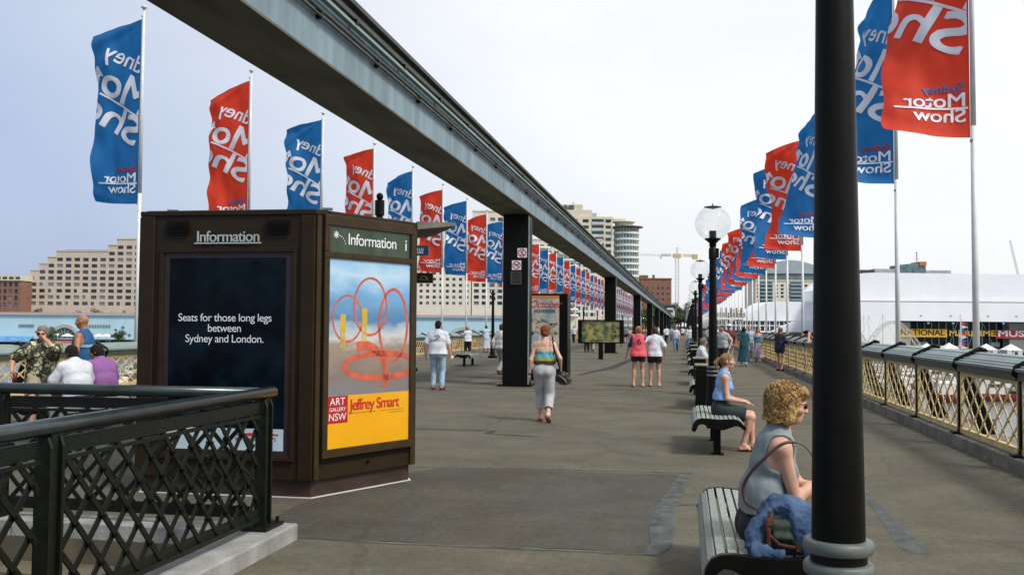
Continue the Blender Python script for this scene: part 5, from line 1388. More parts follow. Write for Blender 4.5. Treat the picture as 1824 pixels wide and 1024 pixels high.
for px in (116, 824):
    q = MB(); c = (U(px), Z(603)+.02); R1, R2 = 3.9, 3.0; n = 18; fx = -.35
    for i in range(n):
        a, b_ = math.pi*i/n, math.pi*(i+1)/n
        P = [(c[0]+R*math.cos(t)*1.05, c[1]+R*math.sin(t)) for R, t in ((R2, a), (R1, a), (R1, b_), (R2, b_))]
        q.add([(p[0], fx, p[1]) for p in P]+[(p[0], 0, p[1]) for p in P], [(0, 1, 2, 3), (1, 5, 6, 2), (0, 3, 7, 4)])
    ar = q.build('arch', mat('arch_stone', (.38, .40, .36), .7, .1, .5), r)
    q = MB(); q.add([(c[0]+R2*math.cos(math.pi*i/n)*1.05, -.06, c[1]+R2*math.sin(math.pi*i/n)) for i in range(n+1)], [tuple(range(n+1))]); q.build('fanlight', glass_dark, ar)
    q = MB()
    for i in range(1, 8): a = math.pi*i/8; q.bar((c[0]+.6*math.cos(a), -.12, c[1]+.6*math.sin(a)), (c[0]+R2*math.cos(a)*1.05, -.12, c[1]+R2*math.sin(a)), .08, .08, up=(0, 1, 0))
    for R in (.7, 1.9):
        for i in range(12): a, b_ = math.pi*i/12, math.pi*(i+1)/12; q.bar((c[0]+R*math.cos(a), -.12, c[1]+R*math.sin(a)), (c[0]+R*math.cos(b_), -.12, c[1]+R*math.sin(b_)), .08, .08, up=(0, 1, 0))
    q.build('glazing_bar', mall_t, ar)
    q = MB(); q.box2((c[0]-3, -1.2, c[1]-1.6), (c[0]+3, -.2, c[1]-.5)); q.build('entrance_awning', mat('awning_red', (.5, .16, .14), .7), ar)
for a, b_ in ((-140, 62), (640, 740)):
    q = MB(); q.add([(U(a), -3, Z(601.5)-.8), (U(b_), -3, Z(601.5)-.8), (U(b_), -.1, Z(599)), (U(a), -.1, Z(599))], [(0, 1, 2, 3)]); q.box2((U(a), -3.02, Z(601.5)-1.1), (U(b_), -2.95, Z(601.5)-.8)); q.build('blue_awning', mat('awning_blue', (.10, .26, .48), .7, .3, .8), r)
q = MB()
for px in list(range(34, 62, 4))+list(range(154, 196, 5)): q.box2((U(px), -.2, Z(582)), (U(px)+.42, -.05, Z(577.5)))
q.build('wall_letters', mat('mall_letters', (.15, .25, .25), .6), r)
q = MB(); q.bar((U(205), -.3, Z(600)), (U(228), -.3, Z(566)), .06, .06); q.build('stay_rod', mall_t, r)
# umbrellas on the quay
for i, px in enumerate((102, 120, 176, 190)):
    p = cw(px, 240, -4.2); t = thing('cafe_umbrella', 'cream cafe umbrella on the quay in front of the mall arch', 'umbrella', p, 0, 'cafe umbrellas on the left quay')
    q = MB(); q.cyl((0, 0, 0), (0, 0, 2.9), .05, n=6); q.build('pole', white_paint, t); q = MB(); q.lathe([(1.7, 2.35), (1.66, 2.42), (.8, 2.8), (.02, 3.1)], n=8); q.build('canopy', cream_m, t)

# generic balconied block
def block(name, label, x0, x1, ytop, D, wallm, colp, rowp, ybase, w_, h_, rzo=0.0, dep=20, glass=glass_dark, horizon=578):
    m_ = D/F_PX; o = place(x0, D, -4.2); r = thing(name, label, 'building', (o.x, o.y, 0), cam_rz+rzo)
    W = (x1-x0)*m_; zt = (horizon-ytop)*m_+1.6; q = MB(); hs = []
    x = colp*.25
    while x+w_ < (x1-x0):
        y = ybase
        while y-h_-2 > ytop+2:
            hs.append((x*m_, (x+w_)*m_, (horizon-y)*m_+1.6, (horizon-y+h_)*m_+1.6)); y -= rowp
        x += colp
    slab_wall(q, 0, W, -4.2, zt, hs, .6); q.box2((0, .03, -4.2), (.1, dep, zt)); q.box2((W-.1, .03, -4.2), (W, dep, zt)); q.box2((.1, .7, zt-.1), (W-.1, dep, zt))
    q.build('wall', wallm, r, fix=False); q = MB(); q.box2((-.3, -.3, zt), (W+.3, .5, zt+.6)); q.build('parapet', wallm, r)
    for h in hs[:295]: pane(r, (h[0]+h[1])/2, (h[2]+h[3])/2, h[1]-h[0], h[3]-h[2], glass, .5)
    if len(hs) > 295:
        q = MB()
        for h in hs[295:]: q.box(((h[0]+h[1])/2, .5, (h[2]+h[3])/2), (h[1]-h[0], .06, h[3]-h[2]))
        stuff(q.build('window_bank', glass, r))
    return r, m_, W, zt
block('white_hotel', 'cream white hotel with a dense grid of small square windows behind the left banners', 650, 838, 408, 450, cream_m, 11.7, 10.7, 541, 5.6, 5.2)
r, m_, W, zt = block('white_hotel', 'taller cream hotel wing with balconies, just left of the nearest column', 840, 905, 374, 452, cream_m, 14, 10.7, 541, 9, 6.5)
r, m_, W, zt = block('apartment_block', 'cream apartment block with rounded white balconies behind the smaller banners', 905, 1072, 424, 455, cream_m, 13, 11, 560, 8.5, 6.4)
def balc(r, m_, x0, x1, ys, hor=578, dep=1.6, mt=white_b):
    for y in ys:
        q = MB(); z = (hor-y)*m_+1.6; n = 8; xs = [x0+(x1-x0)*i/n for i in range(n+1)]
        for i in range(n):
            a, b_ = xs[i], xs[i+1]; da = dep*math.sin(math.pi*i/n)**.5+.3; db = dep*math.sin(math.pi*(i+1)/n)**.5+.3
            q.add([(a*m_, -da, z), (b_*m_, -db, z), (b_*m_, -db, z+.95), (a*m_, -da, z+.95), (a*m_, -.002, z), (b_*m_, -.002, z)], [(0, 1, 2, 3), (0, 4, 5, 1)])
        q.build('balcony', mt, r, fix=False)
balc(r, m_, 40, 75, [560-11*i for i in range(12)]); balc(r, m_, 88, 125, [560-11*i for i in range(11)])
# round cornered tower
D = 465; m_ = D/F_PX; o = place(990, D, -4.2); r = thing('curved_tower', 'sand coloured apartment tower with rounded glass corner and flying roof disc', 'apartment tower', (o.x, o.y, 0), cam_rz)
Z = lambda y: (581-y)*m_+1.6; U = lambda px: (px-990)*m_
hs = []
for x0, x1 in ((1000, 1009), (1018, 1028), (1037, 1048), (1078, 1088)):
    for i in range(16): hs.append((U(x0), U(x1), Z(395.5+11*i), Z(389.5+11*i)))
bal = []
for i in range(16): bal.append((U(1053), U(1075), Z(397+11*i), Z(389+11*i)))
q = MB(); slab_wall(q, 0, U(1091), -4.2, Z(385), hs+bal, 1.2); q.box2((0, .05, Z(385)-.1), (U(1091), 22, Z(385))); q.box2((0, .05, -4.2), (.1, 22, Z(385))); q.build('wall', sand_m, r, fix=False)
for h in hs: pane(r, (h[0]+h[1])/2, (h[2]+h[3])/2, h[1]-h[0], h[3]-h[2], glass_dark, .6)
for h in bal:
    pane(r, (h[0]+h[1])/2, (h[2]+h[3])/2, h[1]-h[0], h[3]-h[2], glass_teal, 1.1)
    q = MB(); q.box2((h[0], -.35, h[2]-.35), (h[1], .2, h[2]+.75)); q.build('balcony', mat('balcony_glass', (.45, .52, .52), .3, .1, .5), r)
q = MB(); q.box2((-6, 2, Z(385)), (U(1054), 18, Z(372))); q.box2((-6, 3, Z(372)), (U(1038), 16, Z(362))); q.box2((U(1020), 6, Z(362)), (U(1023), 8, Z(356))); q.build('penthouse', sand_m, r)
q = MB(); q.box2((U(1004), 1.9, Z(371)), (U(1010), 3.1, Z(363.5))); q.box2((U(1013), 1.9, Z(371)), (U(1022), 3.1, Z(363.5))); q.build('penthouse_window', glass_teal, r)
q = MB(); q.box2((U(1054), 3, Z(385)), (U(1063), 8, Z(377))); q.build('roof_plant', mall_t, r)
# cylinder corner
cxr, cyr, Rr = U(1117), 4.2, (1138-1091)/2*m_*1.0
q = MB(); q.lathe([(Rr-.5, -4.2), (Rr-.5, Z(404))], (cxr, cyr, 0), 24); q.build('corner_glazing', mat('corner_glass', (.10, .16, .17), .2, .35, .3, spec=.7), r)
for i in range(17):
    q = MB(); z = Z(411+11*i); q.lathe([(Rr-.45, z-1.2), (Rr, z-1.2), (Rr, z-.15), (Rr-.45, z-.15)], (cxr, cyr, 0), 24); q.build('corner_balcony', mat('balcony_band', (.62, .68, .68), .5, .05), r)
for a in range(14):
    t = -math.pi*a/13; q = MB(); q.box((cxr+(Rr-.3)*math.cos(t), cyr+(Rr-.3)*math.sin(t), (Z(404)-4.2)/2), (.22, .22, Z(404)+4.2)); q.build('mullion', sand_m, r)
q = MB(); q.lathe([(Rr+1.8, Z(403)), (Rr+2.0, Z(401.6)), (Rr-1, Z(400.4)), (.1, Z(400))], (cxr, cyr, 0), 28); q.build('roof_disc', mat('disc_grey', (.16, .17, .17), .6), r)
q = MB(); q.lathe([(Rr-2, Z(400)), (Rr-2, Z(394)), (Rr-.8, Z(393.6)), (Rr-.8, Z(392.4)), (.1, Z(392))], (cxr-1.2, cyr, 0), 24); q.box2((U(1092), 1, Z(393)), (U(1114), 9, Z(388))); q.build('roof_drum', sand_m, r)
# brick block by the crane, crane
r, m_, W, zt = block('brick_building', 'low brown brick building between tower and crane', 1141, 1196, 497, 470, brick_m, 9, 10, 575, 3, 4, glass=glass_dark, horizon=582)
q = MB(); q.box2((0, 3, zt), (15*m_, 12, zt+2.2)); q.box2((24*m_, 3, zt), (27*m_, 6, zt+2.4)); q.build('rooftop', brick_m, r)
block('low_building', 'low dark shed below the crane at the end of the monorail', 1172, 1204, 545, 380, mat('shed_dark', (.06, .07, .06), .8), 8, 9, 575, 5, 3, horizon=582)
D = 480; m_ = D/F_PX; o = place(1206, D, 0); Z = lambda y: (582-y)*m_+1.6
cr = thing('tower_crane', 'yellow and white hammerhead tower crane on the skyline', 'crane', (o.x, o.y, 0), cam_rz)
def truss(q, a, b_, w_, n, r_=.07):
    a, b_ = Vector(a), Vector(b_); d = (b_-a).normalized(); x = Vector((0, 1, 0)) if abs(d.y) < .9 else Vector((1, 0, 0)); y = d.cross(x)
    cs = [x*w_/2*i+y*w_/2*j for i, j in ((1, 1), (1, -1), (-1, -1), (-1, 1))]
    for c in cs: q.cyl(a+c, b_+c, r_, n=4, cap=False)
    for i in range(n):
        p, s = a.lerp(b_, i/n), a.lerp(b_, (i+1)/n)
        for k_ in range(4): q.cyl(p+cs[k_], s+cs[(k_+1) % 4], r_*.7, n=3, cap=False)
crw = mat('crane_white', (.6, .6, .56), .5); cry = mat('crane_yellow', (.55, .45, .22), .5)
q = MB(); truss(q, (0, 0, -4), (0, 0, Z(458)), 1.6, 24, .10); q.build('mast', crw, cr)
q = MB(); truss(q, (0, 0, Z(454)), (0, 0, Z(440)), .9, 5, .09); q.cyl((0, 0, Z(440)), (30*m_, 0, Z(453)), .05, n=3); q.cyl((0, 0, Z(440)), (-26*m_, 0, Z(453)), .05, n=3); q.cyl((0, 0, Z(440)), (-60*m_, 0, Z(453)), .05, n=3); q.build('apex', crw, cr)
q = MB(); truss(q, (-28*m_, 0, Z(454)), (-3, 0, Z(454)), 1.1, 14, .12); truss(q, (3, 0, Z(454)), (34*m_, 0, Z(455)), 1.1, 14, .12); q.build('jib', mat('crane_orange', (.60, .45, .33), .5), cr)
q = MB(); truss(q, (-66*m_, 0, Z(453.5)), (-28*m_, 0, Z(454)), .7, 14, .06); q.build('jib_tip', crw, cr)
q = MB(); q.box((0, 0, Z(455)), (4.2, 1.8, 2.0)); q.box((32*m_, 0, Z(456.5)), (2.6, 1.6, 2.6)); q.box((-29*m_, 0, Z(458)), (.6, .6, 1.2)); q.build('cab', cry, cr)
q = MB(); q.cyl((-29*m_, 0, Z(458)), (-29*m_, 0, Z(474)), .05, n=3); q.build('hook_line', crw, cr)
o = place(1806, 520, 0); cr = thing('tower_crane', 'thin grey luffing crane jib at the right edge of the sky', 'crane', (o.x, o.y, 0), cam_rz); m_ = 520/F_PX; Z = lambda y: (586-y)*m_+1.6
q = MB(); truss(q, (3, 0, -4), (3, 0, Z(492)), 1.2, 14); truss(q, (3, 0, Z(492)), (-1.5, 0, Z(427)), .8, 18, .06); q.build('jib', mat('crane_grey', (.4, .42, .42), .6), cr)

# ------------------------------------------------------------------ right shore
Zr = lambda y, D, h=584.5: (h-y)*D/F_PX+1.6
roofw = mat('museum_white', (.86, .87, .88), .45, .03, .2)
# hotel with curved roof
r, m_, W, zt = block('vaulted_hotel', 'cream hotel with a grey vaulted roof seen between the right flagpoles', 1346, 1512, 500, 430, cream_m, 10.6, 6.6, 530, 5.2, 4.0, horizon=583.5)
q = MB(); q.box2((-.5, -.4, zt+.6), (W+.5, 14, zt+3.4)); q.build('attic_band', mat('attic_grey', (.12, .17, .17), .5, .2, .5), r)
q = MB(); n = 12; a, b_ = 16*m_, 108*m_; P = [(a+(b_-a)*i/n, zt+3.4+3.6+2.6*math.sin(math.pi*i/n)) for i in range(n+1)]; q.xz([(a, zt+3.41)]+P+[(b_, zt+3.41)], -1, 14); q.box2((1*m_, 0, zt+3.41), (W-.5, 13, zt+6.2)); q.build('vaulted_roof', mat('vault_grey', (.30, .36, .38), .5, .08, .5), r)
for cx_ in (8, 62, 112):
    q = MB(); q.box2((cx_*m_, -.5, -4), ((cx_+22)*m_, -.02, zt-.5)); q.build('balcony_bay', glass_teal, r)
    q = MB()
    for i in range(9): q.box2((cx_*m_, -.9, zt-1.9-1.75*i), ((cx_+22)*m_, -.52, zt-1.4-1.75*i))
    q.build('balcony_rail', mall_t, r)
# sail roofed hall 1
D = 300; m_ = D/F_PX; o = place(1322, D, -4.2); r = thing('sail_roof_hall', 'white sail roofed hall with dark glazing behind the right flagpoles', 'hall', (o.x, o.y, 0), cam_rz)
Z = lambda y: Zr(y, D, 583.5); U = lambda px: (px-1322)*m_
crv = [(1322, 571), (1333, 562), (1345, 553), (1358, 544), (1366, 539), (1374, 537), (1400, 536.5), (1470, 536.5), (1560, 537)]
q = MB(); q.xz([(U(a), Z(b_)) for a, b_ in crv]+[(U(1560), Z(571)), (U(1322), Z(571.5))], 0, 18); q.build('sail_roof', roofw, r)
crv2 = [(1372, 590), (1384, 584), (1396, 578), (1410, 572.5), (1425, 571.2), (1560, 571.2), (1560, 591), (1372, 591)]
q = MB(); q.xz([(U(a), Z(b_)) for a, b_ in crv2], -3, -.1); q.build('lower_sail', roofw, r)
q = MB(); q.box2((U(1262), 1, Z(588)), (U(1410), 14, Z(571.6))); q.build('glazing', mat('hall_glass', (.04, .05, .045), .2, .5, .6), r)
q = MB(); q.box2((U(1268), .6, Z(580.4)), (U(1400), .98, Z(579))); q.box2((U(1255), .3, Z(569.5)), (U(1345), 8, Z(566))); q.box2((U(1300), -1, Z(592)), (U(1440), 0.5, Z(589.2)))
for i in range(16): q.box2((U(1268+8.6*i), .5, Z(588)), (U(1268+8.6*i)+.25, .97, Z(571.7)))
q.build('framing', roofw, r)
q = MB(); q.box2((U(1265), 2, Z(564)), (U(1330), 12, Z(557))); 
for i in range(7): q.box2((U(1268+9*i), 1.9, Z(566)), (U(1271+9*i), 2.2, Z(548)))
q.build('stair_tower', mat('hall_brown', (.18, .15, .10), .8), r)
q = MB(); q.box2((U(1290), -6, -4.2), (U(1470), 1, Z(592.1))); q.build('base', mat('base_brown', (.13, .11, .08), .8), r)
# maritime museum
D = 270; m_ = D/F_PX; o = place(1520, D, -4.2); r = thing('maritime_museum', 'huge white roofed maritime museum with yellow and red name banners', 'museum', (o.x, o.y, 0), cam_rz)
Z = lambda y: Zr(y, D, 585.5); U = lambda px: (px-1520)*m_
q = MB(); prof = [(0, Z(500)), (U(1528), Z(492)), (U(1540), Z(487)), (U(1560), Z(486)), (U(2150), Z(489))]
q.xz(prof+[(U(2150), Z(537.4)), (-2.5, Z(536.6)), (-2.5, Z(512))], 0, 40); q.build('upper_roof', roofw, r)
q = MB(); q.xz([(-2.5, Z(538.4)), (U(2150), Z(539.4)), (U(2150), Z(573.5)), (U(1598), Z(571.5)), (U(1598), Z(620)), (-2.5, Z(612))], -1.5, 38); q.build('lower_roof', roofw, r)
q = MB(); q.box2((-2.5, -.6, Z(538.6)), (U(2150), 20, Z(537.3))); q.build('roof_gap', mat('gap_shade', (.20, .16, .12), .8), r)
q = MB(); q.box2((U(1598), 4, -4.2), (U(2150), 30, Z(573))); q.build('glass_front', mat('museum_glass', (.010, .020, .020), .2, .6, .25, spec=.15), r)
q = MB(); q.box2((U(1600), 1, -4.2), (U(1624), 3.9, Z(573.6))); q.build('side_panel', mat('museum_grey', (.25, .26, .25), .7, .1, .4), r)
q = MB(); q.box2((U(1801), 1, -4.2), (U(1830), 3.9, Z(574))); q.build('side_panel', mat('museum_grey2', (.20, .20, .19), .7, .1, .4), r)
q = MB()
for px in range(1604, 2100, 13): q.box2((U(px), 3.6, -4.2), (U(px)+.18, 3.95, Z(573.7)))
q.build('mullion', mall_t, r)
q = MB()
for px in (1649, 1693, 1782, 1870): q.box2((U(px)-.3, -1.8, Z(576.5)), (U(px)+.3, -1.5, Z(574)))
for px in (1637, 1690, 1756, 1806): q.box2((U(px)-.25, -1.7, Z(562.4)), (U(px)+.25, -1.52, Z(561)))
q.build('roof_fixing', mall_t, r)
def banner(px0, px1, y0, y1, txt, bm_, tm_, tw, size, notch=0):
    q = MB(); a, b_, c, d = U(px0), U(px1), Z(y1), Z(y0); pts = [(a, d), (b_, d), (b_, c+.0)]+([(b_-2.4, c+.0), (b_-4.5, c-.6), (a, c)] if notch else [(a, c)])
    o_ = None
    if bm_: q.xz(pts, .7, .85); o_ = q.build('name_banner', bm_, r)
    vs, fs = text_mesh(txt, size, bold=.022); w0 = vs[:, 0].max(); sx = tw*m_/w0
    q = MB(); q.add([(a+.45+v[0]*sx, .66-v[2]*20, c+(d-c)*.22+v[1]) for v in vs], fs); q.build('lettering', tm_, o_ or r, fix=False)
ylw = mat('banner_yellow', (.85, .50, .03), .6, .03); drk = mat('banner_dark_text', (.06, .03, .01), .6)
banner(1602, 1689, 586, 600, 'NATIONAL', ylw, drk, 80, 2.35); banner(1689, 1776, 586.5, 601, 'MARITIME', None, ylw, 84, 2.35); banner(1776, 1880, 586.5, 601.5, 'MUSEUM', mat('banner_crimson', (.42, .02, .02), .6), letter_w, 96, 2.45)
q = MB()
for px in (1646, 1775): q.box2((U(px), 3.3, Z(617)), (U(px)+2.6, 3.6, Z(609))); 
q.build('doorway', mall_t, r)
# roof plant / ship superstructure seen above the museum roof
o = place(1500, 330, 0); sh = thing('warship', 'dark grey naval superstructure with orange top and mast rising behind the museum roof', 'ship', (o.x, o.y, 0), cam_rz); m3 = 330/F_PX; Z3 = lambda y: Zr(y, 330, 585); U3 = lambda px: (px-1500)*m3
q = MB(); q.box2((U3(1510), 0, -6.4), (U3(1712), 12, Z3(496))); q.build('hull', mat('ship_grey', (.16, .19, .19), .6, .15, .6), sh)
q = MB(); q.box2((U3(1505), 2, Z3(495.9)), (U3(1560), 10, Z3(480))); q.build('aft_deck', mat('ship_dark', (.04, .05, .045), .7), sh)
q = MB(); q.box2((U3(1563), 2, Z3(495.9)), (U3(1600), 10, Z3(478))); q.box2((U3(1640), 2, Z3(495.9)), (U3(1700), 10, Z3(480))); q.build('deck_house', mat('ship_white', (.35, .38, .37), .6, .2, 1.2), sh)
q = MB(); q.xz([(U3(1604), Z3(495)), (U3(1604), Z3(471)), (U3(1640), Z3(467)), (U3(1652), Z3(467)), (U3(1654), Z3(495))], 1, 9); q.build('bridge_house', mat('ship_teal', (.10, .16, .18), .5, .3, .8), sh)
q = MB(); q.box2((U3(1641), .6, Z3(472)), (U3(1653), 8, Z3(465))); q.build('funnel_top', mat('ship_orange', (.45, .14, .03), .6), sh)
q = MB(); q.cyl((U3(1643), 4, Z3(467)), (U3(1643), 4, Z3(446)), .16, n=5)
for y, w_ in ((459, 1.0), (454, .7), (449, .8)): q.box((U3(1643), 4, Z3(y)), (w_*1.6, .12, .12))
q.build('mast', mat('ship_mast', (.2, .22, .22), .6), sh)
# truss arch footbridge
o = place(1470, 200, 0); ar = thing('arched_footbridge', 'white arched truss footbridge on the marina behind the second flagpole', 'footbridge', (o.x, o.y, 0), cam_rz); m4 = 200/F_PX; Z4 = lambda y: Zr(y, 200, 584.5); U4 = lambda px: (px-1470)*m4
q = MB()
for (x0, x1, yb, yt) in ((1475, 1548, 613, 578), (1548, 1640, 613, 571)):
    n = 18; P = [Vector((U4(x0+(x1-x0)*i/n), 0, Z4(yb-(yb-yt)*math.sin(math.pi*i/n)))) for i in range(n+1)]
    for dy in (0, 2.2):
        for off in (0, .45):
            for i in range(n): q.cyl(P[i]+Vector((0, dy, -off)), P[i+1]+Vector((0, dy, -off)), .07, n=4, cap=False)
        for i in range(n): q.cyl(P[i]+Vector((0, dy, 0)), P[i+1]+Vector((0, dy, -.45)), .04, n=3, cap=False); q.cyl(P[i]+Vector((0, dy, 0)), (P[i].x, dy, Z4(616)), .035, n=3, cap=False)
    for i in range(0, n+1, 2): q.cyl(P[i], P[i]+Vector((0, 2.2, 0)), .05, n=3, cap=False)
q.box2((U4(1475), 0, Z4(618)), (U4(1640), 2.2, Z4(616))); q.build('truss', mat('truss_cream', (.55, .52, .42), .6), ar)
q = MB()
for px in (1482, 1548, 1640): q.box2((U4(px)-.4, .5, -7), (U4(px)+.4, 1.7, Z4(617)))
q.build('pier', stone, ar)
# marquees
for i, (px, D_) in enumerate(((1650, 250), (1756, 248), (1800, 246), (1690, 258))):
    p = cw(px, D_, -6.0); t = thing('marquee', '%s small white peaked marquee from the left on the museum quay' % ORD[i].replace('nearest', 'first'), 'tent', p, cam_rz, 'marquees on the museum quay'); q = MB(); s = 2.0
    q.add([(-s, -s, 2.2), (s, -s, 2.2), (s, s, 2.2), (-s, s, 2.2), (0, 0, 3.8)], [(0, 1, 4), (1, 2, 4), (2, 3, 4), (3, 0, 4)]); q.build('roof', roofw, t)
    q = MB(); q.box2((-s, -s+.05, .0), (-s*.4, -s+.1, 2.2)); q.box2((s*.4, -s+.05, 0), (s, -s+.1, 2.2)); q.box2((-s, s-.1, 0), (s, s-.05, 2.2)); q.build('wall', white_paint, t)
p = cw(1662, 262, -6.0); t = thing('quay_shed', 'long low yellow shed on the museum quay', 'shed', p, cam_rz); q = MB(); q.box2((-7, 0, 0), (7, 4, 2.6)); q.build('wall', ylw, t); q = MB(); q.box2((-7.2, -.3, 2.6), (7.2, 4.3, 2.8)); q.build('roof', sand_m, t)
p = cw(1640, 268, -4.2)
# ------------------------------------------------------------------ boats
hullc = [white_paint, mat('hull_navy', (.02, .03, .07), .3), mat('hull_white', (.66, .67, .66), .25, .05), mat('hull_red', (.30, .04, .03), .4), mat('hull_tan', (.40, .27, .14), .5)]
def boat_mesh(kind):
    q = MB(); Lh, Wd = (9, 3) if kind else (7.5, 2.6)
    st_ = [(-.5, .75, 0.95), (-.3, .95, .9), (0, 1, .95), (.25, .85, 1.05), (.42, .45, 1.2), (.5, .03, 1.3)]
    for (t, w_, h_) in st_: x = t*Lh; q.v += [(x, -Wd/2*w_, h_), (x, -Wd/2*w_*.75, -.1), (x, Wd/2*w_*.75, -.1), (x, Wd/2*w_, h_)]
    for i in range(len(st_)-1):
        for j in range(3): a = i*4+j; q.f.append((a, a+4, a+5, a+1)); q.mi.append(0)
    q.f.append((0, 1, 2, 3)); q.mi.append(0)
    hull = q
    d = MB()
    for i in range(len(st_)-1):
        a, b_ = st_[i], st_[i+1]; d.quad((a[0]*Lh, -Wd/2*a[1]*.97, a[2]-.08), (b_[0]*Lh, -Wd/2*b_[1]*.97, b_[2]-.08), (b_[0]*Lh, Wd/2*b_[1]*.97, b_[2]-.08), (a[0]*Lh, Wd/2*a[1]*.97, a[2]-.08))
    c = MB(); 
    if kind == 1: c.xz([(-2.6, .9), (-2.5, 2.3), (-.4, 2.5), (.3, 1.75), (2.0, 1.5), (2.6, 1.0)], -1.05, 1.05)
    elif kind == 2: c.xz([(-1.5, .9), (-1.2, 1.45), (1.4, 1.4), (2.2, 1.1)], -.8, .8)
    else: c.xz([(-1.6, .9), (-1.6, 2.1), (.2, 2.2), (.5, 1.4), (1.4, 1.2)], -.85, .85)
    g = MB()
    if kind == 1: g.box2((-2.3, -1.08, 1.75), (-.5, 1.08, 2.15))
    elif kind == 2: g.box2((-1.0, -.82, 1.15), (1.2, .82, 1.32))
    else: g.box2((-1.4, -.88, 1.55), (.1, .88, 1.95))
    rg = MB()
    if kind == 2:
        rg.cyl((.6, 0, 1), (.6, 0, 11.5), .07, .05, 6); rg.cyl((.6, 0, 2.1), (-3.4, 0, 2.0), .07, n=5); rg.cyl((.6, 0, 11.4), (4.4, 0, 1.2), .02, n=3); rg.cyl((.6, 0, 11.4), (-4.4, 0, 1), .02, n=3); rg.cyl((.5, 0, 2.2), (-3.2, 0, 2.15), .14, n=6)
    else: rg.cyl((-1, 0, 2.1), (-1.2, 0, 3.8), .03, n=4); rg.cyl((3.2, -.6, 1.7), (3.2, .6, 1.7), .02, n=3); rg.cyl((3.2, 0, 1.1), (3.2, 0, 1.7), .02, n=3)
    return hull, d, c, g, rg
BMs = {}
def boat(p, rz, kind, ci, label, group):
    if kind not in BMs: BMs[kind] = boat_mesh(kind)
    key = (kind, ci)
    if key not in BMs:
        h, d, c, g, rg = BMs[kind]; BMs[key] = (h.mesh('hull', hullc[ci], True), d.mesh('deck', hullc[4] if ci % 2 else white_paint), c.mesh('cabin', hullc[0] if ci != 4 else hullc[2]), g.mesh('cabin_window', glass_dark), rg.mesh('rigging', white_paint))
    r = thing('sailing_boat' if kind == 2 else 'motor_boat', label, 'boat', (p[0], p[1], -7.4), rz, group)
    for nm, me in zip(('hull', 'deck', 'cabin', 'cabin_window', 'rigging'), BMs[key]): obj(nm, me, r)
    return r
rnd = random.Random(11)
CN = ['white', 'navy', 'white', 'dark red', 'tan']
for i in range(30):
    px = 1545+i*11+rnd.uniform(-4, 4); D = rnd.choice((118, 128, 140, 155, 175, 205)); k_ = rnd.choice((0, 1, 2, 2)) if D > 150 else rnd.choice((0, 1, 1)); ci = rnd.choice((0, 2, 1, 3, 4, 0))
    p = cw(px, D); boat(p, cam_rz+rnd.choice((0, math.pi, .4, 1.4)), k_, ci, '%s %s, %s from the left in the right marina' % (CN[ci], 'yacht with a mast' if k_ == 2 else 'motor boat', ORD[i].replace('nearest', 'first')), 'boats in the right marina')
for i in range(14):
    px = -40+i*22+rnd.uniform(-6, 6); D = rnd.choice((85, 100, 120, 150)); ci = rnd.choice((0, 1, 2, 4)); k_ = rnd.choice((0, 1, 0))
    boat(cw(px, D), cam_rz+rnd.choice((0, .5, 2.8)), k_, ci, '%s motor boat, %s from the left on the water beyond the stair opening' % (CN[ci], ORD[i].replace('nearest', 'first')), 'boats left of the bridge')
for i in range(8):
    boat(cw(760+i*22, 140+10*(i % 3)), cam_rz+.2*i, 1, (0, 2)[i % 2], '%s white motor boat from the left beyond the left railing walkers' % ORD[i].replace('nearest', 'first'), 'boats beyond the left railing')
# pennants strung over the marina
for i, px in enumerate((1712, 1735, 1708)):
    p = cw(px, 150+10*i, -7.4); t = thing('signal_mast', 'tall thin mast dressed with small red and white pennants above the marina', 'mast', p, cam_rz, 'dressed masts in the marina')
    q = MB(); q.cyl((0, 0, 0), (0, 0, 10.5-.8*i), .09, .05, 6); q.build('mast', white_paint, t)
    for c_, nm in ((0, 'red'), (1, 'white'), (2, 'blue')):
        q = MB()
        for j in range(5): z = 10.2-(j*3+c_)*.55-.8*i; q.add([(0.1, 0, z), (.1, 0, z-.6), (.95+.2*((j+c_) % 2), -.1, z-.35)], [(0, 1, 2)])
        q.build('pennant', (mat('sign_red', (.5, .03, .02)), white_paint, fl_blue)[c_], t, fix=False)
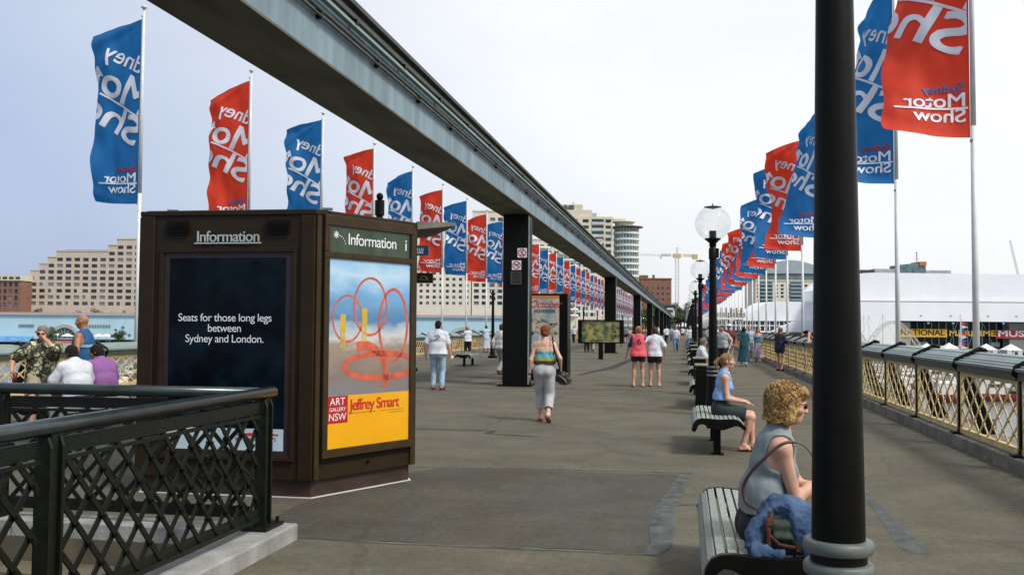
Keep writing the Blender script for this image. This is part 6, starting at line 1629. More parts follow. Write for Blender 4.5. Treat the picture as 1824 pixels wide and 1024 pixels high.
# ------------------------------------------------------------------ the people
hair_blonde = hairm('blonde', (.34, .19, .06), (.66, .42, .16)); hair_red = hairm('red', (.17, .045, .015), (.30, .09, .025)); hair_dark = hairm('dark', (.012, .009, .007), (.03, .02, .015))
hair_brown = hairm('brown', (.06, .032, .018), (.12, .065, .03)); hair_fair = hairm('fair', (.26, .13, .05), (.42, .24, .10)); hair_grey = hairm('grey', (.20, .18, .15), (.34, .31, .27))
denim = cloth('denim', (.10, .20, .33), .25, .85, 12); denim_l = cloth('pale_denim', (.30, .44, .55), .2, .85, 9)
grey_top = cloth('grey_top', (.20, .24, .245), .1, .85, 10)
khaki = cloth('khaki', (.30, .26, .17), .12); teal = cloth('teal', (.01, .07, .09), .15); navy = cloth('navy', (.012, .018, .035), .2); maroon = cloth('maroon', (.12, .018, .012), .15)
def band_cloth(name, stops, axis=2, noise_=.0):
    M = bpy.data.materials.new('cloth_'+name); M.use_nodes = True; n = M.node_tree.nodes; l = M.node_tree.links; b_ = n['Principled BSDF']; b_.inputs['Roughness'].default_value = .85
    c = n.new('ShaderNodeTexCoord'); s = n.new('ShaderNodeSeparateXYZ'); r = n.new('ShaderNodeValToRGB'); r.color_ramp.interpolation = 'CONSTANT'
    l.new(c.outputs['Object'], s.inputs[0]); mr_ = n.new('ShaderNodeMapRange'); mr_.inputs[1].default_value = stops[0][0]; mr_.inputs[2].default_value = stops[-1][0]; l.new(s.outputs[axis], mr_.inputs[0]); l.new(mr_.outputs[0], r.inputs[0])
    lo_, hi_ = stops[0][0], stops[-1][0]; el = r.color_ramp.elements; el[0].position = 0; el[0].color = stops[0][1]+(1,); el[1].position = 1; el[1].color = stops[-1][1]+(1,)
    for p, cc in stops[1:-1]: e_ = el.new((p-lo_)/(hi_-lo_)); e_.color = cc+(1,)
    l.new(r.outputs[0], b_.inputs['Base Color']); return M
def decal(o, s, size, p0, right, up, look, material, bold=.01, eps=.004):
    """print on a garment: letters pressed onto its surface along the look direction"""
    bvh = BVHTree.FromObject(o, bpy.context.evaluated_depsgraph_get()) if False else None
    me = o.data; bvh = BVHTree.FromPolygons([v.co.copy() for v in me.vertices], [tuple(p.vertices) for p in me.polygons])
    vs, fs = text_mesh(s, size, bold=bold, align='CENTER'); q = MB(); lk = Vector(look); pts = []
    for v in vs:
        p = Vector(p0)+Vector(right)*v[0]+Vector(up)*v[1]; h = bvh.ray_cast(p-lk*.6, lk); pts.append((h[0] if h[0] else p)-lk*eps)
    q.add(pts, fs); return q.build('print', material, o, fix=False)
def place_on(px, py): p = gp(px, py); return (p.x, p.y, 0)
def face_cam(p, d=0): return math.atan2(-(0-p[0]), (0-p[1]))+RAD(d)      # body +y towards the camera

# A: woman on the foreground bench, in profile
def kit_a(B, root):
    k = B.hk; f, r, u, c = B.hf, B.hr, B.hu, B.Hc; q = MB()
    for s in (-1, 1):
        cc = c+f*.094*k+u*.010*k+r*s*.031*k; pts = []
        q.tube([Vector(cc)+Vector(r)*(.024*math.cos(t))+Vector(u)*(.015*math.sin(t)) for t in [i*.5236 for i in range(13)]], .0025, 5)
        q.tube([c+f*.090*k+u*.014*k+r*s*.057*k, c+f*.04*k+u*.016*k+r*s*.079*k, c-f*.01*k+u*.014*k+r*s*.082*k], .0028, 5)
    q.tube([c+f*.100*k+u*.012*k-r*.009, c+f*.104*k+u*.015*k, c+f*.100*k+u*.012*k+r*.009], .002, 5)
    g = q.build('sunglasses', mat('frame_brown', (.12, .04, .015), .3, .2), root, smooth=True)
    q = MB()
    for s in (-1, 1):
        cc = c+f*.0945*k+u*.010*k+r*s*.031*k; q.add([Vector(cc)+Vector(r)*(.023*math.cos(t))+Vector(u)*(.014*math.sin(t)) for t in [i*.5236 for i in range(12)]], [tuple(range(12))])
    q.build('lens', mat('lens_dark', (.02, .012, .008), .06), g)
    q = MB()   # loose curls over the hair mass
    rn = random.Random(5); hm = None
    f_, r_, u_, c_ = Vector(f), Vector(r), Vector(u), Vector(c)
    for i in range(1150):
        th = rn.uniform(0, 2*math.pi); ph = math.asin(rn.uniform(-.25, 1.0)); ex = rn.uniform(.97, 1.10); w1, w2 = rn.uniform(0, 6.28), rn.uniform(0, 6.28); fr_ = rn.uniform(55, 105); amp = rn.uniform(.12, .30); pts = []; run_ = 0.0; lng = rn.uniform(.06, .14)
        prev = None
        while run_ < lng and len(pts) < 22:
            tt = th+amp*math.sin(fr_*run_+w1)/max(.35, math.cos(ph)); e2 = ex+.07*math.sin(fr_*run_+w2)
            d = r_*(math.cos(tt)*math.cos(max(ph, -.35)))+f_*(math.sin(tt)*math.cos(max(ph, -.35)))+u_*math.sin(ph)
            p = c_+u_*.034*k-f_*.024*k+r_*(d@r_)*.100*k*e2+f_*(d@f_)*.110*k*e2+u_*(d@u_)*(.100 if d@u_ > 0 else .145)*k*(e2 if d@u_ > 0 else 1)
            if (p-c_)@f_ > .030*k and (p-c_)@u_ < .066*k+.01*math.sin(w1): break
            if (p-c_)@u_ < -.125*k: break
            pts.append(p); run_ += .008; ph -= .008/.105
        if len(pts) < 4: continue
        q.cur = rn.choice((0, 0, 1, 2)); rr = rn.uniform(.0016, .0030)
        q.tube(pts, [rr*.7]+[rr]*(len(pts)-2)+[.0006], 4)
    q.build('curls', [hair_blonde, mat('hair_gold', (.62, .38, .13), .55, .2), mat('hair_dark_blond', (.22, .11, .04), .5, .2)], root, smooth=True, fix=False)  # strands take one of three blond tones at random
    q = MB(); q.lathe([(.006, -.004), (.009, 0), (.006, .004)], (0, 0, 0), 8)
    w_ = Vector(B.wr[1]); q = MB(); d = Vector(B.wr[1]-B.el[1]).normalized(); q.cyl(w_-d*.012, w_+d*.012, .034, n=14); q.build('bracelet', mat('dark_strap', (.03, .02, .015), .5), root, smooth=True)
BA = Body(1.68, 'f', hip=(0, 0, .545), lean=2, bow=14, feet=((-.10, .70), (.12, .74)), hands=((.04, .40, .74), (.0, .33, .80)), elbow=((-.6, -.3, -.8), (.3, -.3, -1)), head=(4, 3), knees=((-.1, .5, 1), (.1, .5, 1)), build=.96)
pA = person('woman with curly blond hair, sunglasses and grey sleeveless top on the foreground bench', BA, (.415, 5.30, 0), RAD(-86), .0062, skin_pale,
       top=dict(m=grey_top, sleeve=0, cut='tank', loose=.012, hem=.10, neck=-.02, noise=[(-.004, 15), (.003, 40)]), bottom=dict(m=cloth('black', DARKC, .3), len=1.75, loose=.02, rise=.0, noise=[(.004, 20)]), shoes=dict(m=brown_leather, sandal=True), hair=hair_blonde, hairstyle='curly', extras=kit_a)
# B: girl on the second bench
def kit_b(B, root):
    q = MB(); c = Vector(B.N)+Vector(B.up2)*.035; x = Vector((1, 0, 0)); y = Vector(B.up2).cross(x)
    q.tube([c+x*(.053*math.cos(t))+y*(.055*math.sin(t)) for t in [i*.524 for i in range(13)]], .004, 5); q.build('choker', black_iron, root, smooth=True)
BB = Body(1.60, 'f', hip=(0, 0, .54), lean=2, bow=7, feet=((-.06, .40), (.13, .27)), hands=((-.09, .27, .645), (.11, .29, .635)), elbow=((-.4, -1, -.5), (.4, -1, -.5)), head=(2, -2), knees=((0, .6, 1), (0, .6, 1)), build=.93)
person('girl with fair ponytail, sky blue sleeveless top and dark shorts on the second bench', BB, (.47, 12.62, 0), RAD(-90), .008, skin_pale,
       top=dict(m=cloth('sky_blue', (.22, .40, .68), .08), sleeve=0, cut='tank', loose=.008, hem=.04, neck=-.01), bottom=dict(m=cloth('charcoal_green', (.018, .028, .026), .2), len=.82, loose=.022, rise=-.02), shoes=dict(m=black_cloth, sandal=True), hair=hair_fair, hairstyle='pony', extras=kit_b, handk=[dict(palm=(0, 0, -1), dirn=(.1, 1, -.25)), dict(palm=(0, 0, -1), dirn=(-.1, 1, -.25))])
# C: walking woman seen from behind
top_c = band_cloth('striped_camisole', [(.90, (.04, .03, .01)), (1.02, (.35, .30, .04)), (1.06, (.10, .35, .42)), (1.17, (.55, .45, .30)), (1.26, (.60, .32, .06)), (1.5, (.6, .32, .05))])
top_side = band_cloth('camisole_side', [(.9, (.02, .015, .015)), (1.10, (.02, .015, .015)), (1.16, (.60, .10, .04)), (1.30, (.6, .1, .05))])
def kit_c(B, root):
    q = MB()
    for s, d in ((-1, 0), (1, 0)):
        x = s*.065; q.tube([(x, -.105, 1.25), (x*1.1, -.10, 1.36), (x*1.15, -.03, 1.43), (x*1.1, .06, 1.38)], .005, 5, flat=.6)
    q.build('strap', white_cloth, root)
    q = MB(); q.tube([Vector(B.W)+Vector((.118*math.cos(t), .088*math.sin(t)-.005, -.075)) for t in [i*.3927 for i in range(17)]], .011, 5); q.build('waistband', cloth('black', DARKC), root)
    w_ = Vector(B.wr[0]); d = Vector(B.wr[0]-B.el[0]).normalized(); q = MB(); q.cyl(w_-d*.01, w_+d*.012, .030, n=12); q.build('watch', black_iron, root, smooth=True)
BC = walking(1.66, 'f', st=.20, lead=0, head=(0, 6), build=1.0)
BC = Body(1.66, 'f', hip=(0, 0, .865), feet=((-.08, .13), (.085, -.20)), footz=(0, .05), footpitch=(0, 28), lean=3, bow=2, hands=((-.245, -.03, .80), (.27, .03, .86)), elbow=((-.4, -1, 0), (.5, -1, 0)), head=(0, 8), toes=(6, -8), build=1.0)
pC = (-2.32, 15.55, 0)
person('red haired woman walking away in striped camisole and pale grey cropped trousers', BC, pC, RAD(2), .0085, skin_pale,
       top=dict(name='camisole', m=top_c, sleeve=0, cut='strap', loose=.010, hem=.06, line=.05), bottom=dict(m=cloth('pale_grey', (.42, .42, .42), .1, .85, 8), len=1.62, loose=.022, flare=.012, rise=-.035, noise=[(.005, 16), (.003, 50)]), shoes=dict(m=tan_leather, cut=.03), hair=hair_red, hairstyle='bun', extras=kit_c)
# her bag, hanging at her right hip
bag = thing('shoulder_bag', 'black shoulder bag with fringe held at the hip of the red haired woman', 'handbag', (pC[0], pC[1], 0), RAD(2))
sdf_mesh('bag_body', [ell((.30, .02, .74), (.135, .065, .10)), ell((.33, .02, .70), (.13, .06, .08)), cap((.22, .02, .76), (.38, .02, .78), .035)], .008, mat('bag_black', (.015, .012, .010), .45, .4, 20), noise=[(.010, 30), (.006, 70)], parent=bag)
q = MB(); q.tube([(.16, -.10, 1.30), (.175, -.125, 1.22), (.22, -.10, 1.05), (.255, -.05, .92), (.27, .0, .80)], .009, 6, flat=2); q.tube([(.15, -.10, 1.31), (.14, -.04, 1.425), (.13, .06, 1.40), (.17, .12, 1.2), (.26, .08, .9), (.28, .04, .80)], .009, 6, flat=2); q.build('strap', mat('strap_black', (.015, .01, .01), .5), bag)
q = MB(); rn = random.Random(2)
for i in range(26):
    x = rn.uniform(.24, .42); q.tube([(x, rn.uniform(-.03, .03), .72), (x+rn.uniform(-.01, .05), rn.uniform(-.04, .04), .66), (x+rn.uniform(0, .08), rn.uniform(-.04, .04), .60)], [.004, .003, .001], 4)
q.tube([(.25, -.05, .78), (.33, -.065, .73), (.38, -.05, .66)], .012, 5); q.build('fringe', mat('bag_fringe', (.20, .17, .13), .7, .5, 20), bag)
# D: man in white tee and jeans
BD = Body(1.76, 'm', hip=(0, 0, .925), feet=((-.12, .05), (.12, -.06)), lean=0, hands=((-.31, .02, .86), (.32, .05, .84)), elbow=((-.7, -.8, 0), (.7, -.8, 0)), head=(-6, 4), toes=(10, -18), build=1.16)
pD = place_on(779, 694)
oD = person('stocky dark haired man seen from behind in white t-shirt and pale jeans', BD, pD, RAD(4), .011, skin, top=dict(m=white_cloth, sleeve=.72, loose=.026, hem=.20, flare=.02, noise=[(.006, 14), (.003, 40)]), bottom=dict(m=denim_l, len=1.95, loose=.016, noise=[(.005, 15), (.003, 40)]), shoes=dict(m=brown_leather), hair=hair_dark, hairstyle='crop')
sh_ = [c for c in oD.children if c.name.startswith('shirt')][0]
decal(sh_, '%&', .15, (.0, -.5, 1.32), (1, 0, 0), (0, 0, 1), (0, 1, 0), mat('tee_print', (.16, .18, .20), .8), bold=.02) if False else None
q = MB(); me = sh_.data; bvh = BVHTree.FromPolygons([v.co.copy() for v in me.vertices], [tuple(p.vertices) for p in me.polygons]); rn = random.Random(9)
for i in range(46):
    a = rn.uniform(0, 6.28); rr = rn.random()**.5; c = (rr*.085*math.cos(a), 1.29+rr*.085*math.sin(a)+.03*math.sin(a*3)); s = rn.uniform(.008, .020); t = rn.uniform(0, 3)
    pts = []
    for dx, dz in ((-s*1.6, -s*.4), (s*1.6, -s*.3), (s*.8, s*.5), (-s, s*.5)):
        x, z = c[0]+dx*math.cos(t)-dz*math.sin(t), c[1]+dx*math.sin(t)+dz*math.cos(t); h = bvh.ray_cast(Vector((x, -.8, z)), Vector((0, 1, 0))); pts.append((h[0] or Vector((x, -.2, z)))-Vector((0, .004, 0)))
    q.add(pts, [(0, 1, 2, 3)])
q.build('print', mat('tee_print', (.20, .22, .25), .8), sh_, fix=False)
hb = thing('paper_cup', 'small white cup in the hand of the white shirted man', 'cup', (pD[0], pD[1], 0), RAD(4)); q = MB(); q.lathe([(.028, 0), (.04, .10), (.036, .10), (.025, .01)], (.345, .09, .745), 12); q.build('cup', white_paint, hb, smooth=True)
# E/F: the pair
pE = place_on(1137, 689); pF = place_on(1166, 688.5)
vest = cloth('coral', (.80, .10, .12), .06); blues = cloth('royal_blue', (.01, .03, .14), .1)
BE = Body(1.64, 'f', hip=(0, 0, .875), feet=((-.13, -.02), (.12, .02)), hands=((-.33, .12, .80), (-.30, .40, 1.43)), elbow=((-.8, -.6, 0), (.9, .3, -.3)), head=(38, -4), toes=(25, -8), build=1.02)
oE = person('girl in a coral numbered sports vest over a blue tee, pointing left', BE, pE, RAD(4), .011, skin, top=dict(name='tee', m=blues, sleeve=.80, loose=.010, hem=.1, noise=[(.002, 30)]), bottom=dict(m=black_cloth, len=.42, loose=.02, name='shorts'), shoes=dict(m=tan_leather, sandal=True), hair=hair_fair, hairstyle='bob')
def vest_(B, root):
    pp = [inflate(p, .034) for p in B.torso()]+[cap(B.W+[-.05, 0, 0], B.W+[-.075, 0, -.22], .13, .155, k=.05, flat=(0, 1, 0), fs=1.15), cap(B.W+[.05, 0, 0], B.W+[.075, 0, -.22], .13, .155, k=.05, flat=(0, 1, 0), fs=1.15)]
    sub = [ell(B.sh[i]+B.rx*(-.06 if i == 0 else .06), (.062, .15, .12)) for i in (0, 1)]+[cap(B.N+B.up2*.05, B.N+B.up2*.3, .075, .09)]
    return sdf_mesh('vest', pp, .011, vest, sub=sub, planes=[(B.W-[0, 0, .22], (0, 0, -1))], noise=[(.008, 15), (.004, 40)], parent=root)
ve = vest_(BE, oE)
pr_ = mat('vest_print', (.05, .02, .07), .7)
decal(ve, '6', .24, (.015, -.3, 1.12), (1, 0, 0), (0, 0, 1), (0, 1, 0), pr_, .03); decal(ve, 'NAVY', .075, (.01, -.3, 1.34), (1, 0, 0), (0, 0, 1), (0, 1, 0), mat('vest_print_faint', (.50, .07, .10), .7), .0) if False else None
q = MB(); me = ve.data; bvh = BVHTree.FromPolygons([v.co.copy() for v in me.vertices], [tuple(p.vertices) for p in me.polygons])
for i in range(5):
    pts = []
    for dx, dz in ((-.011, -.02), (.011, -.02), (.011, .02), (-.011, .02)):
        h = bvh.ray_cast(Vector((-.055+.032*i+dx, -.8, 1.355+dz)), Vector((0, 1, 0))); pts.append((h[0] or Vector((0, -.2, 1.3)))-Vector((0, .004, 0)))
    q.add(pts, [(0, 1, 2, 3)])
q.build('name_print', mat('vest_print_faint', (.42, .06, .09), .7), ve, fix=False)
BF = Body(1.62, 'f', hip=(0, 0, .865), feet=((-.11, .02), (.12, .0)), hands=((-.42, .10, 1.33), (.27, .03, .83)), elbow=((-.3, -.6, -.8), (.7, -.8, 0)), head=(42, 0), toes=(10, -12), build=1.05)
person('girl in white t-shirt and black shorts, arm round the girl in coral', BF, pF, RAD(2), .011, skin, top=dict(m=white_cloth, sleeve=.75, loose=.026, hem=.22, flare=.01, noise=[(.010, 14), (.005, 40)]), bottom=dict(m=black_cloth, len=.5, loose=.026, name='shorts'), shoes=dict(m=tan_leather, sandal=True), hair=hair_brown, hairstyle='short')
# left group
def floral():
    M = bpy.data.materials.new('cloth_floral'); M.use_nodes = True; n = M.node_tree.nodes; l = M.node_tree.links; b_ = n['Principled BSDF']; b_.inputs['Roughness'].default_value = .8
    c = n.new('ShaderNodeTexCoord'); v = n.new('ShaderNodeTexVoronoi'); v.inputs['Scale'].default_value = 13; v.feature = 'DISTANCE_TO_EDGE'; z = n.new('ShaderNodeTexNoise'); z.inputs['Scale'].default_value = 9; z.inputs['Detail'].default_value = 3
    ad = n.new('ShaderNodeMixRGB'); ad.inputs[0].default_value = .12; l.new(c.outputs['Object'], ad.inputs[1]); l.new(z.outputs[1], ad.inputs[2]); l.new(ad.outputs[0], v.inputs[0])
    r = n.new('ShaderNodeValToRGB'); r.color_ramp.elements[0].position = .05; r.color_ramp.elements[0].color = (.05, .06, .03, 1); r.color_ramp.elements[1].position = .13; r.color_ramp.elements[1].color = (.62, .58, .36, 1)
    l.new(v.outputs[0], r.inputs[0]); r2 = n.new('ShaderNodeValToRGB'); r2.color_ramp.elements[0].position = .48; r2.color_ramp.elements[0].color = (.04, .045, .02, 1); r2.color_ramp.elements[1].position = .56; r2.color_ramp.elements[1].color = (1, 1, 1, 1)
    l.new(c.outputs['Object'], z.inputs[0]); l.new(z.outputs[0], r2.inputs[0]); m_ = n.new('ShaderNodeMixRGB'); m_.blend_type = 'MULTIPLY'; m_.inputs[0].default_value = .9; l.new(r.outputs[0], m_.inputs[1]); l.new(r2.outputs[0], m_.inputs[2]); l.new(m_.outputs[0], b_.inputs['Base Color']); return M
BG = Body(1.74, 'm', hip=(0, 0, .80), lean=10, bow=12, feet=((-.2, .1), (.12, .42)), footz=(0, .0), hands=((-.0, .30, 1.37), (.42, .28, .86)), elbow=((-.9, .2, -.9), (.7, -.6, 0)), head=(-18, 4), knees=((-.5, 1, 0), (.3, 1, 0)), build=1.15)
def kit_g(B, root):
    k = B.hk; f, r, u, c = B.hf, B.hr, B.hu, B.Hc; q = MB()
    for s in (-1, 1): q.add([Vector(c+f*.100*k+u*.008*k+r*s*.032*k)+Vector(r)*(.027*math.cos(t))+Vector(u)*(.018*math.sin(t)) for t in [i*.5236 for i in range(12)]], [tuple(range(12))]); q.tube([c+f*.094*k+u*.012*k+r*s*.058*k, c-f*.01*k+u*.014*k+r*s*.082*k], .003, 5)
    q.build('sunglasses', mat('lens_dark', (.02, .012, .008), .06), root)
pG = atD(78, 588, 14.6); person('grey haired man in sunglasses and a leafy patterned shirt, hand to his mouth', BG, (pG.x, pG.y, 0), math.atan2(-pG.x*-1, pG.y)*0+RAD(180)+math.atan2(pG.x, pG.y)*-1+RAD(0), .0095, skin, top=dict(m=floral(), sleeve=.85, loose=.03, hem=.28, flare=.02), bottom=dict(m=khaki, len=.95, loose=.03), shoes=dict(m=brown_leather), hair=hair_grey, hairstyle='short', extras=kit_g)
c_ = thing('drink_cup', 'dark red paper cup held low by the man in the leafy shirt', 'cup', atD(26, 672, 14.2)); q = MB(); q.lathe([(.03, -.09), (.045, .07), (.04, .07), (.028, -.08)], n=12); q.build('cup', mat('cup_red', (.10, .01, .01), .5), c_, smooth=True)
BH = Body(1.78, 'm', hip=(0, 0, .93), feet=((-.13, .0), (.13, .05)), hands=((-.28, .12, .92), (.30, .05, .90)), elbow=((-.8, -.8, 0), (.8, -.8, 0)), head=(0, 6), build=1.12)
pH = atD(150, 565, 15.0)
def kit_h(B, root):
    me = [c for c in root.children if c.name.startswith('tank_top')][0].data; bvh = BVHTree.FromPolygons([v.co.copy() for v in me.vertices], [tuple(p.vertices) for p in me.polygons]); q = MB()
    z = B.Cst[2]-.04; n_ = 60; ring = []
    for i in range(n_):
        t = 2*math.pi*i/n_; d = Vector((math.cos(t), math.sin(t), 0)); o_ = Vector((B.Cst[0], B.Cst[1], 0)); rr = []
        for dz in (-.022, .022):
            h = bvh.ray_cast(o_+Vector((0, 0, z+dz))+d*.8, -d); rr.append((h[0]+d*.004) if h[0] else None)
        ring.append(rr)
    for i in range(n_):
        a, b_ = ring[i], ring[(i+1) % n_]
        if None in a or None in b_: continue
        if (a[0]-b_[0]).length > .05: continue
        q.add([a[0], b_[0], b_[1], a[1]], [(0, 1, 2, 3)])
    if q.v: q.build('chest_stripe', mat('pale_stripe', (.30, .48, .60), .8), root, fix=False)
person('bald sunburnt man in a blue tank top standing behind the seated youths', BH, (pH.x, pH.y, 0), RAD(102), .0095, skin_tan, top=dict(name='tank_top', m=cloth('blue_tank', (.01, .09, .22), .1), sleeve=0, cut='tank', loose=.016, hem=.24), bottom=dict(m=navy, len=1.0, loose=.03), shoes=dict(m=white_cloth), extras=kit_h)
for (px, py, D, nm, clm, hd) in ((128, 622, 13.9, 'youth with black hair in a white t-shirt sitting with his back to the stair', white_cloth, 15), (174, 625, 14.4, 'youth with black hair in a purple t-shirt, head turned left, sitting on the left bench', cloth('purple', (.26, .10, .30), .1), 42)):
    p = atD(px, py, D); Bx = Body(1.68, 'm', hip=(0, 0, .54), lean=10, bow=14, feet=((-.12, .50), (.12, .48)), hands=((-.12, .40, .66), (.12, .40, .66)), elbow=((-.9, -.5, -.3), (.9, -.5, -.3)), head=(hd, 8), knees=((0, .6, 1), (0, .6, 1)), build=1.08)
    person(nm, Bx, (-8.86 if px < 150 else -8.82, p.y-(.0 if px < 150 else -.05), 0), RAD(62), .0095, skin_asian, top=dict(m=clm, sleeve=.8, loose=.03, hem=.20), bottom=dict(m=navy, len=1.0, loose=.03), shoes=dict(m=white_cloth), hair=hair_dark, hairstyle='short')
# middle distance
def simple(label, px, py, H, sex, rz, topm, botm, hair_, style='short', stance='walk', blen=2.0, sleeve=.8, h=.018, dx=None, skinm=None, lead=0, group=None, cut='tee', skirt=None, hat=None, build=1.0, hands=None, elbow=(None, None), hem=.2, pos=None, head=(0, 3), lean=2, shoe=None):
    p = pos or place_on(px, py)
    if stance == 'walk': B = walking(H, sex, lead=lead, head=head, build=build)
    elif stance == 'sit': B = Body(H, sex, hip=(0, 0, .54), lean=4, bow=6, feet=((-.1, .45), (.1, .42)), hands=hands or ((-.1, .38, .66), (.1, .38, .66)), elbow=((-.8, -.6, -.3), (.8, -.6, -.3)), head=head, knees=((0, .6, 1), (0, .6, 1)), build=build)
    else: B = Body(H, sex, feet=((-.11, .03), (.11, -.04)), hands=hands or (None, None), elbow=elbow, head=head, build=build, lean=lean)
    bt = dict(m=botm, len=blen, loose=.022, flare=.008)
    if skirt: bt = dict(m=botm, skirt=True, hemz=skirt, w=.20, name='skirt')
    return person(label, B, p, rz, h, skinm or skin, top=dict(m=topm, sleeve=sleeve, loose=.02, hem=hem, cut=cut), bottom=bt, shoes=dict(m=shoe or brown_leather), hair=hair_, hairstyle=style, fingers=h < .02, hat=hat, group=group, face=h < .022)
simple('man in a cream long sleeved shirt and grey trousers half hidden by the nearest column', 892, 667, 1.70, 'm', RAD(-25), cloth('cream_shirt', (.62, .55, .50)), cloth('grey_trouser', (.28, .31, .30)), hair_brown, sleeve=1.95, build=1.05, skinm=skin_tan)
simple('boy in a black t-shirt and stone shorts between the column and the poster pillar', 955, 671, 1.62, 'm', RAD(-20), navy, cloth('stone', (.45, .42, .34)), hair_brown, stance='stand', blen=1.0, head=(-60, 4), build=.95)
simple('person in pale blue standing behind the red haired woman', 964, 668, 1.66, 'f', RAD(160), cloth('pale_blue', (.35, .45, .55)), khaki, hair_brown, stance='stand')
simple('blond woman in white top and black cropped trousers at the left railing', 833, 637, 1.60, 'f', RAD(20), white_cloth, black_cloth, hair_blonde, style='bob', stance='stand', blen=1.35, hands=((-.05, .30, 1.1), (.05, .32, 1.1)))
simple('dark haired woman in a long pale blue dress facing the left railing', 866, 628, 1.66, 'f', RAD(40), cloth('powder', (.42, .50, .60)), cloth('powder', (.42, .50, .60)), hair_brown, style='pony', stance='stand', skirt=.25, sleeve=.2, hands=((-.1, .35, 1.15), (.1, .35, 1.15)))
simple('dark haired person in grey sitting on the left bench beside the kiosk', 757, 670, 1.66, 'm', RAD(75), cloth('grey_tee', (.30, .32, .34)), khaki, hair_brown, stance='sit', blen=1.0, pos=(-8.45, 26.4, 0), head=(20, 10))
simple('person in dark clothes sitting behind the white shirted man', 770, 670, 1.60, 'f', RAD(80), navy, navy, hair_brown, stance='sit', pos=(-8.45, 25.7, 0))
simple('woman in a navy top and short skirt at the right railing looking over the water', 1389, 660, 1.64, 'f', RAD(-38), navy, cloth('olive', (.05, .06, .035)), hairm('auburn', (.16, .06, .025), (.26, .10, .04)), stance='stand', blen=.45, head=(-22, 8), hem=.32, hands=((-.05, .34, 1.05), (.12, .36, 1.08)), build=1.05)
simple('broad man in maroon shirt, pale trousers and white hat walking away', 1299, 648, 1.76, 'm', RAD(4), maroon, cloth('stone', (.45, .42, .34)), hair_grey, build=1.22, hat=cloth('hat_white', (.7, .7, .66)), sleeve=.85, lead=1)
simple('dark haired woman in a teal tee and long teal skirt walking away', 1325, 652, 1.66, 'f', RAD(2), teal, teal, hair_dark, skirt=.20, style='bob', shoe=white_cloth, hem=.15)
simple('balding old man in pale blue shirt and shorts walking towards the camera', 1335, 644, 1.74, 'm', RAD(183), cloth('pale_blue', (.35, .45, .55)), cloth('blue_grey', (.16, .22, .26)), hair_grey, style='crop', blen=1.0, lead=1, shoe=white_cloth, skinm=skin_pale)
simple('woman in turquoise top and long pinkish skirt walking towards the camera', 1350, 645, 1.64, 'f', RAD(178), cloth('turquoise', (.03, .22, .30)), cloth('dusty_pink', (.42, .33, .36)), hair_brown, style='bob', cut='strap', sleeve=0, skirt=.22, hem=.12)
simple('person in light grey with a dark bag strap stepping behind the second lamp post', 1288, 662, 1.70, 'm', RAD(150), cloth('light_grey', (.40, .42, .42)), black_cloth, hair_brown, hands=((-.3, .05, .9), (.05, .30, 1.40)), stance='stand', elbow=(None, (.9, 0, -.5)))
pP = gp(1466, 704); simple('photographer in a dark vest and stone shorts mostly hidden by the foreground lamp post', 1466, 704, 1.72, 'm', RAD(70), navy, cloth('stone', (.45, .42, .34)), hair_brown, stance='stand', hands=((-.08, .30, 1.42), (.12, .32, 1.42)), elbow=((-.8, 0, -.8), (.8, 0, -.8)), h=.011, shoe=white_cloth, head=(0, 4), blen=1.0, sleeve=.5)
cm_ = thing('camera', 'small black camera held up by the photographer behind the lamp post', 'camera', (pP.x, pP.y, 0), RAD(70)); q = MB(); q.box((.02, .36, 1.50), (.14, .06, .09)); q.cyl((.02, .39, 1.495), (.02, .46, 1.495), .034, n=12); q.build('camera_body', black_iron, cm_)
simple('grey haired man in a white shirt sitting beyond the second bin', 1246, 630, 1.68, 'm', RAD(-95), white_cloth, khaki, hair_grey, stance='sit', pos=(.42, 27.0, 0), h=.015)
far = [(1187, 613, 1.72, 'm', white_cloth, cloth('dark_grey', (.05, .05, .05)), 'man in white t-shirt and dark trousers walking away in the distance', 5), (1204, 625, 1.70, 'm', white_cloth, denim, 'person in white t-shirt and jeans approaching in mid walkway', 178), (1229, 625.5, 1.74, 'm', white_cloth, denim, 'man in white t-shirt and jeans with a hand at his face', 185),
       (1216, 606, 1.68, 'f', white_cloth, black_cloth, 'person in white top and black shorts between the two men in jeans', 0), (1196, 608, 1.66, 'f', cloth('pale_blue', (.35, .45, .55)), denim, 'distant walker in pale blue between two white shirts', 180), (1115, 611, 1.70, 'm', cloth('slate', (.16, .22, .30)), black_cloth, 'distant man in slate blue t-shirt and black shorts', 0),
       (1022, 611, 1.70, 'm', white_cloth, black_cloth, 'distant person in white top and black trousers right of the poster pillar', 175), (1045, 627, 1.72, 'm', navy, black_cloth, 'person in black whose legs show under the map board', 0), (1055, 626, 1.64, 'f', khaki, khaki, 'second person whose legs show under the map board', 0), (1104, 618, 1.68, 'f', maroon, khaki, 'person just right of the map board', 180),
       (1262, 620, 1.70, 'f', cloth('lilac', (.35, .30, .42)), denim, 'distant walker seen between the right lamp posts', 0), (1276, 612, 1.70, 'm', white_cloth, khaki, 'distant walker in white close to the second lamp post', 170), (1316, 606, 1.72, 'm', navy, denim, 'distant walker in navy on the right side', 10), (1308, 603, 1.6, 'f', teal, black_cloth, 'small distant walker in teal on the right side', 0),
       (1172, 600, 1.7, 'm', white_cloth, denim, 'tiny distant walker in white near the columns', 0), (1210, 599, 1.7, 'm', maroon, black_cloth, 'tiny distant walker in maroon near the far end', 0), (1226, 600, 1.68, 'f', white_cloth, khaki, 'tiny distant walker in white and khaki near the far end', 180), (1345, 612, 1.7, 'm', khaki, denim, 'distant walker in khaki by the right railing', 0)]
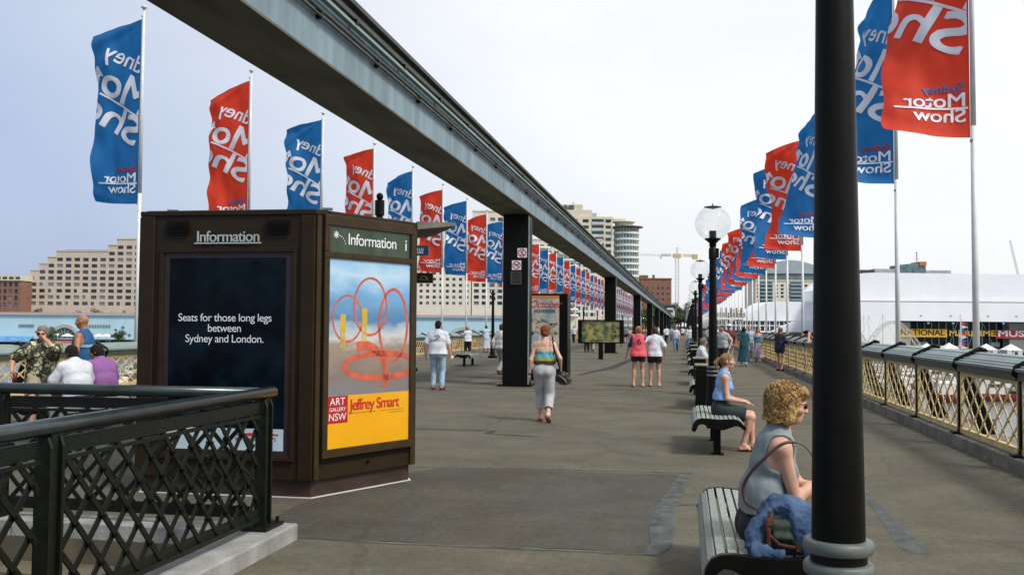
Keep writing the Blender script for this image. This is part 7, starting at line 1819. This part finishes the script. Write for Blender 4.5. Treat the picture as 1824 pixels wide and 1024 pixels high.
for i, (px, py, H, sex, tm_, bm_, lab, rz) in enumerate(far):
    simple(lab, px, py, H, sex, RAD(rz), tm_, bm_, (hair_brown, hair_dark, hair_fair)[i % 3], h=.024 if py > 609 else .034, lead=i % 2, blen=.55 if 'shorts' in lab else 2.0)
# ------------------------------------------------------------------ denim jacket and rucksack on the foreground bench
bx, by = .48, 4.96
rk = thing('rucksack', 'small dark green rucksack with brown leather straps under a denim jacket on the foreground bench', 'bag', (bx, by, .46))
gcan = mat('canvas_green', (.018, .032, .024), .85, .3, 30, .3, 120)
sdf_mesh('bag_body', [cap((-.06, 0, .09), (.06, 0, .09), .075, k=.04), cap((-.075, -.02, .03), (.075, -.02, .03), .045, k=.04), cap((-.04, 0, .17), (.04, 0, .17), .045, k=.05)], .006, gcan, noise=[(.006, 28), (.003, 70)], parent=rk)
sdf_mesh('flap', [cap((-.05, -.075, .15), (.05, -.075, .15), .03, k=.02), cap((-.03, -.098, .10), (.04, -.098, .10), .02, k=.03)], .005, mat('flap_green', (.025, .042, .030), .8, .3, 30, .3, 120), noise=[(.003, 40)], parent=rk)
q = MB(); q.tube([(-.085, -.09, .17), (-.07, -.10, .11), (-.02, -.118, .065), (.04, -.115, .055), (.075, -.10, .05)], .006, 6, flat=1.6); q.tube([(-.06, -.075, .22), (-.07, -.10, .13), (-.068, -.10, .02)], .008, 6, flat=1.6)
q.box((-.06, -.105, .17), (.035, .012, .03)); q.box((.075, -.105, .055), (.022, .012, .045)); q.build('leather_trim', brown_leather, rk, smooth=False)
q = MB()
# long shoulder strap: up her back, over the shoulder and down in front
A = lambda x, y, z: Vector((x-bx, y-by, z-.46))
pts = [A(.40, 4.93, .64), A(.36, 4.98, .67), A(.315, 5.04, .69), A(.30, 5.06, .76), A(.335, 5.05, .84), A(.41, 5.04, .925), A(.49, 5.055, .992), A(.56, 5.08, 1.005), A(.625, 5.09, .975), A(.675, 5.08, .89), A(.70, 5.07, .80), A(.69, 5.06, .735), A(.66, 5.06, .70)]
P2 = []
for i in range(len(pts)-1):
    p0, p1, p2, p3 = pts[max(0, i-1)], pts[i], pts[i+1], pts[min(len(pts)-1, i+2)]
    for j in range(5):
        t = j/5; P2.append(.5*((2*p1)+(p2-p0)*t+(2*p0-5*p1+4*p2-p3)*t*t+(3*p1-p0-3*p2+p3)*t**3))
P2.append(pts[-1])
q.tube(P2, [.0085 if i < 36 else .0045 for i in range(len(P2))], 8, flat=.5); q.build('shoulder_strap', mat('strap_brown', (.055, .018, .008), .5, .3, 20), rk, smooth=True)
jk = thing('denim_jacket', 'blue denim jacket heaped over the rucksack on the foreground bench', 'jacket', (bx, by, .46))
dj = mat('denim_jacket', (.035, .08, .18), .95, .3, 10, .7, 300, col2=(.10, .18, .32), detail=7)
sdf_mesh('jacket_cloth', [cap((-.02, .03, .235), (.10, .03, .20), .035, .045, k=.04), cap((-.04, .01, .225), (-.13, -.05, .10), .03, .034, k=.04), cap((-.13, -.05, .10), (-.13, -.09, .03), .034, .03, k=.04), cap((-.13, -.09, .022), (-.02, -.13, .018), .024, .016, k=.03),
    cap((.04, .0, .225), (.13, -.04, .15), .04, .05, k=.05), cap((.13, -.04, .15), (.20, -.09, .05), .055, .045, k=.05), cap((.08, -.06, .17), (.15, -.11, .04), .035, .04, k=.04), cap((.20, -.05, .10), (.25, -.04, .04), .05, .04, k=.05), cap((.15, -.11, .03), (.24, -.10, .02), .035, .02, k=.03), cap((.10, .05, .16), (.2, .03, .08), .06, .05, k=.05), cap((-.06, .06, .18), (-.1, .05, .05), .04, .05, k=.05), ell((.17, -.01, .10), (.13, .10, .085), k=.05)],
    .0055, dj, noise=[(-.013, 17), (-.008, 34), (-.004, 75), (.0015, 150)], parent=jk)
